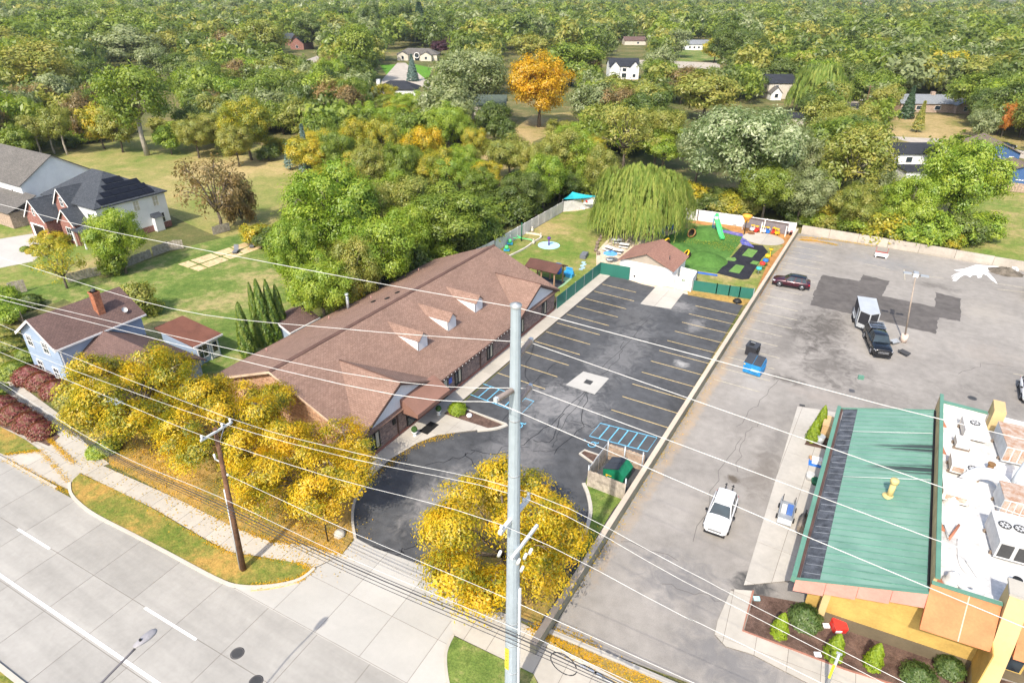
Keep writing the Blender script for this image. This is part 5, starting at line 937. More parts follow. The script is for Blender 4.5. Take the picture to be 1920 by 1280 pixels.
# lamp of the worn lot
t = T('lot_lamp', 'tall rusty lot lamp with three flat heads on a round concrete base', 'lamp', (5.6, 80.4, 0)); tp = Vector((4.75, 80.8, 8.0))
MB().cyl(5.6, 80.4, 0, .95, .38, n=18).build('base', mat('base_pink', (.62, .5, .42), .9), t); MB().tube([(5.6, 80.4, .9), (5.15, 80.6, 4.5), tp], [.1, .08, .06], 10).build('pole', mat('pole_rusty', (.4, .33, .27), .7, .3, metal=.2), t); MB().obox(tp, .5, .3, .3).build('bracket', 'unit_pale', t)
for dx, dy, lb in ((-.85, .1, 0), (.85, .1, 0), (0, .7, 0)): MB().obox(tp + Vector((dx, dy, .1)), .8 if dx else .5, .5 if dx else .8, .12, .15).build('lamp_head', 'steel_grey', t); MB().tube([tp, tp + Vector((dx, dy, .05))], .03, 6).build('arm', 'iron', t)
for px, py, rz, lb in ((1678, 640, .9, 'grey lamp head lying beside the concrete base and the pickup'), (1696, 661, -.6, 'dark lamp head lying in front of the concrete base')):
    p = G(px, py, .3); o = T('lamp_head', lb, 'lamp head', (p.x, p.y, 0), None, False, rz); MB().obox((0, 0, .35), 1.1, .6, .12, 0, .25).build('housing', 'steel_grey' if rz > 0 else 'iron', o); MB().obox((-.6, 0, .25), .35, .1, .1).build('neck', 'iron', o); MB().cyl(-.4, 0, 0, .3, .05, n=8).build('stub', 'iron', o)
p = G(1651, 482); t = T('flat_cart', 'red and white flat cart by the back concrete wall', 'cart', (p.x, p.y, 0), None, False, .05); MB().box(-.85, .85, -.6, .9, .45, .55).build('deck', mat('cart_red', (.45, .1, .08), .7, .3), t); MB().box(-.9, .9, -.72, -.6, .35, .85).build('front_board', 'trim_white', t)
for k in range(6): MB().box(-.8 + k * .28, -.58 + k * .28, -.58, .88, .551, .58).build('plank', 'cart_red', t)
for x in (-.7, .7):
    for y in (-.55, .7): MB().tube([(x - .07, y, .2), (x + .07, y, .2)], .2, 12).build('wheel', 'trim_white' if y < 0 else 'tyre_rubber', t)
for x in (-.8, .8): MB().box(x - .03, x + .03, .85, .9, .55, 1.3).build('stake', 'cart_red', t)
z6 = lambda L_: [(1600 + x / 6, 420 + y / 6) for x, y in L_]
spill = z6([(1130, 515), (1240, 505), (1380, 458), (1530, 468), (1640, 478), (1560, 510), (1510, 535), (1560, 585), (1590, 620), (1622, 675), (1545, 622), (1500, 575), (1455, 560), (1440, 600), (1400, 605), (1385, 570), (1340, 575), (1310, 600), (1285, 580), (1250, 570), (1200, 600), (1150, 645), (1130, 640), (1180, 580), (1240, 540), (1170, 530)])
MB().prism(gp(spill), -.05, .004).build('white_spill', mat('spill_white', (.8, .8, .79), .8, .08, 2), RLOT)
for k in range(3): strip(smooth_path(gp(z6([(1120 - 8 * k, 640 - 25 * k), (1160, 585 - 14 * k), (1240, 545 - 5 * k)])), 4), .09, .001, .007).build('white_spill', 'spill_white', RLOT)
p = G(1884, 510); rs = np.random.default_rng(4); m = MB(); m.lathe([(2.3, -.02), (1.9, .12), (1.3, .35), (.7, .55), (.25, .62), (0, .63)], (0, 0, 0), 26); m.v = [(x * (1 + rs.uniform(-.12, .12)) + p.x, y * .8 * (1 + rs.uniform(-.12, .12)) + p.y, z * (1 + rs.uniform(-.25, .25))) for x, y, z in m.v]; gh = m.build('gravel_heap', 'gravel'); tag(gh, 'dark gravel heap spilling beside the white powder at the back wall', 'heap')
for k in range(3): pp = G(1900 + k * 3, 504 + k * 2); tag(MB().obox((pp.x, pp.y, .2), .5, .35, .3, k * .8, .2).build('sack', 'toy_white'), 'white sack on the far side of the gravel heap', 'sack', 'white sacks by the gravel heap')
for px, py, nm, lb in ((445, 1224, 'manhole_cover', 'round iron manhole cover near the lane joint'), (480, 1277, 'manhole_cover', 'round iron manhole cover at the street edge of the picture'), (1823, 746, 'manhole_cover', 'iron cover in the worn asphalt behind the restaurant')):
    p = G(px, py); t = T(nm, lb, 'manhole', (p.x, p.y, 0)); MB().lathe([(.42, .002), (.42, .012), (.36, .014), (0, .013)], (p.x, p.y, 0), 20).build('cover', 'iron', t); strip([(p.x + .36 * math.cos(a), p.y + .36 * math.sin(a)) for a in np.linspace(0, 6.283, 17)[:-1]], .03, .014, .02, True).build('ring', mat('iron_light', (.14, .13, .13), .6), t)
for px, py, lb in ((1504, 760, 'dark drain lid in the lot beside the concrete walk'), (1597, 762, 'green floodlight bracket at the back edge of the green roof')):
    p = G(px, py); tag(MB().obox((p.x, p.y, .02 if px < 1550 else 3.4), .5, .3, .04 if px < 1550 else .35, .2).build('drain_lid' if px < 1550 else 'floodlight', 'iron' if px < 1550 else 'roof_green_trim'), lb, 'lid' if px < 1550 else 'lamp')
# ================================================================ poles and wires
mat('pole_steel', (.40, .465, .51), .5, .1, .4, metal=.25); mat('pole_wood', (.16, .085, .05), .9, .35, 2); mat('arm_pale', (.62, .64, .63), .6, .1); mat('wire_bright', (.66, .65, .62), .5, bump=0); mat('wire_dark', (.05, .05, .055), .6, bump=0); mat('insul', (.34, .28, .24), .5); mat('porcelain', (.72, .72, .7), .35)
SP = Vector((-11.35, 19.45, 0)); WP = Vector((-32.5, 17.98, 0))
S_ = T('steel_pole', 'tall tapered galvanized steel utility pole with cross arms and post insulators', 'utility pole', SP)
MB().tube([SP, SP + Vector((0, 0, 25.4))], [.43, .2], 12, True, False).build('shaft', 'pole_steel', S_)
for z in (3.2, 5.5, 6.4, 7.2, 12, 17, 20): r = .43 - .23 * z / 25.4; MB().cyl(SP.x, SP.y, z, z + .06, r + .015, n=12).build('band', 'steel_grey', S_)
def insulator(a, b, nm='insulator', r=.13):
    a = Vector(a); b = Vector(b); m = MB(); n = 9; pts = []; rs_ = []
    for k in range(n * 2 + 1): pts.append(a.lerp(b, k / (2 * n))); rs_.append(r if k % 2 else r * .6)
    m.tube(pts, rs_, 10); m.build(nm, 'insul', S_); MB().obox(b, .16, .16, .2).build('clamp', 'galvanized', S_)
att = {}
for key, z, sgn, ln in (('C2', 23.0, 1, 1.05), ('C3', 20.7, 1, 1.1), ('C4', 21.6, -1, 1.25)):
    a = SP + Vector((0, sgn * .22, z)); b = SP + Vector((0, sgn * (.22 + ln), z + .25)); insulator(a, b); att[key] = b + Vector((0, 0, -.12))
MB().lathe([(.22, 25.3), (.24, 25.42), (0, 25.5)], (SP.x, SP.y, 0), 12).build('cap', 'steel_grey', S_); att['C1'] = SP + Vector((0, 0, 25.3))
MB().box(SP.x - .09, SP.x + .09, SP.y - 1.25, SP.y + 1.45, 14.35, 14.55).build('cross_arm', 'arm_pale', S_); MB().box(SP.x + .28, SP.x + .42, SP.y - .75, SP.y + 1.75, 12.5, 12.66).build('cross_arm', 'arm_pale', S_)
for dy, key in ((-1.1, 'c'), (.95, 'b'), (1.4, 'a')):
    q = SP + Vector((0, dy, 14.55)); MB().lathe([(.04, 0), (.09, .05), (.05, .12), (.1, .18), (.05, .26), (0, .3)], q, 10).build('pin_insulator', 'porcelain', S_); att[key] = q + Vector((0, 0, .3))
for dx, dy, z in ((.35, -.2, 11.7), (.55, .1, 11.9), (.75, .25, 12.2), (.5, -.1, 11.2), (-.25, -.95, 12.6)): q = SP + Vector((dx, dy, z)); MB().tube([q, q + Vector((.1, .02, .35))], [.09, .07], 10).build('cutout', 'porcelain', S_)
MB().box(SP.x + .36, SP.x + .46, SP.y - .06, SP.y + .06, 0, 9.8).build('conduit', 'trim_white', S_)
sg = MB().box(SP.x - .2, SP.x + .02, SP.y - .44, SP.y - .41, 3.6, 5.3).build('number_tag', mat('tag_yellow', (.8, .65, .05), .6), S_)
for k in range(5): MB().box(SP.x - .17, SP.x - .02, SP.y - .448, SP.y - .441, 3.75 + k * .3, 3.8 + k * .3).build('marking', 'black_paint', sg)
W_ = T('wooden_pole', 'brown wooden utility pole with pale cross arm and riser pipe on the grass verge', 'utility pole', WP); wt = Vector((-32.4, 18.55, 12.0))
MB().tube([WP, wt], [.2, .13], 12).build('shaft', 'pole_wood', W_); pa = WP.lerp(wt, .985); MB().obox(pa + Vector((.12, 0, 0)), .1, 2.3, .13).build('cross_arm', 'arm_pale', W_)
watt = {}
for dy, key in ((-1.0, 'c'), (.45, 'b'), (1.05, 'a')):
    q = pa + Vector((.12, dy, .07)); MB().lathe([(.04, 0), (.09, .05), (.05, .12), (.1, .18), (.05, .26), (0, .3)], q, 10).build('pin_insulator', 'porcelain', W_); watt[key] = q + Vector((0, 0, .28))
MB().tube([pa + Vector((.12, .55, 0)), pa + Vector((.1, .08, -.8))], .025, 5).build('brace', 'galvanized', W_)
MB().tube([WP + Vector((-.2, -.12, 0)), WP.lerp(wt, .6) + Vector((-.17, -.1, 0))], .06, 8).build('riser_pipe', 'galvanized', W_)
q = WP.lerp(wt, .78); MB().obox(q + Vector((-.35, 0, .0)), .6, .05, .05).tube([q + Vector((-.6, 0, 0)), q + Vector((-.65, 0, .4))], .07, 8).build('bracket', 'porcelain', W_); natt = WP.lerp(wt, .7) + Vector((.16, .1, 0)); MB().obox(natt, .2, .1, .1).build('clamp', 'porcelain', W_)
def onplane(px, py, A, slope):
    d = ray(px, py); n = Vector((-slope, 1, 0)); t = n.dot(Vector(A) - Vector((0, 0, H))) / n.dot(d); return Vector((0, 0, H)) + d * t
SLP = .066
def wire(key, label, A, left, right, r=.014, m='wire_bright', mid=(), grp='overhead wires'):
    """span through its fixing points; pixels only fix its height in the vertical plane of the pole line"""
    pl = [onplane(x, y, A, SLP) for x, y in left]; pr = [onplane(x, y, A, SLP) for x, y in right]
    e0 = pl[0] + (pl[0] - (pl[1] if len(pl) > 1 else Vector(A))).normalized() * 30; e1 = pr[-1] + (pr[-1] - (pr[-2] if len(pr) > 1 else Vector(A))).normalized() * 30
    pts = smooth_path([e0] + pl + [Vector(A)], 5) + [pr[-1], e1]; o = MB().tube(pts, r, 6).build('overhead_wire', m); tag(o, label, 'wire', grp); return o
wire('C1', 'topmost overhead wire meeting the very top of the steel pole', att['C1'], [(0, 383), (188, 430), (640, 518)], [(1280, 667), (1660, 760)], .012)
wire('C2', 'overhead wire held by the highest post insulator of the steel pole', att['C2'], [(0, 483), (320, 578), (640, 616)], [(1280, 763), (1900, 960)], .0135)
wire('C3', 'overhead wire held by the lowest post insulator on the far side of the steel pole', att['C3'], [(0, 554), (640, 698)], [(1280, 856), (1750, 1010)])
wire('C4', 'overhead wire held by the post insulator on the street side of the steel pole', att['C4'], [(0, 561), (640, 720)], [(1145, 852), (1500, 1000)])
for key, lf, rtp, lb in (('a', [(0, 608), (90, 650)], [(1280, 1065), (1600, 1230)], 'overhead wire at the school-side end of both cross arms'), ('b', [(0, 640), (138, 694)], [(1280, 1088), (1560, 1230)], 'overhead wire on the middle pin of both cross arms'), ('c', [(0, 660), (232, 756)], [(1280, 1154), (1480, 1250)], 'overhead wire at the street-side end of both cross arms')):
    A = att[key]; pl = [onplane(x, y, watt[key], SLP) for x, y in lf]; e0 = pl[0] + (pl[0] - watt[key]).normalized() * 30; pr = [onplane(x, y, A, SLP) for x, y in rtp]; e1 = pr[-1] + (pr[-1] - A).normalized() * 40
    sag = watt[key].lerp(A, .5) - Vector((0, 0, .25)); tag(MB().tube(smooth_path([e0] + pl + [watt[key], sag, A] + pr + [e1], 4), .0125, 6).build('overhead_wire', 'wire_bright'), lb, 'wire', 'overhead wires')
A = SP + Vector((-.35, -.1, 8.75)); tag(MB().tube(smooth_path([natt, natt.lerp(A, .5) - Vector((0, 0, .2)), A, onplane(1280, 1270, A, SLP), onplane(1500, 1370, A, SLP)], 5), .0135, 6).build('overhead_wire', 'wire_bright'), 'low bright wire from the wooden pole clamp to the steel pole', 'wire', 'overhead wires')
for k, (dz, r, lb) in enumerate(((0, .035, 'thickest black cable of the low bundle along the street'), (.28, .022, 'upper black cable of the low bundle along the street'), (-.3, .022, 'black cable just below the thick one in the low bundle'), (-.6, .018, 'lowest thin black cable of the low bundle'), (.75, .016, 'thin grey cable a little above the low bundle'))):
    A = SP + Vector((-.05, -.5 - .02 * k, 6.7 + dz)); B = WP + Vector((0, -.3, 6.3 + dz)); l0 = onplane(205, 850 - dz * 10, B, SLP); l1 = onplane(0, 722 - dz * 8, B, SLP); r0 = onplane(1115, 1262 - dz * 20, A, SLP)
    pts = [l1 + (l1 - l0), l1, l0, B, B.lerp(A, .5) - Vector((0, 0, .3)), A, r0, r0 + (r0 - A)]; tag(MB().tube(smooth_path(pts, 4), r, 5).build('street_cable', 'wire_dark' if k < 4 else 'unit_grey'), lb, 'cable', 'low cables along the street')
A = SP + Vector((3.6, .1, 6.3)); t = T('cable_loop', 'black coiled cable loop with white splice cases hanging from the low bundle', 'cable loop', A)
MB().tube([A + Vector((.75 * math.cos(a) - .6, .0, -.6 + .75 * math.sin(a))) for a in np.linspace(.3, 6.2, 20)], .03, 6).build('loop', 'wire_dark', t)
for dx in (.3, .75, 1.2, 2.2): MB().tube([A + Vector((dx, 0, .0 - dx * .03)), A + Vector((dx + .32, 0, -.02 - dx * .03))], .08, 8).build('splice_case', 'trim_white', t)
MB().tube([A + Vector((1.55, 0, -.05)), A + Vector((2.1, 0, -.07))], .09, 8).build('splice_case', 'unit_grey', t)
# street lamp leaning in from the street side
hp = G(272, 1196, 10.5); bp = G(185, 1285, 10.0); t = T('street_lamp', 'grey cobra head street lamp reaching over the road', 'street lamp', (bp.x + .2, bp.y - 2.2, 0)); root = Vector((bp.x + .3, bp.y - 2.6, 0)); mat('lamp_grey', (.16, .15, .16), .5, metal=.3)
dv = (hp - bp).normalized(); MB().tube([root, root + Vector((0, 0, 8.8))], [.13, .09], 10).build('pole', 'lamp_grey', t); MB().tube(smooth_path([root + Vector((0, 0, 8.8)), root.lerp(bp, .5) + Vector((0, 0, 4.75)), bp, hp - dv * .5], 4), .05, 8).build('arm', 'lamp_grey', t)
rzh = math.atan2(dv.y, dv.x); m = MB(); m.lathe([(0, -.55), (.11, -.52), (.2, -.2), (.24, .1), (.2, .4), (.08, .55), (0, .56)], (0, 0, 0), 14, Matrix.Rotation(rad(90), 4, 'Y')); m.v = [(hp.x + x * math.cos(rzh) - y * math.sin(rzh), hp.y + x * math.sin(rzh) + y * math.cos(rzh), hp.z + z * .45) for x, y, z in m.v]; m.build('head', mat('lamp_head_grey', (.3, .29, .3), .5), t); MB().cyl(hp.x - dv.x * .2, hp.y - dv.y * .2, hp.z + .08, hp.z + .16, .06, n=10).build('photocell', 'black_paint', t)
p = G(615, 1015); t = T('post_lamp', 'small black post lamp with lantern on the leafy lawn', 'post lamp', p); MB().cyl(p.x, p.y, 0, 2.5, .05, n=8).build('post', 'black_paint', t); MB().lathe([(.1, 2.45), (.19, 2.8), (.16, 2.82), (0, 2.8)], (p.x, p.y, 0), 6).build('lantern', 'porcelain', t); MB().lathe([(.26, 2.8), (.12, 3.0), (.0, 3.1)], (p.x, p.y, 0), 6).build('cap', 'black_paint', t)
p = G(637, 1003); m = MB(); m.lathe([(.42, 0), (.45, .2), (.3, .42), (0, .5)], (p.x, p.y, 0), 7); tag(m.build('rock', 'concrete_kerb'), 'pale boulder beside the small post lamp', 'rock')
p = G(1549, 1288); t = T('marker_post', 'reflective marker post with yellow band beside the mulch bed', 'marker post', p); MB().cyl(p.x, p.y, 0, 3.1, .1, .08, 10).build('pole', 'galvanized', t); MB().box(p.x - .12, p.x + .02, p.y - .13, p.y - .1, 1.0, 2.2).build('yellow_band', 'tag_yellow', t); MB().obox(p + Vector((0, 0, 3.12)), .3, .1, .1).build('top_bracket', 'galvanized', t)
# ================================================================ houses
siding('blue_siding', (.33, .42, .55), .14, 1); siding('white_siding', (.8, .8, .8), .16, 1); siding('navy_siding', (.06, .13, .3), .18, 1); siding('cream_siding', (.62, .57, .48), .18, 1); bricks('red_brick', (.3, .12, .09), (.22, .08, .06), (.35, .28, .25)); bricks('tan_brick', (.42, .3, .22), (.34, .24, .18), (.45, .4, .35)); bricks('chimney_brick', (.42, .15, .07), (.34, .11, .05), (.3, .2, .15))
shingles('roof_brown', (.17, .11, .095), (.13, .085, .075)); shingles('roof_slate', lin(118, 124, 132, .45), lin(100, 106, 114, .42)); shingles('roof_grey', lin(160, 155, 148, .5), lin(140, 136, 130, .46)); shingles('roof_dark', lin(88, 92, 100, .45), lin(76, 80, 88, .42)); shingles('roof_tan', lin(178, 158, 140, .55), lin(160, 142, 126, .5)); shingles('roof_plum', lin(86, 72, 84, .45), lin(76, 62, 74, .42)); shingles('roof_sage', lin(130, 145, 132, .5), lin(115, 130, 118, .45)); shingles('roof_pale', lin(190, 196, 200, .5), lin(172, 178, 184, .5))
def gable(mb, x0, x1, y0, y1, ze, zr, axis, ov=.35, th=.12):
    if axis == 'x':
        yc = (y0 + y1) / 2; s_ = (zr - ze) / (yc - y0); slab_roof(mb, (x0 - ov, y0 - ov, ze - ov * s_), (x1 + ov, y0 - ov, ze - ov * s_), (x1 + ov, yc, zr), (x0 - ov, yc, zr), th); slab_roof(mb, (x1 + ov, y1 + ov, ze - ov * s_), (x0 - ov, y1 + ov, ze - ov * s_), (x0 - ov, yc, zr), (x1 + ov, yc, zr), th)
    else:
        xc = (x0 + x1) / 2; s_ = (zr - ze) / (xc - x0); slab_roof(mb, (x0 - ov, y1 + ov, ze - ov * s_), (x0 - ov, y0 - ov, ze - ov * s_), (xc, y0 - ov, zr), (xc, y1 + ov, zr), th); slab_roof(mb, (x1 + ov, y0 - ov, ze - ov * s_), (x1 + ov, y1 + ov, ze - ov * s_), (xc, y1 + ov, zr), (xc, y0 - ov, zr), th)
def hip(mb, x0, x1, y0, y1, ze, zr, ov=.4):
    x0 -= ov; x1 += ov; y0 -= ov; y1 += ov; yc = (y0 + y1) / 2; xc = (x0 + x1) / 2
    if x1 - x0 >= y1 - y0: h = (y1 - y0) / 2; a, b = (x0 + h, yc, zr), (x1 - h, yc, zr); fs = [(0, 1, 5, 4), (1, 2, 5), (2, 3, 4, 5), (3, 0, 4)]
    else: h = (x1 - x0) / 2; a, b = (xc, y0 + h, zr), (xc, y1 - h, zr); fs = [(0, 1, 4), (1, 2, 5, 4), (2, 3, 5), (3, 0, 4, 5)]
    v = [(x0, y0, ze), (x1, y0, ze), (x1, y1, ze), (x0, y1, ze), a, b]; mb._add(v, fs); mb._add([(x, y, ze - .18) for x, y, _ in v[:4]] + v[:4], [(3, 2, 1, 0), (0, 1, 5, 4), (1, 2, 6, 5), (2, 3, 7, 6), (3, 0, 4, 7)])
def block(mb, x0, x1, y0, y1, h, zr=None, axis=None):
    if axis == 'x': mb.extr([(y0, 0), (y1, 0), (y1, h), ((y0 + y1) / 2, zr - .1), (y0, h)], (x0, 0, 0), (0, 1, 0), (0, 0, 1), (x1 - x0, 0, 0))
    elif axis == 'y': mb.extr([(x0, 0), (x1, 0), (x1, h), ((x0 + x1) / 2, zr - .1), (x0, h)], (0, y0, 0), (1, 0, 0), (0, 0, 1), (0, y1 - y0, 0))
    else: mb.box(x0, x1, y0, y1, 0, h)
def win(parent, face, u, z, c, w_=1.0, h_=1.2, fm='trim_white', gm='window_glass', mull=True):
    """window with frame, pane and bars on a wall; face: -y,+y,-x,+x; c: wall plane"""
    t = .09; fr = MB(); pn = MB(); sg = -1 if face[0] == '-' else 1; ax = face[1]
    def bx(mb, a, b, z0, z1, d0, d1):
        lo, hi = sorted((c + sg * d0, c + sg * d1))
        mb.box(a, b, lo, hi, z0, z1) if ax == 'y' else mb.box(lo, hi, a, b, z0, z1)
    a, b = u - w_ / 2, u + w_ / 2
    for q in ((a - t, b + t, z - t, z), (a - t, b + t, z + h_, z + h_ + t), (a - t, a, z, z + h_), (b, b + t, z, z + h_)): bx(fr, *q, -.02, .07)
    if mull: bx(fr, a, b, z + h_ / 2 - .03, z + h_ / 2 + .03, -.02, .05); bx(fr, u - .025, u + .025, z, z + h_ / 2 - .031, -.02, .045); bx(fr, u - .025, u + .025, z + h_ / 2 + .031, z + h_, -.02, .045)
    o = fr.build('window', fm, parent); bx(pn, a, b, z, z + h_, -.02, .02); pn.build('pane', gm, o); return o
# --- blue split-level house
B = T('blue_house', 'pale blue split-level house with brown shingle roofs and brick chimney', 'house', (-69.3, 28, 0)); x0, x1, y0, y1 = -72.7, -66.0, 24.4, 33.0
m = MB(); block(m, x0, x1, y0, y1, 5.2, 7.3, 'y'); m.build('wall', 'blue_siding', B); m = MB(); gable(m, x0, x1, y0, y1, 5.25, 7.35, 'y', .4); rf = m.build('roof', 'roof_brown', B)
for s_ in (-1, 1): MB().extr([(0, -.3), (0, -.02), (1, -.02), (1, -.3)], (-69.35 + s_ * 3.75, y0 - .43, 5.02), (-s_ * 3.75, 0, 2.34), (0, 0, 1), (0, .05, 0)).build('barge_board', 'trim_white', rf)
MB().box(x1 + .36, x1 + .46, y0 - .4, y1 + .4, 4.82, 5.0).build('gutter', 'trim_white', rf)
for u, z in ((-71.4, 3.7), (-68.4, 3.7), (-71.0, .9), (-68.0, .9)): win(B, '-y', u, z, y0, .95, 1.15)
MB().box(-68.0, -67.2, 29.6, 30.3, 5.5, 8.5).box(-68.05, -67.15, 29.55, 30.35, 8.3, 8.5).build('chimney', 'chimney_brick', B); MB().lathe([(.2, 8.5), (.25, 8.75), (0, 8.85)], (-67.6, 29.95, 0), 8).build('chimney_cap', 'iron', B)
MB().tube([(-66.6, 31.8, 5.4), (-66.5, 31.8, 5.9)], .04, 6).lathe([(.0, 0), (.25, .05), (.3, .12)], (-66.5, 31.8, 5.9), 10, Matrix.Rotation(.9, 4, 'Y')).build('satellite_dish', 'unit_grey', B)
m = MB(); block(m, -65.98, -56.5, 24.9, 32.6, 2.6, 4.9, 'x'); m.build('wing_wall', 'blue_siding', B); m = MB(); gable(m, -65.55, -56.3, 24.9, 32.6, 2.75, 5.05, 'x', .45); m.build('wing_roof', 'roof_brown', B)
d = MB().box(-63.6, -62.7, 24.82, 24.9, .2, 2.25).build('door', 'trim_white', B); MB().box(-63.4, -62.9, 24.79, 24.818, 1.0, 2.05).build('pane', 'window_glass', d); win(B, '-y', -64.7, .9, 24.9, .5, 1.3, mull=False)
m = MB(); m.extr([(-62.9, 2.2), (-60.2, 2.2), (-60.2, 2.35), (-61.55, 3.3), (-62.9, 2.35)], (0, 23.4, 0), (1, 0, 0), (0, 0, 1), (0, 1.45, 0)); m.build('porch_gable', 'trim_white', B)
for x in (-62.7, -60.4): MB().box(x - .08, x + .08, 23.5, 23.66, 0, 2.2).build('porch_post', 'trim_white', B)
MB().box(-66.0 + .02, -65.9, 24.5, 24.6, 0, 4.8).build('downspout', 'trim_white', B)
# --- its garden room
N = T('garden_room', 'small blue-grey garden room with flat brown roof and glazed door', 'shed', (-62.5, 35.6, 0)); m = MB(); m.extr([(-65.4, 0), (-59.5, 0), (-59.5, 2.5), (-65.4, 2.9)], (0, 34.3, 0), (1, 0, 0), (0, 0, 1), (0, 2.7, 0)); m.build('wall', 'blue_siding', N)
m = MB(); slab_roof(m, (-59.1, 33.9, 2.6), (-59.1, 37.4, 2.6), (-65.8, 37.4, 3.05), (-65.8, 33.9, 3.05), .16); m.build('roof', mat('roll_roof', lin(150, 100, 82, .55), .9), N); MB().box(-59.14, -59.02, 33.86, 37.44, 2.38, 2.58).build('fascia', 'trim_white', N)
win(N, '+x', 35.0, .7, -59.5, 1.1, 1.5); dd = MB().box(-59.49, -59.4, 36.0, 36.85, .1, 2.1).build('door', 'trim_white', N); MB().box(-59.39, -59.375, 36.15, 36.7, .8, 1.95).build('pane', 'window_glass', dd)
for y in (34.35, 35.75): MB().box(-59.5, -59.38, y, y + .12, 0, 2.4).build('corner_board', 'trim_white', N)
# --- low house behind the arborvitae
Q = T('low_house', 'low house with brown roof and blue side wall behind the arborvitae', 'house', (-57.0, 45, 0)); m = MB(); block(m, -58.6, -54.4, 42.6, 46.6, 1.9, 2.8, 'y'); m.build('wall', 'blue_siding', Q); m = MB(); gable(m, -58.6, -54.4, 42.6, 46.6, 1.95, 2.85, 'y', .3); m.build('roof', 'roof_brown', Q); MB().box(-54.05, -53.95, 42.3, 46.9, 1.7, 1.86).build('gutter', 'trim_white', Q)
for a in (-1, 1): MB().extr([(0, -.25), (0, 0), (1, 0), (1, -.25)], (-56.5 + a * 2.4, 42.27, 1.84), (-a * 2.4, 0, 1.02), (0, 0, 1), (0, .06, 0)).build('barge_board', 'trim_white', Q)
# --- white house with solar panels
Hs = T('white_house', 'white two-storey house with slate hip roof, solar panels and brick front gables', 'house', (-111, 55, 0)); X0_, X1_, Y0_, Y1_ = -118.4, -103.8, 50.0, 61.4
MB().box(X0_, X1_, Y0_, Y1_, 1.0, 6.0).build('wall', 'white_siding', Hs); MB().box(X0_ - .01, X1_ + .015, Y0_ - .015, Y1_ + .01, 0, 1.0).build('brick_base', 'red_brick', Hs)
m = MB(); hip(m, X0_, X1_, Y0_, Y1_, 6.0, 9.7); rf = m.build('roof', 'roof_slate', Hs)
# solar panels on the east slope, each a piece
sl = (9.7 - 6.0) / 6.1; th = math.atan(sl)
for row, (ya, n) in enumerate(((51.6, 6), (52.9, 5), (54.0, 4), (55.0, 2))):
    for k in range(n):
        xx = X1_ + .4 - .75 - row * 1.12; zz = 6.0 + (X1_ + .4 - xx) * sl + .1; y = ya + k * 1.5; MB().obox((xx, y, zz), 1.12, 1.44, .05, 0, 0, th).build('solar_panel', mat('solar_black', (.01, .011, .016), .3, bump=0), rf)
for u, z in ((56.3, 4.0), (59.6, 4.0), (60.0, 1.1), (52.4, 4.0)): win(Hs, '+x', u, z, X1_, .9, 1.5, gm='blind_cream' if z > 3 and u > 55 else 'window_glass')
win(Hs, '-y', -106.0, 3.4, Y0_, .9, 1.4); MB().box(X1_ + .0, X1_ + .8, 58.2, 59.6, 0, 2.3).build('side_bay', 'white_siding', Hs); MB().extr([(X1_, 2.3), (X1_ + 1.0, 2.3), (X1_, 2.9)], (0, 58.1, 0), (1, 0, 0), (0, 0, 1), (0, 1.6, 0)).build('bay_roof', 'roof_slate', Hs)
def front_gable(x0, x1, yf, yb, ze, zr, nm):
    m = MB(); block(m, x0, x1, yf, yb, ze, zr, 'y'); o = m.build('front_gable', 'red_brick', Hs); m = MB(); gable(m, x0, x1, yf, yb, ze + .05, zr + .05, 'y', .3); m.build('gable_roof', 'roof_slate', o); xc = (x0 + x1) / 2; hw = (x1 - x0) / 2 + .3; dz = (zr - ze) * hw / ((x1 - x0) / 2)
    for s_ in (-1, 1): MB().extr([(0, -.28), (0, -.02), (1, -.02), (1, -.28)], (xc + s_ * hw, yf - .33, zr + .05 - dz), (-s_ * hw, 0, dz), (0, 0, 1), (0, .05, 0)).build('barge_board', 'trim_white', o)
    return o
front_gable(-118.6, -113.0, 46.6, 51, 3.5, 6.3, 'g'); front_gable(-113.6, -109.6, 49.2, 54, 5.8, 8.1, 'g'); front_gable(-111.0, -107.0, 47.8, 51, 3.6, 5.6, 'g')
g2 = MB().box(-118.0, -114.0, 46.52, 46.6, 0, 2.3).build('garage_door', 'trim_white', Hs); MB().box(-117.3, -114.2, 46.5, 46.518, .02, 2.1).build('opening', 'dark_hole', g2); win(Hs, '-y', -115.8, 3.8, 46.6, .45, 1.0, mull=False); win(Hs, '-y', -111.6, 5.3, 49.2, .8, 1.3); win(Hs, '-y', -109.0, .7, 47.8, 1.3, 1.9)
m = MB(); slab_roof(m, (-107.6, 47.2, 2.7), (-104.6, 47.2, 2.7), (-104.6, 50.1, 3.4), (-107.6, 50.1, 3.4), .12); m.build('porch_roof', 'roof_slate', Hs)
for x in (-107.4, -104.8): MB().box(x - .09, x + .09, 47.4, 47.58, 0, 2.6).build('porch_post', 'trim_white', Hs)
MB().box(-107.2, -106.3, 49.9, 49.98, .2, 2.3).build('front_door', 'trim_white', Hs); MB().tube([(-103.7, 49.9, 5.8), (-103.7, 49.9, .3), (-103.4, 49.2, .1)], .06, 6).build('downspout', 'trim_white', Hs)
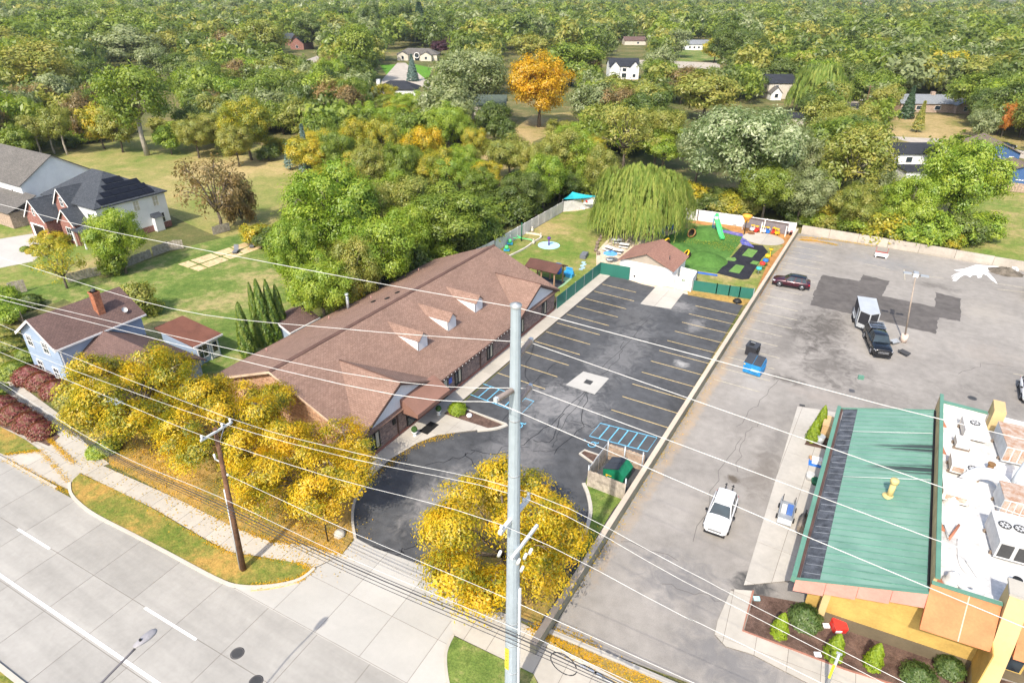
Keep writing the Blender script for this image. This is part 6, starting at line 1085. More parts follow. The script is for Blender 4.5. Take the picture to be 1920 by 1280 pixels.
# --- neighbour with grey roof and big white gable end
K = T('grey_roof_house', 'house with long grey roof and blank white gable end next to the solar house', 'house', (-140, 57, 0)); m = MB(); block(m, -160, -127.6, 50.8, 63, 6.0, 9.8, 'x'); m.build('wall', 'white_siding', K); m = MB(); gable(m, -160, -127.6, 50.8, 63, 6.05, 9.85, 'x', .4); m.build('roof', 'roof_grey', K); m = MB(); block(m, -136, -124.5, 46.5, 51, 2.6, 4.4, None); m.build('garage_wall', 'tan_brick', K); m = MB(); slab_roof(m, (-136.4, 46.1, 2.7), (-124.1, 46.1, 2.7), (-124.1, 51.2, 4.6), (-136.4, 51.2, 4.6), .12); m.build('garage_roof', 'roof_grey', K); win(K, '-y', -131, 3.4, 50.8, .6, 1.3, mull=False)
sheet('driveway', [(-80, 455), (0, 448), (75, 436), (118, 442), (100, 460), (62, 490), (0, 502), (-80, 520)], 'concrete_new', .01)
for k, (cm, px) in enumerate((('trailer_dark', 12), ('skip_green', 20), ('unit_grey', 27), ('toy_teal', 36))): p = G(px, 411); tag(MB().box(p.x - .35, p.x + .35, p.y - .35, p.y + .35, 0, 1.0).obox((p.x, p.y, 1.05), .8, .8, .1, 0, .15).build('wheelie_bin', cm), '%s wheelie bin beside the grey-roofed garage' % ['black', 'dark green', 'grey', 'teal'][k], 'bin')
# --- sand lot with chairs, timber fences
sheet('sand_court', [(334, 495), (372, 508), (494, 463), (458, 455)], 'bare_earth', .0)
for a, b in (((352, 487), (390, 502)), ((395, 474), (432, 487)), ((352, 503), (475, 459)), ((430, 463), (455, 475))): struct('grass_gap', strip(gp([a, b]), .3, -.02, .012), 'green_grass')
for px, py in ((442, 474), (474, 463)): p = G(px, py); t = T('lounge_chair', 'dark lounger on the bare sand court, %s' % ('in its middle' if px < 460 else 'at its far corner'), 'chair', p, None, False, .6); MB().obox((0, 0, .3), .7, 1.2, .1).build('seat', 'box_grey', t); MB().obox((0, .7, .65), .7, .1, .9, 0, -.4).build('backrest', 'box_grey', t); MB().box(-.3, .3, -.5, .5, 0, .25).build('legs', 'iron', t)
def picket(label, pts, h=1.6, m='old_board', step=.32):
    o = T('timber_fence', label, 'fence', (*G(*pts[0]).to_2d(), 0)); q = gp(pts)
    for a, b in zip(q[:-1], q[1:]): boards(o, a, b, h, m, max(2, int((b - a).length / step)), .05, .06, 'picket')
picket('dark weathered timber fence beside the sand court', [(345, 466), (318, 470), (288, 481)], 1.5, 'old_board'); picket('weathered timber fence under the small trees in front of the blue house', [(285, 482), (215, 510), (160, 522), (128, 530)], 1.3, 'old_board'); picket('grey timber fence section at the corner of the leafy yard', [(20, 553), (52, 546)], 1.7); picket('pale timber fence running up to the blue house', [(-30, 570), (0, 582), (30, 596), (46, 606)], 1.6, 'old_board'); picket('short grey timber fence behind the lawn under the trees', [(400, 441), (432, 432)], 1.4)
# --- houses beyond the woods
def house(name, label, px, py, w_, d_, h_, rh, kind, rz, wm, rm, wins=(), extra=None):
    p = G(px, py); t = T(name, label, 'house', p, None, False, rz); m = MB(); a, b = w_ / 2, d_ / 2
    block(m, -a, a, -b, b, h_, h_ + rh, {'gx': 'x', 'gy': 'y', 'hip': None}[kind]); m.build('wall', wm, t); m = MB()
    if kind == 'hip': hip(m, -a, a, -b, b, h_, h_ + rh)
    else: gable(m, -a, a, -b, b, h_ + .05, h_ + rh + .05, 'x' if kind == 'gx' else 'y', .4)
    m.build('roof', rm, t)
    for face, u, z, ww, hh in wins: win(t, face, u, z, {'-y': -b, '+y': b, '-x': -a, '+x': a}[face], ww, hh, mull=False)
    if extra: extra(t, a, b)
    return t
def ex_gable(x0, x1, ze, zr, wm, rm, out=2.5):
    def f(t, a, b):
        m = MB(); block(m, x0, x1, -b - out, -b + 1, ze, zr, 'y'); o = m.build('front_gable', wm, t); m = MB(); gable(m, x0, x1, -b - out, -b + 2.5, ze + .05, zr + .05, 'y', .3); m.build('gable_roof', rm, o); win(t, '-y', (x0 + x1) / 2, .9, -b - out, 1.2, 1.3, mull=False)
    return f
house('brick_house', 'brick gabled house with slate roof far behind the left woods', 566, 92, 9, 12, 4, 3.2, 'gy', .35, 'red_brick', 'roof_slate', [('-y', 0, 1, 1.5, 1.4)])
house('brick_house', 'slate roof wing beside the far brick gabled house', 546, 84, 8, 14, 4, 3.2, 'gx', .35, 'red_brick', 'roof_slate')
def arch(t, a, b):
    ex_gable(2.5, 8.5, 3, 4.6, 'cream_siding', 'roof_grey', 3)(t, a, b); ex_gable(-10.5, -4.5, 3, 4.6, 'cream_siding', 'roof_grey', 2)(t, a, b)
    m = MB(); m.lathe([(1.5, 0), (1.5, .4), (1.2, .4), (1.2, 0)], (0, -b - .3, 2.6), 20, Matrix.Rotation(rad(90), 4, 'X')); m.build('entrance_arch', 'trim_white', t); MB().box(-1.15, 1.15, -b - .25, -b - .1, .1, 3.4).build('entrance_glass', 'window_glass', t)
house('ranch_house', 'cream ranch house with arched entrance and grey roof behind the bright lawn', 786, 112, 22, 10, 3.2, 2.6, 'hip', .45, 'cream_siding', 'roof_grey', [('-y', -8, 1, 1, 1.4)], arch)
house('white_house', 'white house with grey hip roof and chimney in the clearing past the thicket', 748, 190, 14, 9, 4.6, 2.3, 'hip', .5, 'white_siding', 'roof_dark', [('-y', -3, 2.4, 1, 1.4), ('-y', 1, 2.4, 2, 1.0), ('-y', -4.5, .4, 1, .8), ('-y', 3, .4, 1, .8)], lambda t, a, b: (MB().box(-a - .3, -a + .9, -1, .6, 0, 7.2).build('chimney', 'trim_white', t), MB().box(a, a + 3.5, -4, -1, 0, 2.4).build('shed_wing', 'cream_siding', t)))
house('green_roof_house', 'pale house with sage green roof half hidden by the silver tree', 905, 212, 15, 9, 3.2, 2.4, 'gx', .5, 'cream_siding', 'roof_sage', [('-y', -3, .9, 1.6, 1.3)])
house('white_house', 'white two-storey house with twin front gables near the far tan road', 1166, 146, 13, 10, 5.4, 2.8, 'gx', .55, 'white_siding', 'roof_dark', [('-y', 0, 3.2, 1.6, 1.3), ('-y', 0, .6, 2, 1.8)], lambda t, a, b: (ex_gable(-6.3, -2.3, 5.2, 7.4, 'white_siding', 'roof_dark', 1)(t, a, b), ex_gable(2.3, 6.3, 5.2, 7.4, 'white_siding', 'roof_dark', 1)(t, a, b)))
house('brown_roof_house', 'low house with brown roof between far trees', 1188, 84, 15, 9, 3, 2.2, 'gx', .6, 'cream_siding', 'roof_brown', [('-y', 2, .9, 1.4, 1.2)])
house('white_bungalow', 'white bungalow with pale grey roof and row of windows on the far lawn', 1303, 93, 16, 9, 3.4, 2.4, 'gx', .6, 'white_siding', 'roof_pale', [('-y', -5, 1, 1.2, 1.2), ('-y', -2, 1, 1.2, 1.2), ('-y', 1, 1, 1.2, 1.2), ('-y', 4, 1, 1.2, 1.2)])
house('white_bungalow', 'small pale shed roof at the edge of the far lawn', 1252, 92, 6, 5, 2.4, 1.4, 'gx', .6, 'white_siding', 'roof_pale')
house('tan_house', 'tan two-storey house beside the far willow', 1452, 182, 10, 10, 5.6, 2.4, 'gx', .6, 'cream_siding', 'roof_dark', [('-y', -2, 3.4, 1.2, 1.3)], ex_gable(-5, -1, 2.6, 4.6, 'white_siding', 'roof_grey', 3))
house('ranch_house', 'brick ranch house with pale grey roof on the open far lawn', 1742, 207, 24, 9, 2.9, 2.2, 'gx', .5, 'tan_brick', 'roof_pale', [('-y', -6, .9, 1.8, 1.2), ('-y', 0, .9, 1.8, 1.2)], lambda t, a, b: (ex_gable(5, 11, 2.7, 4.3, 'tan_brick', 'roof_pale', 2)(t, a, b), MB().box(-1, .2, -.5, .5, 2, 6).build('chimney', 'tan_brick', t)))
house('split_level_house', 'white split-level house with dark roof and red brick chimney behind the lot trees', 1690, 325, 9, 9, 5.4, 1.3, 'gx', .55, 'white_siding', 'roof_dark', [('-y', 2.5, 3.5, 1.3, 1.1), ('-y', -2, 3.5, 1.3, 1.1), ('-y', 2.6, .8, 1, 1.1)], lambda t, a, b: (MB().box(a - .05, a + .8, -b + .5, -b + 1.6, 0, 7.4).build('chimney', 'chimney_brick', t), MB().box(-a, a + .01, -b - 4.5, -b, 0, 2.7).build('lower_wing', 'white_siding', t), MB().obox((0, -b - 2.3, 2.85), 2 * a + .6, 5.2, .18, 0, .06).build('lower_roof', 'roof_dark', t)))
house('blue_house', 'blue bungalow with tan gabled roof and white door by the side street', 1848, 298, 9, 12, 3.0, 1.9, 'gy', .25, 'navy_siding', 'roof_tan', [('-y', -2, 1.0, 1.0, .9), ('-y', .2, 1.0, .9, .9)], lambda t, a, b: MB().box(2.4, 3.4, -b - .05, -b, 0, 2.1).build('door', 'trim_white', t))
house('blue_garage', 'blue garage with tan gabled roof beside the brown timber fence', 1896, 343, 9.5, 8, 2.8, 1.7, 'gy', .2, 'navy_siding', 'roof_tan', [], lambda t, a, b: [MB().tube([(-.8 + k * .5, -b - .03, 1.5), (-.4 + k * .5, -b - .03, 1.6)], .1, 6).build('wall_ornament', 'trim_white', t) for k in range(3)])
house('dark_roof_house', 'long low house with plum-dark roof among the left woods', 502, 168, 24, 12, 3, 2.4, 'hip', .4, 'red_brick', 'roof_plum', [('-y', 3, .8, 2, 1.4)], lambda t, a, b: MB().box(-2, -1, -.5, .5, 3, 6.4).build('chimney', 'red_brick', t))
house('red_shed', 'small red shed with plum-dark hip roof among the left woods', 372, 182, 9, 8, 2.8, 1.6, 'hip', .4, mat('barn_red', (.3, .04, .03), .8), 'roof_plum')
house('white_house', 'white gable end glimpsed between trees near the right skyline', 1850, 120, 7, 14, 4, 2.6, 'gy', .2, 'white_siding', 'roof_grey')
house('pale_house', 'pale house glimpsed through the trees behind the left woods', 350, 75, 14, 9, 3.5, 2.4, 'gx', .4, 'white_siding', 'roof_pale')
house('pale_house', 'white-walled house glimpsed behind the silver tree on the left', 150, 115, 14, 9, 4, 2.6, 'gx', .4, 'white_siding', 'roof_grey')
house('pool_shed', 'low dark shed roof behind the white-leaved tree', 1487, 232, 5, 4, 2.2, 1.0, 'gx', .5, 'cream_siding', 'roof_dark')
picket('brown timber fence in front of the blue garage', [(1866, 357), (1900, 360), (1960, 366)], 1.8, 'old_board_warm', .5)
p = G(1885, 278); car('parked_car', 'dark car parked in the side street by the blue bungalow', 'car', (p.x, p.y, 0), .3, 4.45, 1.86, 1.5, 'car_black', XO, (.98, -1.95, .2, -1.65, 1.0), .35, (1.33, -1.33)); p = G(1620, 190); car('parked_car', 'white car on the far gravel drive beside the blue spruce', 'car', (p.x, p.y, 0), 1.3, 4.45, 1.86, 1.6, 'car_white', XO, (.98, -1.95, .2, -1.65, 1.0), .35, (1.33, -1.33))
p = G(78, 590); tag(MB().cyl(p.x, p.y, 0, .3, .35, n=10).build('garden_stone', 'concrete_old'), 'grey stone ring on the lawn behind the blue house', 'stone') if False else None
for px, py in ((1617, 222), (815, 205)): p = G(px, py); t = T('far_utility_pole', 'slender wooden utility pole %s' % ('beside the blue spruce drive' if px > 1000 else 'in front of the sage-roofed house'), 'utility pole', p); MB().cyl(p.x, p.y, 0, 10, .16, .1, 8).build('shaft', 'pole_wood', t); MB().obox((p.x, p.y, 9.4), 2.2, .1, .12, .6).build('cross_arm', 'log_wood', t)
# ================================================================ vegetation
def foliage(name, cols, tr=.44, var=.5):
    """leaf: colour picked per leaf from the kind's range, lit from both sides"""
    g = NG(name); at = g.n('Attribute', attribute_name='lf'); oi = g.n('ObjectInfo')
    f = g.math('ADD', at.outputs['Fac'], g.math('MULTIPLY', g.math('SUBTRACT', oi.outputs['Random'], .5), .18))
    n = len(cols); c = g.ramp(f, [(.12 + .76 * i / (n - 1), q) for i, q in enumerate(cols)])
    d = g.n('BsdfDiffuse'); g.l(c, d.inputs[0]); t = g.n('BsdfTranslucent'); g.l(g.mix(1, c, (1.15, 1.15, .6), 'MULTIPLY'), t.inputs[0]); mx = g.n('MixShader'); mx.inputs[0].default_value = tr; g.l(d.outputs[0], mx.inputs[1]); g.l(t.outputs[0], mx.inputs[2])
    gl = g.n('BsdfGlossy'); gl.inputs['Roughness'].default_value = .45; m2 = g.n('MixShader'); m2.inputs[0].default_value = .035; g.l(mx.outputs[0], m2.inputs[1]); g.l(gl.outputs[0], m2.inputs[2]); g.l(m2.outputs[0], g.out.inputs[0]); MATS[name] = g.m
foliage('f_yellow', [(.15, .19, .02), (.36, .33, .02), (.66, .49, .02), (.78, .53, .022), (.76, .46, .02)])
foliage('f_yellowgreen', [(.13, .18, .02), (.2, .24, .02), (.38, .35, .02), (.64, .48, .02), (.74, .48, .02)])
foliage('f_gold', [(.32, .25, .015), (.66, .42, .015), (.78, .44, .015)])
foliage('f_green', [(0.132, 0.206, 0.027), (0.223, 0.301, 0.038), (0.340, 0.388, 0.053)])
foliage('f_dark', [(0.078, 0.132, 0.026), (0.140, 0.195, 0.037), (0.208, 0.251, 0.052)])
foliage('f_olive', [(0.188, 0.250, 0.044), (0.329, 0.349, 0.070), (0.461, 0.405, 0.089)])
foliage('f_silver', [(0.164, 0.211, 0.072), (0.270, 0.317, 0.137), (0.422, 0.450, 0.224)])
foliage('f_pale', [(0.133, 0.198, 0.057), (0.205, 0.275, 0.104), (0.410, 0.463, 0.256), (0.636, 0.672, 0.444)])
foliage('f_lime', [(0.162, 0.282, 0.029), (0.291, 0.402, 0.042), (0.436, 0.492, 0.053)])
foliage('f_limegold', [(0.187, 0.256, 0.034), (0.410, 0.401, 0.042), (0.716, 0.512, 0.034)])
foliage('f_orange', [(0.360, 0.156, 0.028), (0.600, 0.240, 0.042), (0.660, 0.312, 0.056)])
foliage('f_brown', [(0.144, 0.132, 0.049), (0.264, 0.192, 0.070), (0.384, 0.252, 0.098)])
foliage('f_spruce', [(0.036, 0.076, 0.032), (0.064, 0.108, 0.046)], .1); foliage('f_bluespruce', [(0.090, 0.150, 0.120), (0.165, 0.240, 0.203)], .1)
foliage('f_plum', [(0.060, 0.024, 0.035), (0.120, 0.042, 0.056)]); foliage('f_red', [(.24, .06, .055), (.33, .095, .085), (.24, .15, .07)]); foliage('f_arbor', [(0.063, 0.127, 0.016), (0.113, 0.189, 0.019), (0.177, 0.228, 0.026)], .15); foliage('f_cone', [(0.149, 0.230, 0.010), (0.230, 0.310, 0.016)], .15); foliage('f_willow', [(0.180, 0.282, 0.052), (0.290, 0.381, 0.078), (0.427, 0.464, 0.117)]); foliage('f_shrub', [(0.075, 0.145, 0.034), (0.150, 0.217, 0.057)])
mat('bark', (.16, .13, .10), .95, .3, 2, .6, 12); mat('bark_pale', (.42, .37, .31), .95, .25, 2, .5, 12)

def leaf_mesh(name, C, N, S, V, elong=1.6):
    """many small leaf blades: centres C, normals N, sizes S, tone V"""
    n = len(C); r = RNG.normal(size=(n, 3)); t = np.cross(N, r); t /= np.linalg.norm(t, axis=1)[:, None] + 1e-9; b = np.cross(N, t); S = S[:, None]
    v = np.empty((n, 4, 3)); v[:, 0] = C - t * S * elong * .5; v[:, 1] = C + b * S * .36 + N * S * .08; v[:, 2] = C + t * S * elong * .5; v[:, 3] = C - b * S * .36 + N * S * .08
    me = bpy.data.meshes.new(name); me.vertices.add(4 * n); me.vertices.foreach_set('co', v.reshape(-1)); me.loops.add(4 * n); me.loops.foreach_set('vertex_index', np.arange(4 * n, dtype=np.int32)); me.polygons.add(n); me.polygons.foreach_set('loop_start', np.arange(0, 4 * n, 4, dtype=np.int32)); me.update(calc_edges=True)
    a = me.attributes.new('lf', 'FLOAT', 'FACE'); a.data.foreach_set('value', np.clip(V, 0, 1).astype(np.float32)); me.materials.append(None); return me
def unit(n): v = RNG.normal(size=(n, 3)); return v / np.linalg.norm(v, axis=1)[:, None]
def crown(R, zb, zt, n_lobe, n_cl, per, ls, clr, flat=.75, droop=0, up=.35, profile=None, lobe_r=.46, spread=.62, sparse=0):
    """crown built from limbs' leaf masses: lobes, clusters on the lobes, leaves in the clusters"""
    hz = (zt - zb) / 2; zc = (zt + zb) / 2; L = []
    for k in range(n_lobe):
        a = 2.399 * k + RNG.uniform(-.4, .4); zz = (k + .5) / n_lobe * 2 - 1; zz = zz * .8 + RNG.uniform(-.12, .12); rr = math.sqrt(max(0, 1 - zz * zz)) * spread * RNG.uniform(.75, 1.15)
        if profile: rr *= profile((zz + 1) / 2)
        L.append((rr * R * math.cos(a), rr * R * math.sin(a), zc + zz * hz * .72, lobe_r * R * RNG.uniform(.75, 1.2) * (profile((zz + 1) / 2) if profile else 1)))
    L.append((0, 0, zc + hz * .35, lobe_r * R)); L = np.array(L); CC = []
    tot = n_cl; k = 0
    while len(CC) < tot and k < tot * 12:
        k += 1; l = L[RNG.integers(len(L))]; d = unit(1)[0]; d[2] = d[2] * .9 + .15; p = l[:3] + d * l[3] * RNG.uniform(.72, 1.08) * np.array([1, 1, .8])
        dd = np.linalg.norm((L[:, :3] - p) / np.array([1, 1, .85]), axis=1) / L[:, 3]
        if (dd < .62).any(): continue
        if p[2] < zb * .9: continue
        CC.append((*p, *d))
    CC = np.array(CC); m = len(CC); tone = RNG.uniform(.15, .85, m); idx = np.repeat(np.arange(m), per); n = len(idx)
    off = RNG.normal(size=(n, 3)) * np.array([1, 1, flat]) * clr * .55; C = CC[idx, :3] + off; C[:, 2] -= droop * np.linalg.norm(off[:, :2], axis=1)
    N = CC[idx, 3:] * .95 + off / (clr * .55) * .35 + unit(n) * .6 + np.array([0, 0, up]); N /= np.linalg.norm(N, axis=1)[:, None]
    V = tone[idx] * .6 + RNG.uniform(0, .4, n); S = ls * RNG.uniform(.7, 1.35, n)
    return C, N, S, V, L, CC
def trunk_mesh(name, h, r, L, CC, m='bark', zsplit=.35, nsub=14, sides=7):
    mb = MB(); top = Vector((0, 0, h * zsplit)); mb.tube([(0, 0, -.2), (.02 * h, .0, h * zsplit * .5), top], [r * 1.35, r, r * .85], sides)
    main = [l for l in L]
    for l in main:
        e = Vector(l[:3]); b = top.lerp(e, .5) + Vector((0, 0, .12 * (e - top).length)); mb.tube([top - Vector((0, 0, r)), b, e], [r * .6, r * .38, r * .16], max(4, sides - 2))
    for k in range(min(nsub, len(CC))):
        c = CC[(k * 37) % len(CC)]; l = L[np.argmin(np.linalg.norm(L[:, :3] - c[:3], axis=1))]; mb.tube([l[:3], (Vector(l[:3]) + Vector(c[:3])) / 2 + Vector((0, 0, .1)), c[:3]], [r * .2, r * .13, r * .05], 4)
    me_o = mb.build(name, m); me = me_o.data; bpy.data.objects.remove(me_o); return me
PROTO = {}
def proto(key, h, R, **kw):
    tk = {k: kw.pop(k) for k in ('r', 'bark', 'zsplit', 'nsub', 'sides') if k in kw}; C, N, S, V, L, CC = crown(R, **kw)
    PROTO[key] = (leaf_mesh('crown', C, N, S, V), trunk_mesh('trunk', h, tk.get('r', .2), L, CC, tk.get('bark', 'bark'), tk.get('zsplit', .35), tk.get('nsub', 14), tk.get('sides', 7)), h, R)
for i in range(3): proto('locust%d' % i, 9.5, 5.0, zb=1.8, zt=9.5, n_lobe=20, n_cl=210, per=230, ls=.135, clr=.78, flat=.42, droop=.45, lobe_r=.26, spread=.9, r=.19, nsub=70)
for i in range(4): proto('broad%d' % i, 12, 5.2, zb=2.2, zt=12, n_lobe=18, n_cl=240, per=115, ls=.225, clr=.9, lobe_r=.34, spread=.76, r=.26, nsub=20)
for i in range(4): proto('mid%d' % i, 12, 5.0, zb=1.6, zt=12, n_lobe=16, n_cl=160, per=52, ls=.4, clr=1.1, lobe_r=.36, spread=.74, r=.26, nsub=6, sides=6)
for i in range(4): proto('far%d' % i, 12, 5.4, zb=1.0, zt=12, n_lobe=16, n_cl=120, per=30, ls=.5, clr=1.15, lobe_r=.36, spread=.74, r=.25, nsub=0, sides=5)
for i in range(4): proto('lod%d' % i, 12, 5.6, zb=1.0, zt=12, n_lobe=13, n_cl=62, per=10, ls=.95, clr=1.3, lobe_r=.38, spread=.72, r=.25, nsub=0, sides=4)
for i in range(3): proto('tall%d' % i, 14, 3.8, zb=2.5, zt=14, n_lobe=16, n_cl=170, per=46, ls=.36, clr=1.0, lobe_r=.42, spread=.6, r=.24, nsub=8, sides=6)
for i in range(2): proto('open%d' % i, 13, 4.6, zb=4.2, zt=13, n_lobe=13, n_cl=130, per=60, ls=.3, clr=1.05, lobe_r=.38, spread=.72, r=.3, zsplit=.42, nsub=24, bark='bark_pale')
for i in range(2): proto('thin%d' % i, 10, 4.6, zb=1.5, zt=10, n_lobe=14, n_cl=85, per=34, ls=.26, clr=.9, lobe_r=.36, spread=.76, r=.22, zsplit=.25, nsub=60)
for i in range(4): proto('bush%d' % i, 4.6, 3.3, zb=.2, zt=4.6, n_lobe=10, n_cl=120, per=52, ls=.27, clr=.7, lobe_r=.42, spread=.7, r=.12, zsplit=.15, nsub=6, sides=5)
def cone_leaves(h, R, n, ls, zb=.4, pw=1.0, rag=.25):
    t = RNG.uniform(0, 1, n) ** .8; z = zb + (h - zb) * t; a = RNG.uniform(0, 6.283, n); tier = .75 + .25 * np.sin(t * 60 + 2 * np.sin(a * 3)); rr = R * (1 - t) ** pw * np.sqrt(RNG.uniform(.35, 1, n)) * (1 - rag + rag * tier) + .03
    C = np.stack([rr * np.cos(a), rr * np.sin(a), z - rr * .12], 1); N = np.stack([np.cos(a), np.sin(a), np.full(n, .7)], 1) * .8 + unit(n) * .6; N /= np.linalg.norm(N, axis=1)[:, None]; return C, N, ls * RNG.uniform(.7, 1.3, n), RNG.uniform(0, 1, n)
def cproto(key, h, R, n, ls, **kw):
    C, N, S, V = cone_leaves(h, R, n, ls, **kw); mb = MB(); mb.tube([(0, 0, -.2), (0, 0, h * .9)], [R * .09, .02], 6); o = mb.build('trunk', 'bark'); me = o.data; bpy.data.objects.remove(o); PROTO[key] = (leaf_mesh('crown', C, N, S, V, 2.2), me, h, R)
cproto('spruce0', 11, 2.9, 2600, .5, rag=.4); cproto('spruce1', 12, 2.6, 1300, .5, rag=.45, zb=1.5)
def ell_proto(key, h, R, n, ls, fn):
    """clipped or columnar shrub: leaves over a shaped surface"""
    t = RNG.uniform(0, 1, n); a = RNG.uniform(0, 6.283, n); pr = np.array([fn(x) for x in t]); bump_ = 1 + .10 * np.sin(a * 5 + t * 17) + .07 * np.sin(a * 9 - t * 31); rr = R * pr * bump_ * RNG.uniform(.8, 1.03, n)
    C = np.stack([rr * np.cos(a), rr * np.sin(a), h * t], 1); N = np.stack([np.cos(a), np.sin(a), np.full(n, .35) + t * .5], 1) + unit(n) * .55; N /= np.linalg.norm(N, axis=1)[:, None]
    mb = MB(); mb.tube([(0, 0, -.1), (0, 0, h * .8)], [R * .12, .02], 6); o = mb.build('stem', 'bark'); me = o.data; bpy.data.objects.remove(o); V = .5 + .3 * np.sin(a * 5 + t * 17) + RNG.uniform(-.3, .3, n); PROTO[key] = (leaf_mesh('crown', C, N, ls * RNG.uniform(.7, 1.3, n), V), me, h, R)
ell_proto('arbor', 5.6, 1.0, 5200, .16, lambda t: (1 - t) ** .55 * min(1, .75 + t * 1.6) ); ell_proto('cone', 2.0, .72, 4200, .085, lambda t: (1 - t) ** .6 * min(1, .72 + 1.3 * t)); ell_proto('ball', 1.3, .85, 4200, .09, lambda t: math.sqrt(max(0, 1 - (2 * t - .95) ** 2 * .95)))
ell_proto('hedge', 1.5, 1.1, 4200, .13, lambda t: math.sqrt(max(0, 1 - (1.5 * t - .5) ** 2)) if t < 1 else 0)
def willow(key, h, R, n_str, ls, per=22):
    Cs, Ns = [], []; lobes = [(.5, 0, h * .97, R * .34)] + [(R * .55 * math.cos(k * .9 + .3), R * .55 * math.sin(k * .9 + .3), h * RNG.uniform(.74, .95), R * RNG.uniform(.34, .48)) for k in range(7)] + [(R * .8 * math.cos(k * .7), R * .8 * math.sin(k * .7), h * RNG.uniform(.5, .68), R * RNG.uniform(.2, .3)) for k in range(9)] + [(R * .3 * math.cos(k * 1.6), R * .3 * math.sin(k * 1.6), h * RNG.uniform(.86, 1.0), R * RNG.uniform(.26, .36)) for k in range(4)]
    for k in range(n_str):
        lx, ly, lz, lr = lobes[k % len(lobes)]; a = RNG.uniform(0, 6.283); q = math.sqrt(RNG.uniform(.12, 1)); x0 = lx + lr * q * math.cos(a); y0 = ly + lr * q * math.sin(a); z = lz - lr * .75 * q ** 2 + RNG.uniform(-.25, .35); ln = RNG.uniform(.12, .36) * h * (.3 + .7 * q) * (1.25 if lz < h * .7 else 1); zend = max(.8 + RNG.uniform(0, 1.6), z - ln); m = per; tt = np.linspace(0, 1, m); ox, oy = math.cos(a), math.sin(a); ou = math.hypot(x0, y0) + .01
        x = x0 + (x0 / ou * .5 + ox * .3) * np.sqrt(tt) + RNG.normal(0, .07, m); y = y0 + (y0 / ou * .5 + oy * .3) * np.sqrt(tt) + RNG.normal(0, .07, m); Cs.append(np.stack([x, y, z + (zend - z) * tt ** 1.3], 1)); d = np.array([ox * .6 + x0 / ou * .5, oy * .6 + y0 / ou * .5, .35]); Ns.append(d + unit(m) * .5)
    C = np.concatenate(Cs); N = np.concatenate(Ns); N /= np.linalg.norm(N, axis=1)[:, None]; n = len(C); t = np.array([0, 0, 1.0]) + unit(n) * .18; b = np.cross(N, t); b /= np.linalg.norm(b, axis=1)[:, None]; S = (ls * RNG.uniform(.7, 1.3, n))[:, None]
    v = np.empty((n, 4, 3)); v[:, 0] = C - t * S * 1.6; v[:, 1] = C + b * S * .3; v[:, 2] = C + t * S * 1.6; v[:, 3] = C - b * S * .3
    me = bpy.data.meshes.new('crown'); me.vertices.add(4 * n); me.vertices.foreach_set('co', v.reshape(-1)); me.loops.add(4 * n); me.loops.foreach_set('vertex_index', np.arange(4 * n, dtype=np.int32)); me.polygons.add(n); me.polygons.foreach_set('loop_start', np.arange(0, 4 * n, 4, dtype=np.int32)); me.update(calc_edges=True); at = me.attributes.new('lf', 'FLOAT', 'FACE'); tone = np.repeat(RNG.uniform(0, 1, n_str), per); at.data.foreach_set('value', (tone * .7 + RNG.uniform(0, .3, n)).astype(np.float32)); me.materials.append(None)
    mb = MB(); mb.tube([(0, 0, -.2), (.1, 0, h * .2), (0, .1, h * .33)], [.85, .6, .5], 12)
    for k in range(7): a = k * .9; e = Vector((R * .55 * math.cos(a), R * .55 * math.sin(a), h * .78)); mb.tube([(0, 0, h * .28), Vector((0, 0, h * .33)).lerp(e, .5) + Vector((0, 0, .6)), e], [.38, .22, .06], 6)
    o = mb.build('trunk', 'bark_pale'); tm = o.data; bpy.data.objects.remove(o); PROTO[key] = (me, tm, h, R)
willow('willow0', 11, 8.2, 3400, .19); willow('willow1', 10, 6, 900, .33, 14)
TREES = []
def plant(name, label, cat, key, x, y, h, R, m, group=None, rz=None, parts=True):
    cm, tm, ph, pR = PROTO[key]; o = T(name, label, cat, (x, y, 0), group, False, RNG.uniform(0, 6.28) if rz is None else rz); o.scale = (R / pR, R / pR, h / ph)
    c = bpy.data.objects.new('crown', cm); COL.objects.link(c); c.parent = o; c.material_slots[0].link = 'OBJECT'; c.material_slots[0].material = MATS[m]
    if parts: t = bpy.data.objects.new('trunk', tm); COL.objects.link(t); t.parent = o
    TREES.append((x, y, R)); return o
COLN = {'f_yellow': 'yellow', 'f_gold': 'orange-gold', 'f_green': 'mid green', 'f_dark': 'dark green', 'f_olive': 'olive', 'f_silver': 'silvery green', 'f_pale': 'cream-white and green', 'f_lime': 'lime green', 'f_limegold': 'lime and gold', 'f_orange': 'orange', 'f_brown': 'brownish', 'f_spruce': 'dark', 'f_bluespruce': 'blue-grey', 'f_plum': 'plum', 'f_willow': 'pale olive'}
# --- yellow honey locusts along the street
for i, (px, py, hc, h, R, lb) in enumerate(((252, 735, 5, 9.4, 5.4, 'yellow and green locust tree in front of the blue house'), (418, 800, 4.6, 8.8, 4.6, 'yellow locust tree beside the brick end of the school'), (570, 880, 4.2, 8.0, 4.5, 'yellow locust tree behind the wooden pole at the drive bend'), (948, 1010, 4.6, 9.0, 5.1, 'round yellow locust tree on the island behind the steel pole'))):
    p = G(px, py, hc); plant('locust_tree', lb, 'tree', 'locust%d' % (i % 3), p.x, p.y, h, R, 'f_yellowgreen' if i == 0 else 'f_yellow', 'yellow locust trees along the street', rz=i * 1.7)
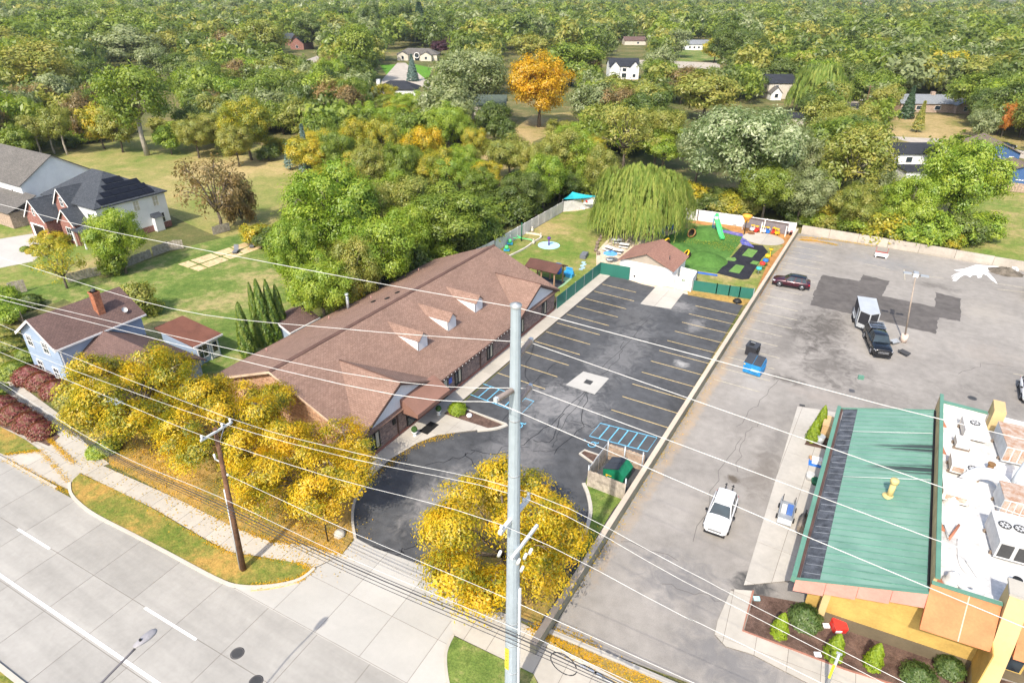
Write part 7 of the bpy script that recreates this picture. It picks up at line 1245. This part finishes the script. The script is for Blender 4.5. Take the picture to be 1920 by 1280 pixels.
# --- named trees: ('b', base px, top py) or ('t', top px, height)
def at_base(bx, by, ty, wpx):
    p = G(bx, by); lo, hi = 1, 40
    for _ in range(30):
        md = (lo + hi) / 2
        if P((p.x, p.y, md))[1] > ty: lo = md
        else: hi = md
    return p.x, p.y, lo, wpx * dist(p) / F / 2 * .82
def at_top(tx, ty, h, wpx): p = G(tx, ty, h); return p.x, p.y, h, wpx * dist(p) / F / 2 * .88
SPEC = [  # mode, x, y, top/height, width, proto, material, label ('' = by kind)
 ('b', 277, 291, 110, 150, 'open0', 'f_green', 'tall green tree with bare pale trunk standing in the dry field'), ('b', 322, 290, 232, 55, 'mid0', 'f_lime', 'small lime tree beside the tall bare-trunked tree'), ('b', 93, 210, 72, 160, 'open1', 'f_olive', 'big thin olive tree with forked pale trunk at the left wood edge'),
 ('b', 78, 290, 212, 62, 'open1', 'f_olive', ''), ('b', 103, 288, 218, 50, 'open0', 'f_olive', ''), ('b', 127, 290, 192, 62, 'open0', 'f_olive', ''), ('b', 472, 300, 178, 105, 'broad1', 'f_limegold', 'lime and gold tree at the right end of the dry field'),
 ('b', 415, 430, 283, 145, 'thin0', 'f_brown', 'sparse brownish tree in the middle of the lawn behind the solar house'), ('b', 455, 420, 340, 70, 'bush1', 'f_brown', ''), ('t', 228, 48, 15, 130, 'mid1', 'f_silver', ''), ('t', 285, 82, 12, 70, 'mid2', 'f_silver', ''), ('t', 300, 55, 13, 80, 'mid0', 'f_olive', ''), ('t', 345, 90, 12, 90, 'mid3', 'f_dark', ''), ('t', 425, 52, 14, 75, 'mid2', 'f_brown', ''), ('b', 498, 138, 32, 110, 'open1', 'f_olive', 'olive tree with two trunks in front of the far brick house'),
 ('t', 435, 0, 18, 66, 'mid1', 'f_silver', ''), ('t', 398, 28, 14, 60, 'mid0', 'f_dark', ''), ('t', 578, 22, 17, 70, 'mid3', 'f_dark', ''), ('t', 625, 5, 19, 80, 'mid2', 'f_dark', ''), ('b', 619, 108, 55, 26, 'spruce0', 'f_spruce', 'dark spruce to the right of the far brick house'), ('t', 105, 8, 20, 100, 'mid0', 'f_green', ''), ('t', 178, 0, 20, 90, 'mid1', 'f_green', ''), ('t', 245, 8, 20, 90, 'mid3', 'f_green', ''), ('t', 150, 25, 18, 90, 'mid2', 'f_green', ''), ('t', 30, 28, 18, 110, 'mid0', 'f_green', ''), ('t', 62, 62, 13, 90, 'mid2', 'f_olive', ''), ('t', -10, 50, 15, 90, 'mid1', 'f_olive', ''),
 ('t', 612, 105, 12, 66, 'broad0', 'f_lime', 'bright lime tree left of the white house with hip roof'), ('t', 655, 142, 11, 80, 'broad2', 'f_green', ''), ('t', 385, 172, 8, 70, 'mid0', 'f_olive', ''), ('t', 350, 190, 8, 70, 'mid1', 'f_dark', ''), ('t', 425, 182, 8, 80, 'mid2', 'f_silver', ''), ('t', 462, 160, 8, 90, 'mid3', 'f_silver', ''), ('t', 515, 165, 8, 90, 'mid0', 'f_silver', ''), ('t', 555, 178, 8, 80, 'mid1', 'f_olive', ''), ('t', 600, 205, 8, 80, 'mid2', 'f_green', ''),
 ('b', 577, 322, 235, 44, 'spruce0', 'f_bluespruce', 'blue-grey spruce behind the lime trees at the field edge'), ('b', 545, 318, 268, 34, 'spruce1', 'f_bluespruce', 'smaller blue-grey spruce at the field edge'), ('t', 400, 205, 7, 80, 'broad3', 'f_olive', ''), ('t', 355, 215, 7, 70, 'broad0', 'f_olive', ''), ('t', 432, 228, 7, 70, 'broad1', 'f_olive', ''), ('t', 205, 195, 8, 70, 'mid3', 'f_olive', ''), ('t', 170, 190, 8, 70, 'mid2', 'f_limegold', ''), ('t', 140, 170, 9, 70, 'mid1', 'f_brown', ''), ('t', 25, 160, 10, 80, 'mid0', 'f_silver', ''), ('t', 20, 230, 6, 60, 'mid1', 'f_green', ''),
 ('b', 675, 155, 35, 78, 'tall0', 'f_green', 'tall green poplar left of the bright lawn'), ('t', 810, 36, 13, 70, 'mid1', 'f_green', ''), ('t', 690, 5, 20, 50, 'mid0', 'f_dark', ''), ('t', 745, 0, 21, 70, 'mid3', 'f_dark', ''), ('t', 785, 5, 20, 60, 'spruce0', 'f_spruce', ''), ('t', 925, 8, 17, 100, 'mid2', 'f_silver', ''), ('t', 880, 22, 15, 70, 'mid0', 'f_olive', ''), ('b', 885, 238, 82, 150, 'open0', 'f_silver', 'tall silvery tree with twin trunks beside the sage-roofed house'), ('b', 1010, 238, 95, 140, 'broad1', 'f_gold', 'large orange-gold tree at the edge of the dry clearing'),
 ('t', 1072, 74, 14, 120, 'mid3', 'f_green', ''), ('t', 1105, 30, 14, 100, 'mid1', 'f_silver', ''), ('t', 1165, 25, 14, 100, 'mid2', 'f_silver', ''), ('t', 1035, 30, 14, 90, 'mid0', 'f_olive', ''), ('t', 995, 60, 12, 80, 'mid3', 'f_olive', ''), ('t', 858, 64, 8, 42, 'mid1', 'f_plum', 'plum-leaved tree behind the cream ranch house'), ('t', 825, 74, 6, 40, 'mid2', 'f_plum', 'lower plum-leaved tree behind the cream ranch house'), ('b', 774, 152, 103, 34, 'spruce0', 'f_bluespruce', 'blue-grey spruce on the bright far lawn'),
 ('t', 838, 190, 10, 80, 'broad0', 'f_lime', ''), ('t', 890, 232, 7, 55, 'broad3', 'f_limegold', ''), ('t', 660, 215, 9, 80, 'broad2', 'f_limegold', ''), ('t', 715, 215, 9, 75, 'broad1', 'f_limegold', ''), ('t', 790, 226, 9, 80, 'broad3', 'f_yellow', 'yellow-tinged tree in the thicket below the white house'), ('t', 745, 262, 8, 70, 'broad0', 'f_green', ''), ('t', 690, 262, 8, 80, 'broad1', 'f_olive', ''), ('t', 820, 275, 7, 80, 'broad2', 'f_limegold', ''), ('t', 865, 270, 6, 70, 'broad0', 'f_lime', ''), ('t', 925, 185, 8, 70, 'mid0', 'f_dark', ''), ('t', 940, 215, 6, 60, 'mid1', 'f_dark', ''), ('t', 630, 240, 8, 70, 'broad3', 'f_green', ''),
 ('t', 1060, 235, 9, 85, 'broad0', 'f_olive', ''), ('t', 1095, 250, 8, 80, 'broad1', 'f_lime', ''), ('t', 1022, 285, 8, 85, 'broad2', 'f_lime', ''), ('t', 1000, 262, 8, 60, 'broad3', 'f_olive', ''), ('t', 985, 318, 7, 95, 'broad0', 'f_dark', ''), ('t', 1050, 312, 7, 85, 'broad1', 'f_dark', ''), ('t', 1180, 185, 12, 125, 'thin1', 'f_olive', 'sparse olive tree behind the willow'), ('t', 1240, 195, 11, 100, 'broad3', 'f_olive', ''), ('t', 1112, 150, 11, 95, 'mid0', 'f_silver', ''), ('t', 1205, 148, 11, 95, 'mid2', 'f_olive', ''), ('t', 1240, 85, 12, 70, 'mid1', 'f_silver', ''), ('t', 1270, 50, 13, 60, 'mid3', 'f_silver', ''), ('t', 1130, 270, 8, 70, 'broad2', 'f_olive', ''),
 ('t', 612, 303, 12, 195, 'broad1', 'f_lime', 'big lime-green tree between the lawn and the school'), ('b', 848, 478, 345, 175, 'broad2', 'f_green', 'green tree overhanging the playground fence behind the school'), ('t', 700, 395, 9, 160, 'broad3', 'f_lime', 'lime tree just behind the school roof'), ('t', 760, 325, 8, 130, 'broad0', 'f_olive', ''), ('t', 590, 478, 7, 130, 'broad0', 'f_lime', ''), ('t', 540, 400, 8, 100, 'broad3', 'f_lime', ''), ('t', 655, 440, 8, 110, 'broad2', 'f_olive', ''), ('t', 690, 340, 8, 90, 'broad1', 'f_olive', ''), ('t', 760, 380, 7, 110, 'broad2', 'f_lime', ''), ('t', 640, 520, 5, 80, 'bush0', 'f_limegold', ''),
 ('b', 1380, 388, 183, 240, 'broad3', 'f_pale', 'large tree with cream-white leaf tops behind the playground'), ('t', 1335, 128, 12, 130, 'mid3', 'f_olive', ''), ('b', 1375, 138, 45, 110, 'broad0', 'f_dark', 'dark round tree on the far lawn beside the white bungalow'), ('t', 1345, 70, 9, 50, 'mid0', 'f_limegold', ''), ('t', 1293, 14, 13, 34, 'mid1', 'f_orange', 'orange maple near the skyline above the white bungalow'), ('t', 1597, 3, 13, 46, 'mid2', 'f_orange', 'orange maple near the skyline on the right'), ('t', 1345, 22, 14, 110, 'mid0', 'f_dark', ''), ('t', 1420, 22, 14, 90, 'mid1', 'f_silver', ''), ('b', 1530, 212, 120, 125, 'willow1', 'f_willow', 'small willow beside the tan two-storey house'),
 ('t', 1697, 78, 13, 135, 'mid2', 'f_pale', 'pale round tree above the brick ranch house'), ('t', 1782, 86, 13, 110, 'mid3', 'f_limegold', ''), ('b', 1698, 222, 163, 40, 'spruce0', 'f_spruce', 'dark spruce in front of the brick ranch house'), ('b', 1718, 248, 190, 32, 'spruce1', 'f_olive', 'half-dead spruce in front of the brick ranch house'), ('b', 1625, 208, 173, 34, 'spruce0', 'f_bluespruce', 'blue-grey spruce beside the far gravel drive'), ('t', 1885, 98, 13, 120, 'mid0', 'f_olive', ''), ('t', 1840, 135, 11, 100, 'mid1', 'f_green', ''), ('b', 1870, 252, 190, 62, 'mid2', 'f_limegold', 'small gold tree right of the brick ranch house'), ('t', 1902, 188, 7, 32, 'mid3', 'f_orange', 'orange-tinged tree at the right edge of the far lawn'), ('t', 1920, 150, 11, 90, 'mid1', 'f_dark', ''),
 ('b', 1580, 402, 226, 150, 'open1', 'f_olive', 'tall thin olive tree with pale trunk behind the back wall'), ('t', 1610, 195, 10, 120, 'broad2', 'f_olive', ''), ('t', 1520, 240, 9, 90, 'broad1', 'f_silver', ''), ('t', 1555, 215, 9, 90, 'mid1', 'f_olive', ''), ('b', 1770, 432, 254, 158, 'broad1', 'f_lime', 'big lime and yellow tree at the right end of the back wall'), ('t', 1725, 322, 8, 110, 'broad0', 'f_lime', ''), ('t', 1640, 285, 8, 90, 'broad3', 'f_silver', ''), ('t', 1320, 225, 9, 80, 'broad2', 'f_silver', ''), ('t', 1450, 300, 8, 110, 'broad0', 'f_green', ''), ('t', 1520, 310, 8, 110, 'broad1', 'f_silver', ''), ('t', 1620, 340, 7, 90, 'broad2', 'f_olive', ''), ('t', 1680, 350, 6, 70, 'broad3', 'f_lime', ''),
 ('t', 1465, 62, 12, 90, 'mid2', 'f_olive', ''), ('t', 1510, 90, 11, 80, 'mid0', 'f_lime', ''), ('t', 1560, 65, 12, 90, 'mid3', 'f_brown', ''), ('t', 1610, 50, 12, 90, 'mid1', 'f_olive', ''), ('t', 1670, 35, 13, 100, 'mid0', 'f_olive', ''), ('t', 1590, 110, 10, 90, 'mid2', 'f_olive', ''), ('t', 1475, 105, 9, 70, 'mid1', 'f_dark', ''), ('t', 1640, 130, 9, 80, 'mid3', 'f_green', ''), ('t', 1790, 45, 13, 110, 'mid1', 'f_silver', ''), ('t', 1850, 40, 14, 110, 'mid3', 'f_green', ''),
 ('b', 237, 512, 388, 105, 'broad0', 'f_lime', 'green tree at the corner of the white solar house'), ('b', 126, 540, 450, 100, 'thin1', 'f_limegold', 'small yellowing tree by the concrete drive of the solar house'), ('b', 270, 590, 535, 85, 'bush2', 'f_olive', 'olive shrub tree behind the blue house'), ('b', 100, 462, 438, 70, 'bush3', 'f_limegold', 'low golden shrub in front of the brick gables'), ('b', 215, 515, 470, 60, 'bush0', 'f_green', '')]
GRP = lambda x, y, R: 'trees beyond the field and houses' if dist((x, y, 5)) > 190 else 'trees of the wood behind the school and lots'
def where(x, y):
    px, py = P((x, y, 4))
    if dist((x, y, 5)) > 300: return 'in the distant wooded skyline'
    if dist((x, y, 5)) > 170: return 'among the houses beyond the wood' if px > 640 else 'in the wood behind the dry field'
    return 'behind the back wall of the worn lot' if px > 1290 else ('in the thicket behind the school' if px > 500 else 'near the solar house lawn')
cnt = {}
for mode, x, y, q, wpx, key, mm, lb in SPEC:
    
    if mode == 'b': X, Y, h, R = at_base(x, y, q, wpx)
    else:
        q2 = q * (1.4 if q <= 9 else 1.25)
        for _ in range(40):
            X, Y, h, R = at_top(x, y, q2, wpx)
            if q2 > q and ((-53 - R * .3 < X < -12 and 28 < Y < 113 + R * .3) or (X > -30 and Y < 117) or (X < -90 and Y < 68)): q2 -= .25
            else: break
    h = min(h, 26); kind = 'spruce' if 'spruce' in key else ('willow' if 'willow' in key else ('bush' if 'bush' in key else 'tree'))
    nm = {'spruce': 'spruce_tree', 'willow': 'willow_tree', 'bush': 'bush', 'tree': 'broadleaf_tree'}[kind]
    plant(nm, lb or '%s %s %s' % (COLN[mm], 'broadleaf tree' if kind == 'tree' else kind, where(X, Y)), 'bush' if kind == 'bush' else 'tree', key, X, Y, h, R, mm, None if lb else '%s %ss %s' % (COLN[mm], kind, where(X, Y)))
p = G(1196, 441); plant('willow_tree', 'large weeping willow with thick pale trunk in the playground', 'tree', 'willow0', p.x, p.y + .3, 11.9, 7.7, 'f_willow')
# --- wood fill: random trees in the gaps, kept off houses, lawns and lots
KEEP = [(1262, 195, 1490, 350), (950, 100, 1075, 235), (215, 115, 335, 290), (540, 66, 592, 92), (735, 90, 835, 116), (708, 160, 790, 196), (885, 180, 925, 205), (1132, 108, 1200, 140), (1172, 66, 1204, 82), (1282, 72, 1328, 90), (1436, 136, 1475, 182), (1680, 184, 1800, 240), (1660, 250, 1725, 318), (1812, 262, 1925, 345), (1580, 190, 1612, 206), (1270, 108, 1340, 122), (720, 126, 780, 148), (905, 255, 975, 320), (110, 250, 575, 450)]
def blocks(X, Y, h, R):
    bx, by = P((X, Y, 0)); tx, ty = P((X, Y, h)); wp = R * F / dist((X, Y, 3))
    for x0, y0, x1, y1 in KEEP:
        if bx + wp > x0 and bx - wp < x1 and by > y0 + 4 and ty < y1 - 3: return True
    return False
rg = np.random.default_rng(21); n_fill = 0; pal = ['f_green', 'f_dark', 'f_olive', 'f_silver', 'f_olive', 'f_lime', 'f_green', 'f_brown', 'f_dark', 'f_green']
FAR = []
def try_tree(px, d, hmin, hmax, ov):
    global n_fill
    dirx = ray(px, 200); dirx.z = 0; dirx.normalize(); X, Y = dirx.x * d, dirx.y * d
    if (Y < 118 and X > -60) or (X > -12 and Y < 118): return
    bx, by = P((X, Y, 0))
    if by > 300 and not (bx > 1300 and by < 420): return
    h = rg.uniform(hmin, hmax); R = h * (rg.uniform(.34, .5) if d < 290 else rg.uniform(.42, .58))
    if any((X - a) ** 2 + (Y - b) ** 2 < ((R + c) * ov) ** 2 for a, b, c in TREES): return
    if d < 520 and blocks(X, Y, h, R): return
    if d > 400 or n_fill >= 190: FAR.append((X, Y, h, R)); TREES.append((X, Y, R)); return
    mm = pal[rg.integers(len(pal))]; key = ('mid%d' if d < 290 else 'far%d') % rg.integers(4); n_fill += 1
    plant('broadleaf_tree', '%s broadleaf tree %s' % (COLN[mm], where(X, Y)), 'tree', key, X, Y, h, R, mm, '%s trees %s' % (COLN[mm], where(X, Y)), parts=d < 300)
for _ in range(2600): try_tree(rg.uniform(-100, 2020), rg.uniform(125, 290), 9, 15, .46)
for _ in range(1500): try_tree(rg.uniform(-100, 2020), rg.uniform(290, 400), 13, 19, .5)
for _ in range(3000): try_tree(rg.uniform(-100, 2020), rg.uniform(400, 820), 15, 22, .55)
TREES = []
for _ in range(1100): try_tree(rg.uniform(-100, 2020), 820 * (1700 / 820) ** rg.random(), 17, 22, .45)
band = gp([(590, 330), (610, 210), (690, 205), (800, 215), (870, 240), (880, 330), (990, 335), (1010, 270), (1110, 235), (1262, 235), (1262, 330), (1110, 352), (930, 392), (720, 470), (560, 520), (540, 400)])
nb = 0
for _ in range(2500):
    x = rg.uniform(-190, -30); y = rg.uniform(60, 210)
    if nb > 62 or not inside((x, y), band) or (x > -56 and y < 112): continue
    if any((x - a) ** 2 + (y - b) ** 2 < (c * .5 + 2.0) ** 2 for a, b, c in TREES): continue
    nb += 1; h = rg.uniform(5, 10); mm = ['f_lime', 'f_olive', 'f_lime', 'f_limegold', 'f_lime', 'f_green', 'f_limegold'][rg.integers(7)]
    plant('broadleaf_tree' if h > 5.2 else 'bush', '%s %s %s' % (COLN[mm], 'low broadleaf tree' if h > 5.2 else 'thicket bush', where(x, y)), 'tree' if h > 5.2 else 'bush', ('broad%d' if h > 5.2 else 'bush%d') % rg.integers(4), x, y, h, h * rg.uniform(.42, .58), mm, '%s growth %s' % (COLN[mm], where(x, y)))
# --- undergrowth behind walls and at the wood edge
US = [(x, 118 + rg.uniform(0, 9), rg.uniform(3.2, 5.5)) for x in np.arange(-26, 16, 2.1)] + [(x, 117.5 + rg.uniform(0, 2), rg.uniform(2.6, 3.8)) for x in np.arange(-10, 11.5, 2.4)]
US += [(-53.5 - rg.uniform(0, 9), y, rg.uniform(3, 5)) for y in np.arange(60, 112, 2.4)] + [(x, 113.5 + rg.uniform(0, 7), rg.uniform(3, 5)) for x in np.arange(-60, -26, 2.6)]
for px, py in ((20, 255), (50, 270), (75, 280), (130, 278), (160, 268), (185, 262), (215, 258), (240, 250), (155, 245), (100, 255), (350, 255), (380, 262), (410, 268), (440, 290), (505, 300), (520, 285), (335, 250), (300, 245), (870, 300), (880, 265), (930, 245), (700, 330), (650, 330), (820, 320), (600, 540), (560, 520), (575, 570), (490, 460), (520, 470), (720, 440), (780, 440), (880, 430), (900, 400), (940, 390), (1060, 350), (1090, 345), (25, 600), (10, 575)): p = G(px, py); US.append((p.x, p.y, 3.4 if py < 480 else 2.4))
for i, (x, y, h) in enumerate(US):
    if -12 < x < 40 and y < 116: continue
    mm = ['f_green', 'f_lime', 'f_dark', 'f_limegold', 'f_lime', 'f_olive', 'f_dark'][rg.integers(7)]
    if x > -1 and y < 122: mm = ['f_lime', 'f_limegold', 'f_lime'][i % 3]
    plant('bush', '%s undergrowth bush %s' % (COLN[mm], where(x, y)), 'bush', 'bush%d' % (i % 4), x, y, h, h * rg.uniform(.7, .95), mm, '%s bushes %s' % (COLN[mm], where(x, y)))
# --- far wood: one mass of crowns reaching to the horizon, one object
vv = []; ff = []; 
pm = [PROTO['lod%d' % k][0] for k in range(4)]
def far_mass(name, sel, mats):
    arrs = []; vals = []; mids = []
    for me in pm: co = np.empty(len(me.vertices) * 3, np.float32); me.vertices.foreach_get('co', co); lv = np.empty(len(me.polygons), np.float32); me.attributes['lf'].data.foreach_get('value', lv); arrs.append(co.reshape(-1, 4, 3)); vals.append(lv)
    V, Lf, Mi = [], [], []
    for i, (X, Y, h, R) in enumerate(sel):
        k = i % 4; a = arrs[k]; lv = vals[k]; step = 1 if dist((X, Y, 5)) < 650 else 2; b = a[i % step::step].copy(); c = b.mean(1, keepdims=True); b = c + (b - c) * (1.0 if step == 1 else 1.45); an = rg.uniform(0, 6.28); ca, sa = math.cos(an), math.sin(an); q = b.copy(); q[..., 0] = (b[..., 0] * ca - b[..., 1] * sa) * R / 5.6 + X; q[..., 1] = (b[..., 0] * sa + b[..., 1] * ca) * R / 5.6 + Y; q[..., 2] = b[..., 2] * h / 12; V.append(q); Lf.append(lv[i % step::step]); Mi.append(np.full(len(q), rg.integers(len(mats)), np.int32))
    V = np.concatenate(V); n = len(V); me = bpy.data.meshes.new(name); me.vertices.add(4 * n); me.vertices.foreach_set('co', V.reshape(-1).astype(np.float32)); me.loops.add(4 * n); me.loops.foreach_set('vertex_index', np.arange(4 * n, dtype=np.int32)); me.polygons.add(n); me.polygons.foreach_set('loop_start', np.arange(0, 4 * n, 4, dtype=np.int32)); me.update(calc_edges=True)
    for m_ in mats: me.materials.append(MATS[m_])
    me.polygons.foreach_set('material_index', np.concatenate(Mi)); at = me.attributes.new('lf', 'FLOAT', 'FACE'); at.data.foreach_set('value', np.concatenate(Lf)); o = bpy.data.objects.new(name, me); COL.objects.link(o); o['kind'] = 'stuff'; return o
o = far_mass('distant_wood', FAR, ['f_green', 'f_dark', 'f_dark', 'f_olive', 'f_green', 'f_dark', 'f_silver']); tag(o, 'distant wood of mixed green trees running to the horizon', 'wood')
# --- arborvitae, clipped shrubs, hedges, garden plants
for px, py, h, R in ((467, 668, 6.6, .95), (490, 648, 7.8, .72), (503, 648, 8.2, .95), (519, 642, 7.8, .9), (533, 634, 6.8, .8)): p = G(px, py); plant('arborvitae', 'tall narrow arborvitae in the clump beside the school roof' if px > 470 else 'single pointed arborvitae standing apart at the school corner', 'shrub', 'arbor', p.x, p.y, h, R, 'f_arbor', 'arborvitae beside the school')
for px, py, h, R, lb in ((1459, 1190, 2.1, .62, 'bright cone shrub nearest the walkway corner'), (1560, 1232, 2.2, .66, 'bright cone shrub in front of the red tote'), (1633, 1250, 2.2, .62, 'bright cone shrub between the red tote and the round shrubs'), (1522, 826, 2.4, .68, 'bright cone shrub beside the galvanized bin'), (1536, 803, 2.6, .62, 'taller bright cone shrub behind the bin')): p = G(px, py); plant('cone_shrub', lb, 'shrub', 'cone', p.x, p.y, h, R, 'f_cone', 'cone shrubs at the restaurant')
for px, py, h, R, lb in ((1506, 1172, 1.5, .98, 'large dark round shrub beside the yellow pier'), (1718, 1280, 1.3, .95, 'round shrub near the orange sign panel at the picture edge'), (1776, 1262, 1.2, .78, 'small round shrub in front of the dark wall corner'), (858, 775, 1.2, .85, 'yellow-green round shrub on the mulch island of the school')): p = G(px, py); plant('round_shrub', lb, 'shrub', 'ball', p.x, p.y, h, R, 'f_shrub' if px > 900 else 'f_cone')
for px, py, R, h, mm, lb in ((8, 770, 1.3, 1.5, 'f_red', 'r'), (32, 785, 1.3, 1.5, 'f_red', 'r'), (58, 800, 1.25, 1.45, 'f_red', 'r'), (80, 815, 1.1, 1.3, 'f_red', 'r'), (58, 712, 1.5, 1.5, 'f_red', 'b'), (82, 722, 1.4, 1.4, 'f_red', 'b'), (108, 738, 1.4, 1.4, 'f_red', 'b'), (10, 690, 1.6, 1.5, 'f_olive', 'g'), (30, 702, 1.5, 1.4, 'f_green', 'g'), (-12, 680, 1.6, 1.6, 'f_green', 'g'), (20, 662, 1.6, 1.6, 'f_olive', 'g'), (48, 678, 1.4, 1.4, 'f_green', 'g'), (2, 640, 1.8, 1.7, 'f_olive', 'g'), (185, 852, .9, 1.0, 'f_lime', 'e'), (205, 845, 1.0, 1.2, 'f_green', 'e'), (-5, 742, 1.2, 1.4, 'f_green', 'h'), (130, 755, 1.2, 1.2, 'f_olive', 'g'), (230, 560, 1.3, 1.3, 'f_green', 'k'), (60, 575, 1.4, 1.6, 'f_dark', 'k')):
    p = G(px, py); plant('hedge_shrub', {'r': 'burgundy-red hedge shrub on the street side of the concrete path', 'b': 'burgundy hedge shrub in front of the blue house wall', 'g': 'green wild shrub between path and blue house', 'e': 'small green shrub at the drive corner under the locust', 'h': 'green shrub at the end of the red hedge', 'k': 'green shrub behind the blue house'}[lb], 'shrub', 'hedge', p.x, p.y, h, R, mm, {'r': 'red hedge along the path', 'b': 'burgundy hedge by the blue house', 'g': 'wild shrubs by the blue house', 'e': 'shrubs at the drive corner', 'k': 'shrubs behind the blue house'}.get(lb))
for i, (px, py) in enumerate(((48, 470), (58, 474), (70, 478), (80, 470), (66, 466), (88, 476))): p = G(px, py); plant('hedge_shrub', 'low garden plant in the bed beside the solar house drive', 'shrub', 'hedge', p.x, p.y, .7, .7, ['f_green', 'f_limegold', 'f_olive'][i % 3], 'garden plants beside the solar house drive')
# --- fallen leaves along kerbs and walks
def litter(name, label, lines, n, sp, m='f_gold', area_=None):
    C = []
    per = n // len(lines)
    for ln in lines:
        q = gp(ln); 
        for _ in range(per):
            k = rg.integers(len(q) - 1); p = q[k].lerp(q[k + 1], rg.random()); C.append((p.x + rg.normal(0, sp), p.y + rg.normal(0, sp), .075 + rg.uniform(0, .03)))
    C = np.array(C); n = len(C); N = unit(n) * .4 + np.array([0, 0, 1]); N /= np.linalg.norm(N, axis=1)[:, None]; me = leaf_mesh(name, C, N, .09 * rg.uniform(.6, 1.4, n), rg.uniform(.2, 1, n), 1.3); o = bpy.data.objects.new(name, me); COL.objects.link(o); me.materials[0] = MATS[m]; o['kind'] = 'stuff'; tag(o, label, 'leaves'); return o
litter('fallen_leaves', 'orange fallen leaves along the sidewalk and verge edges', [[(150, 888), (290, 956), (390, 1015), (430, 1036), (560, 1056), (583, 1066)], [(205, 868), (330, 934), (440, 989), (510, 1017), (570, 1021), (640, 1041)], [(10, 853), (75, 845), (130, 905)], [(10, 862), (130, 925)], [(90, 822), (140, 870)], [(470, 1100), (560, 1088), (585, 1068)]], 3600, .14)
litter('fallen_leaves', 'yellow fallen leaves scattered on the leafy lawn under the locusts', [[(230, 870), (420, 960), (560, 1010), (640, 1030)], [(300, 880), (500, 960), (640, 990)], [(180, 850), (260, 840), (330, 880)]], 4200, 1.1)
litter('fallen_leaves', 'orange leaf drift along the low wall of the worn lot', [[(1060, 1120), (1160, 985), (1300, 760), (1500, 445)], [(1500, 445), (1560, 450), (1640, 462)], [(1500, 450), (1530, 452), (1570, 460)]], 3000, .25)
litter('fallen_leaves', 'leaf drift along the kerb strip by the right drive', [[(1020, 1195), (1120, 1240), (1250, 1290)], [(1000, 1180), (1040, 1190), (1110, 1215)], [(690, 898), (782, 831), (850, 812)]], 2600, .3)
litter('fallen_leaves', 'leaf litter sprinkled on the artificial turf', [[(1290, 430), (1350, 440), (1390, 455)], [(1280, 450), (1340, 455), (1370, 470)]], 1500, 1.0, 'f_limegold')

# ================================================================ thin autumn air over the whole district
hz = MB().box(-2400, 2400, -250, 3300, -1.5, 37.5)
g = NG('haze_air'); vol = g.n('VolumePrincipled'); vol.inputs['Color'].default_value = (.86, .92, 1, 1); vol.inputs['Density'].default_value = .0001; vol.inputs['Anisotropy'].default_value = .3; g.l(vol.outputs[0], g.out.inputs[1])
o = hz.build('haze', g.m, None, 'stuff'); o['label'] = 'thin pale haze in the air over the whole district'; o['category'] = 'haze'
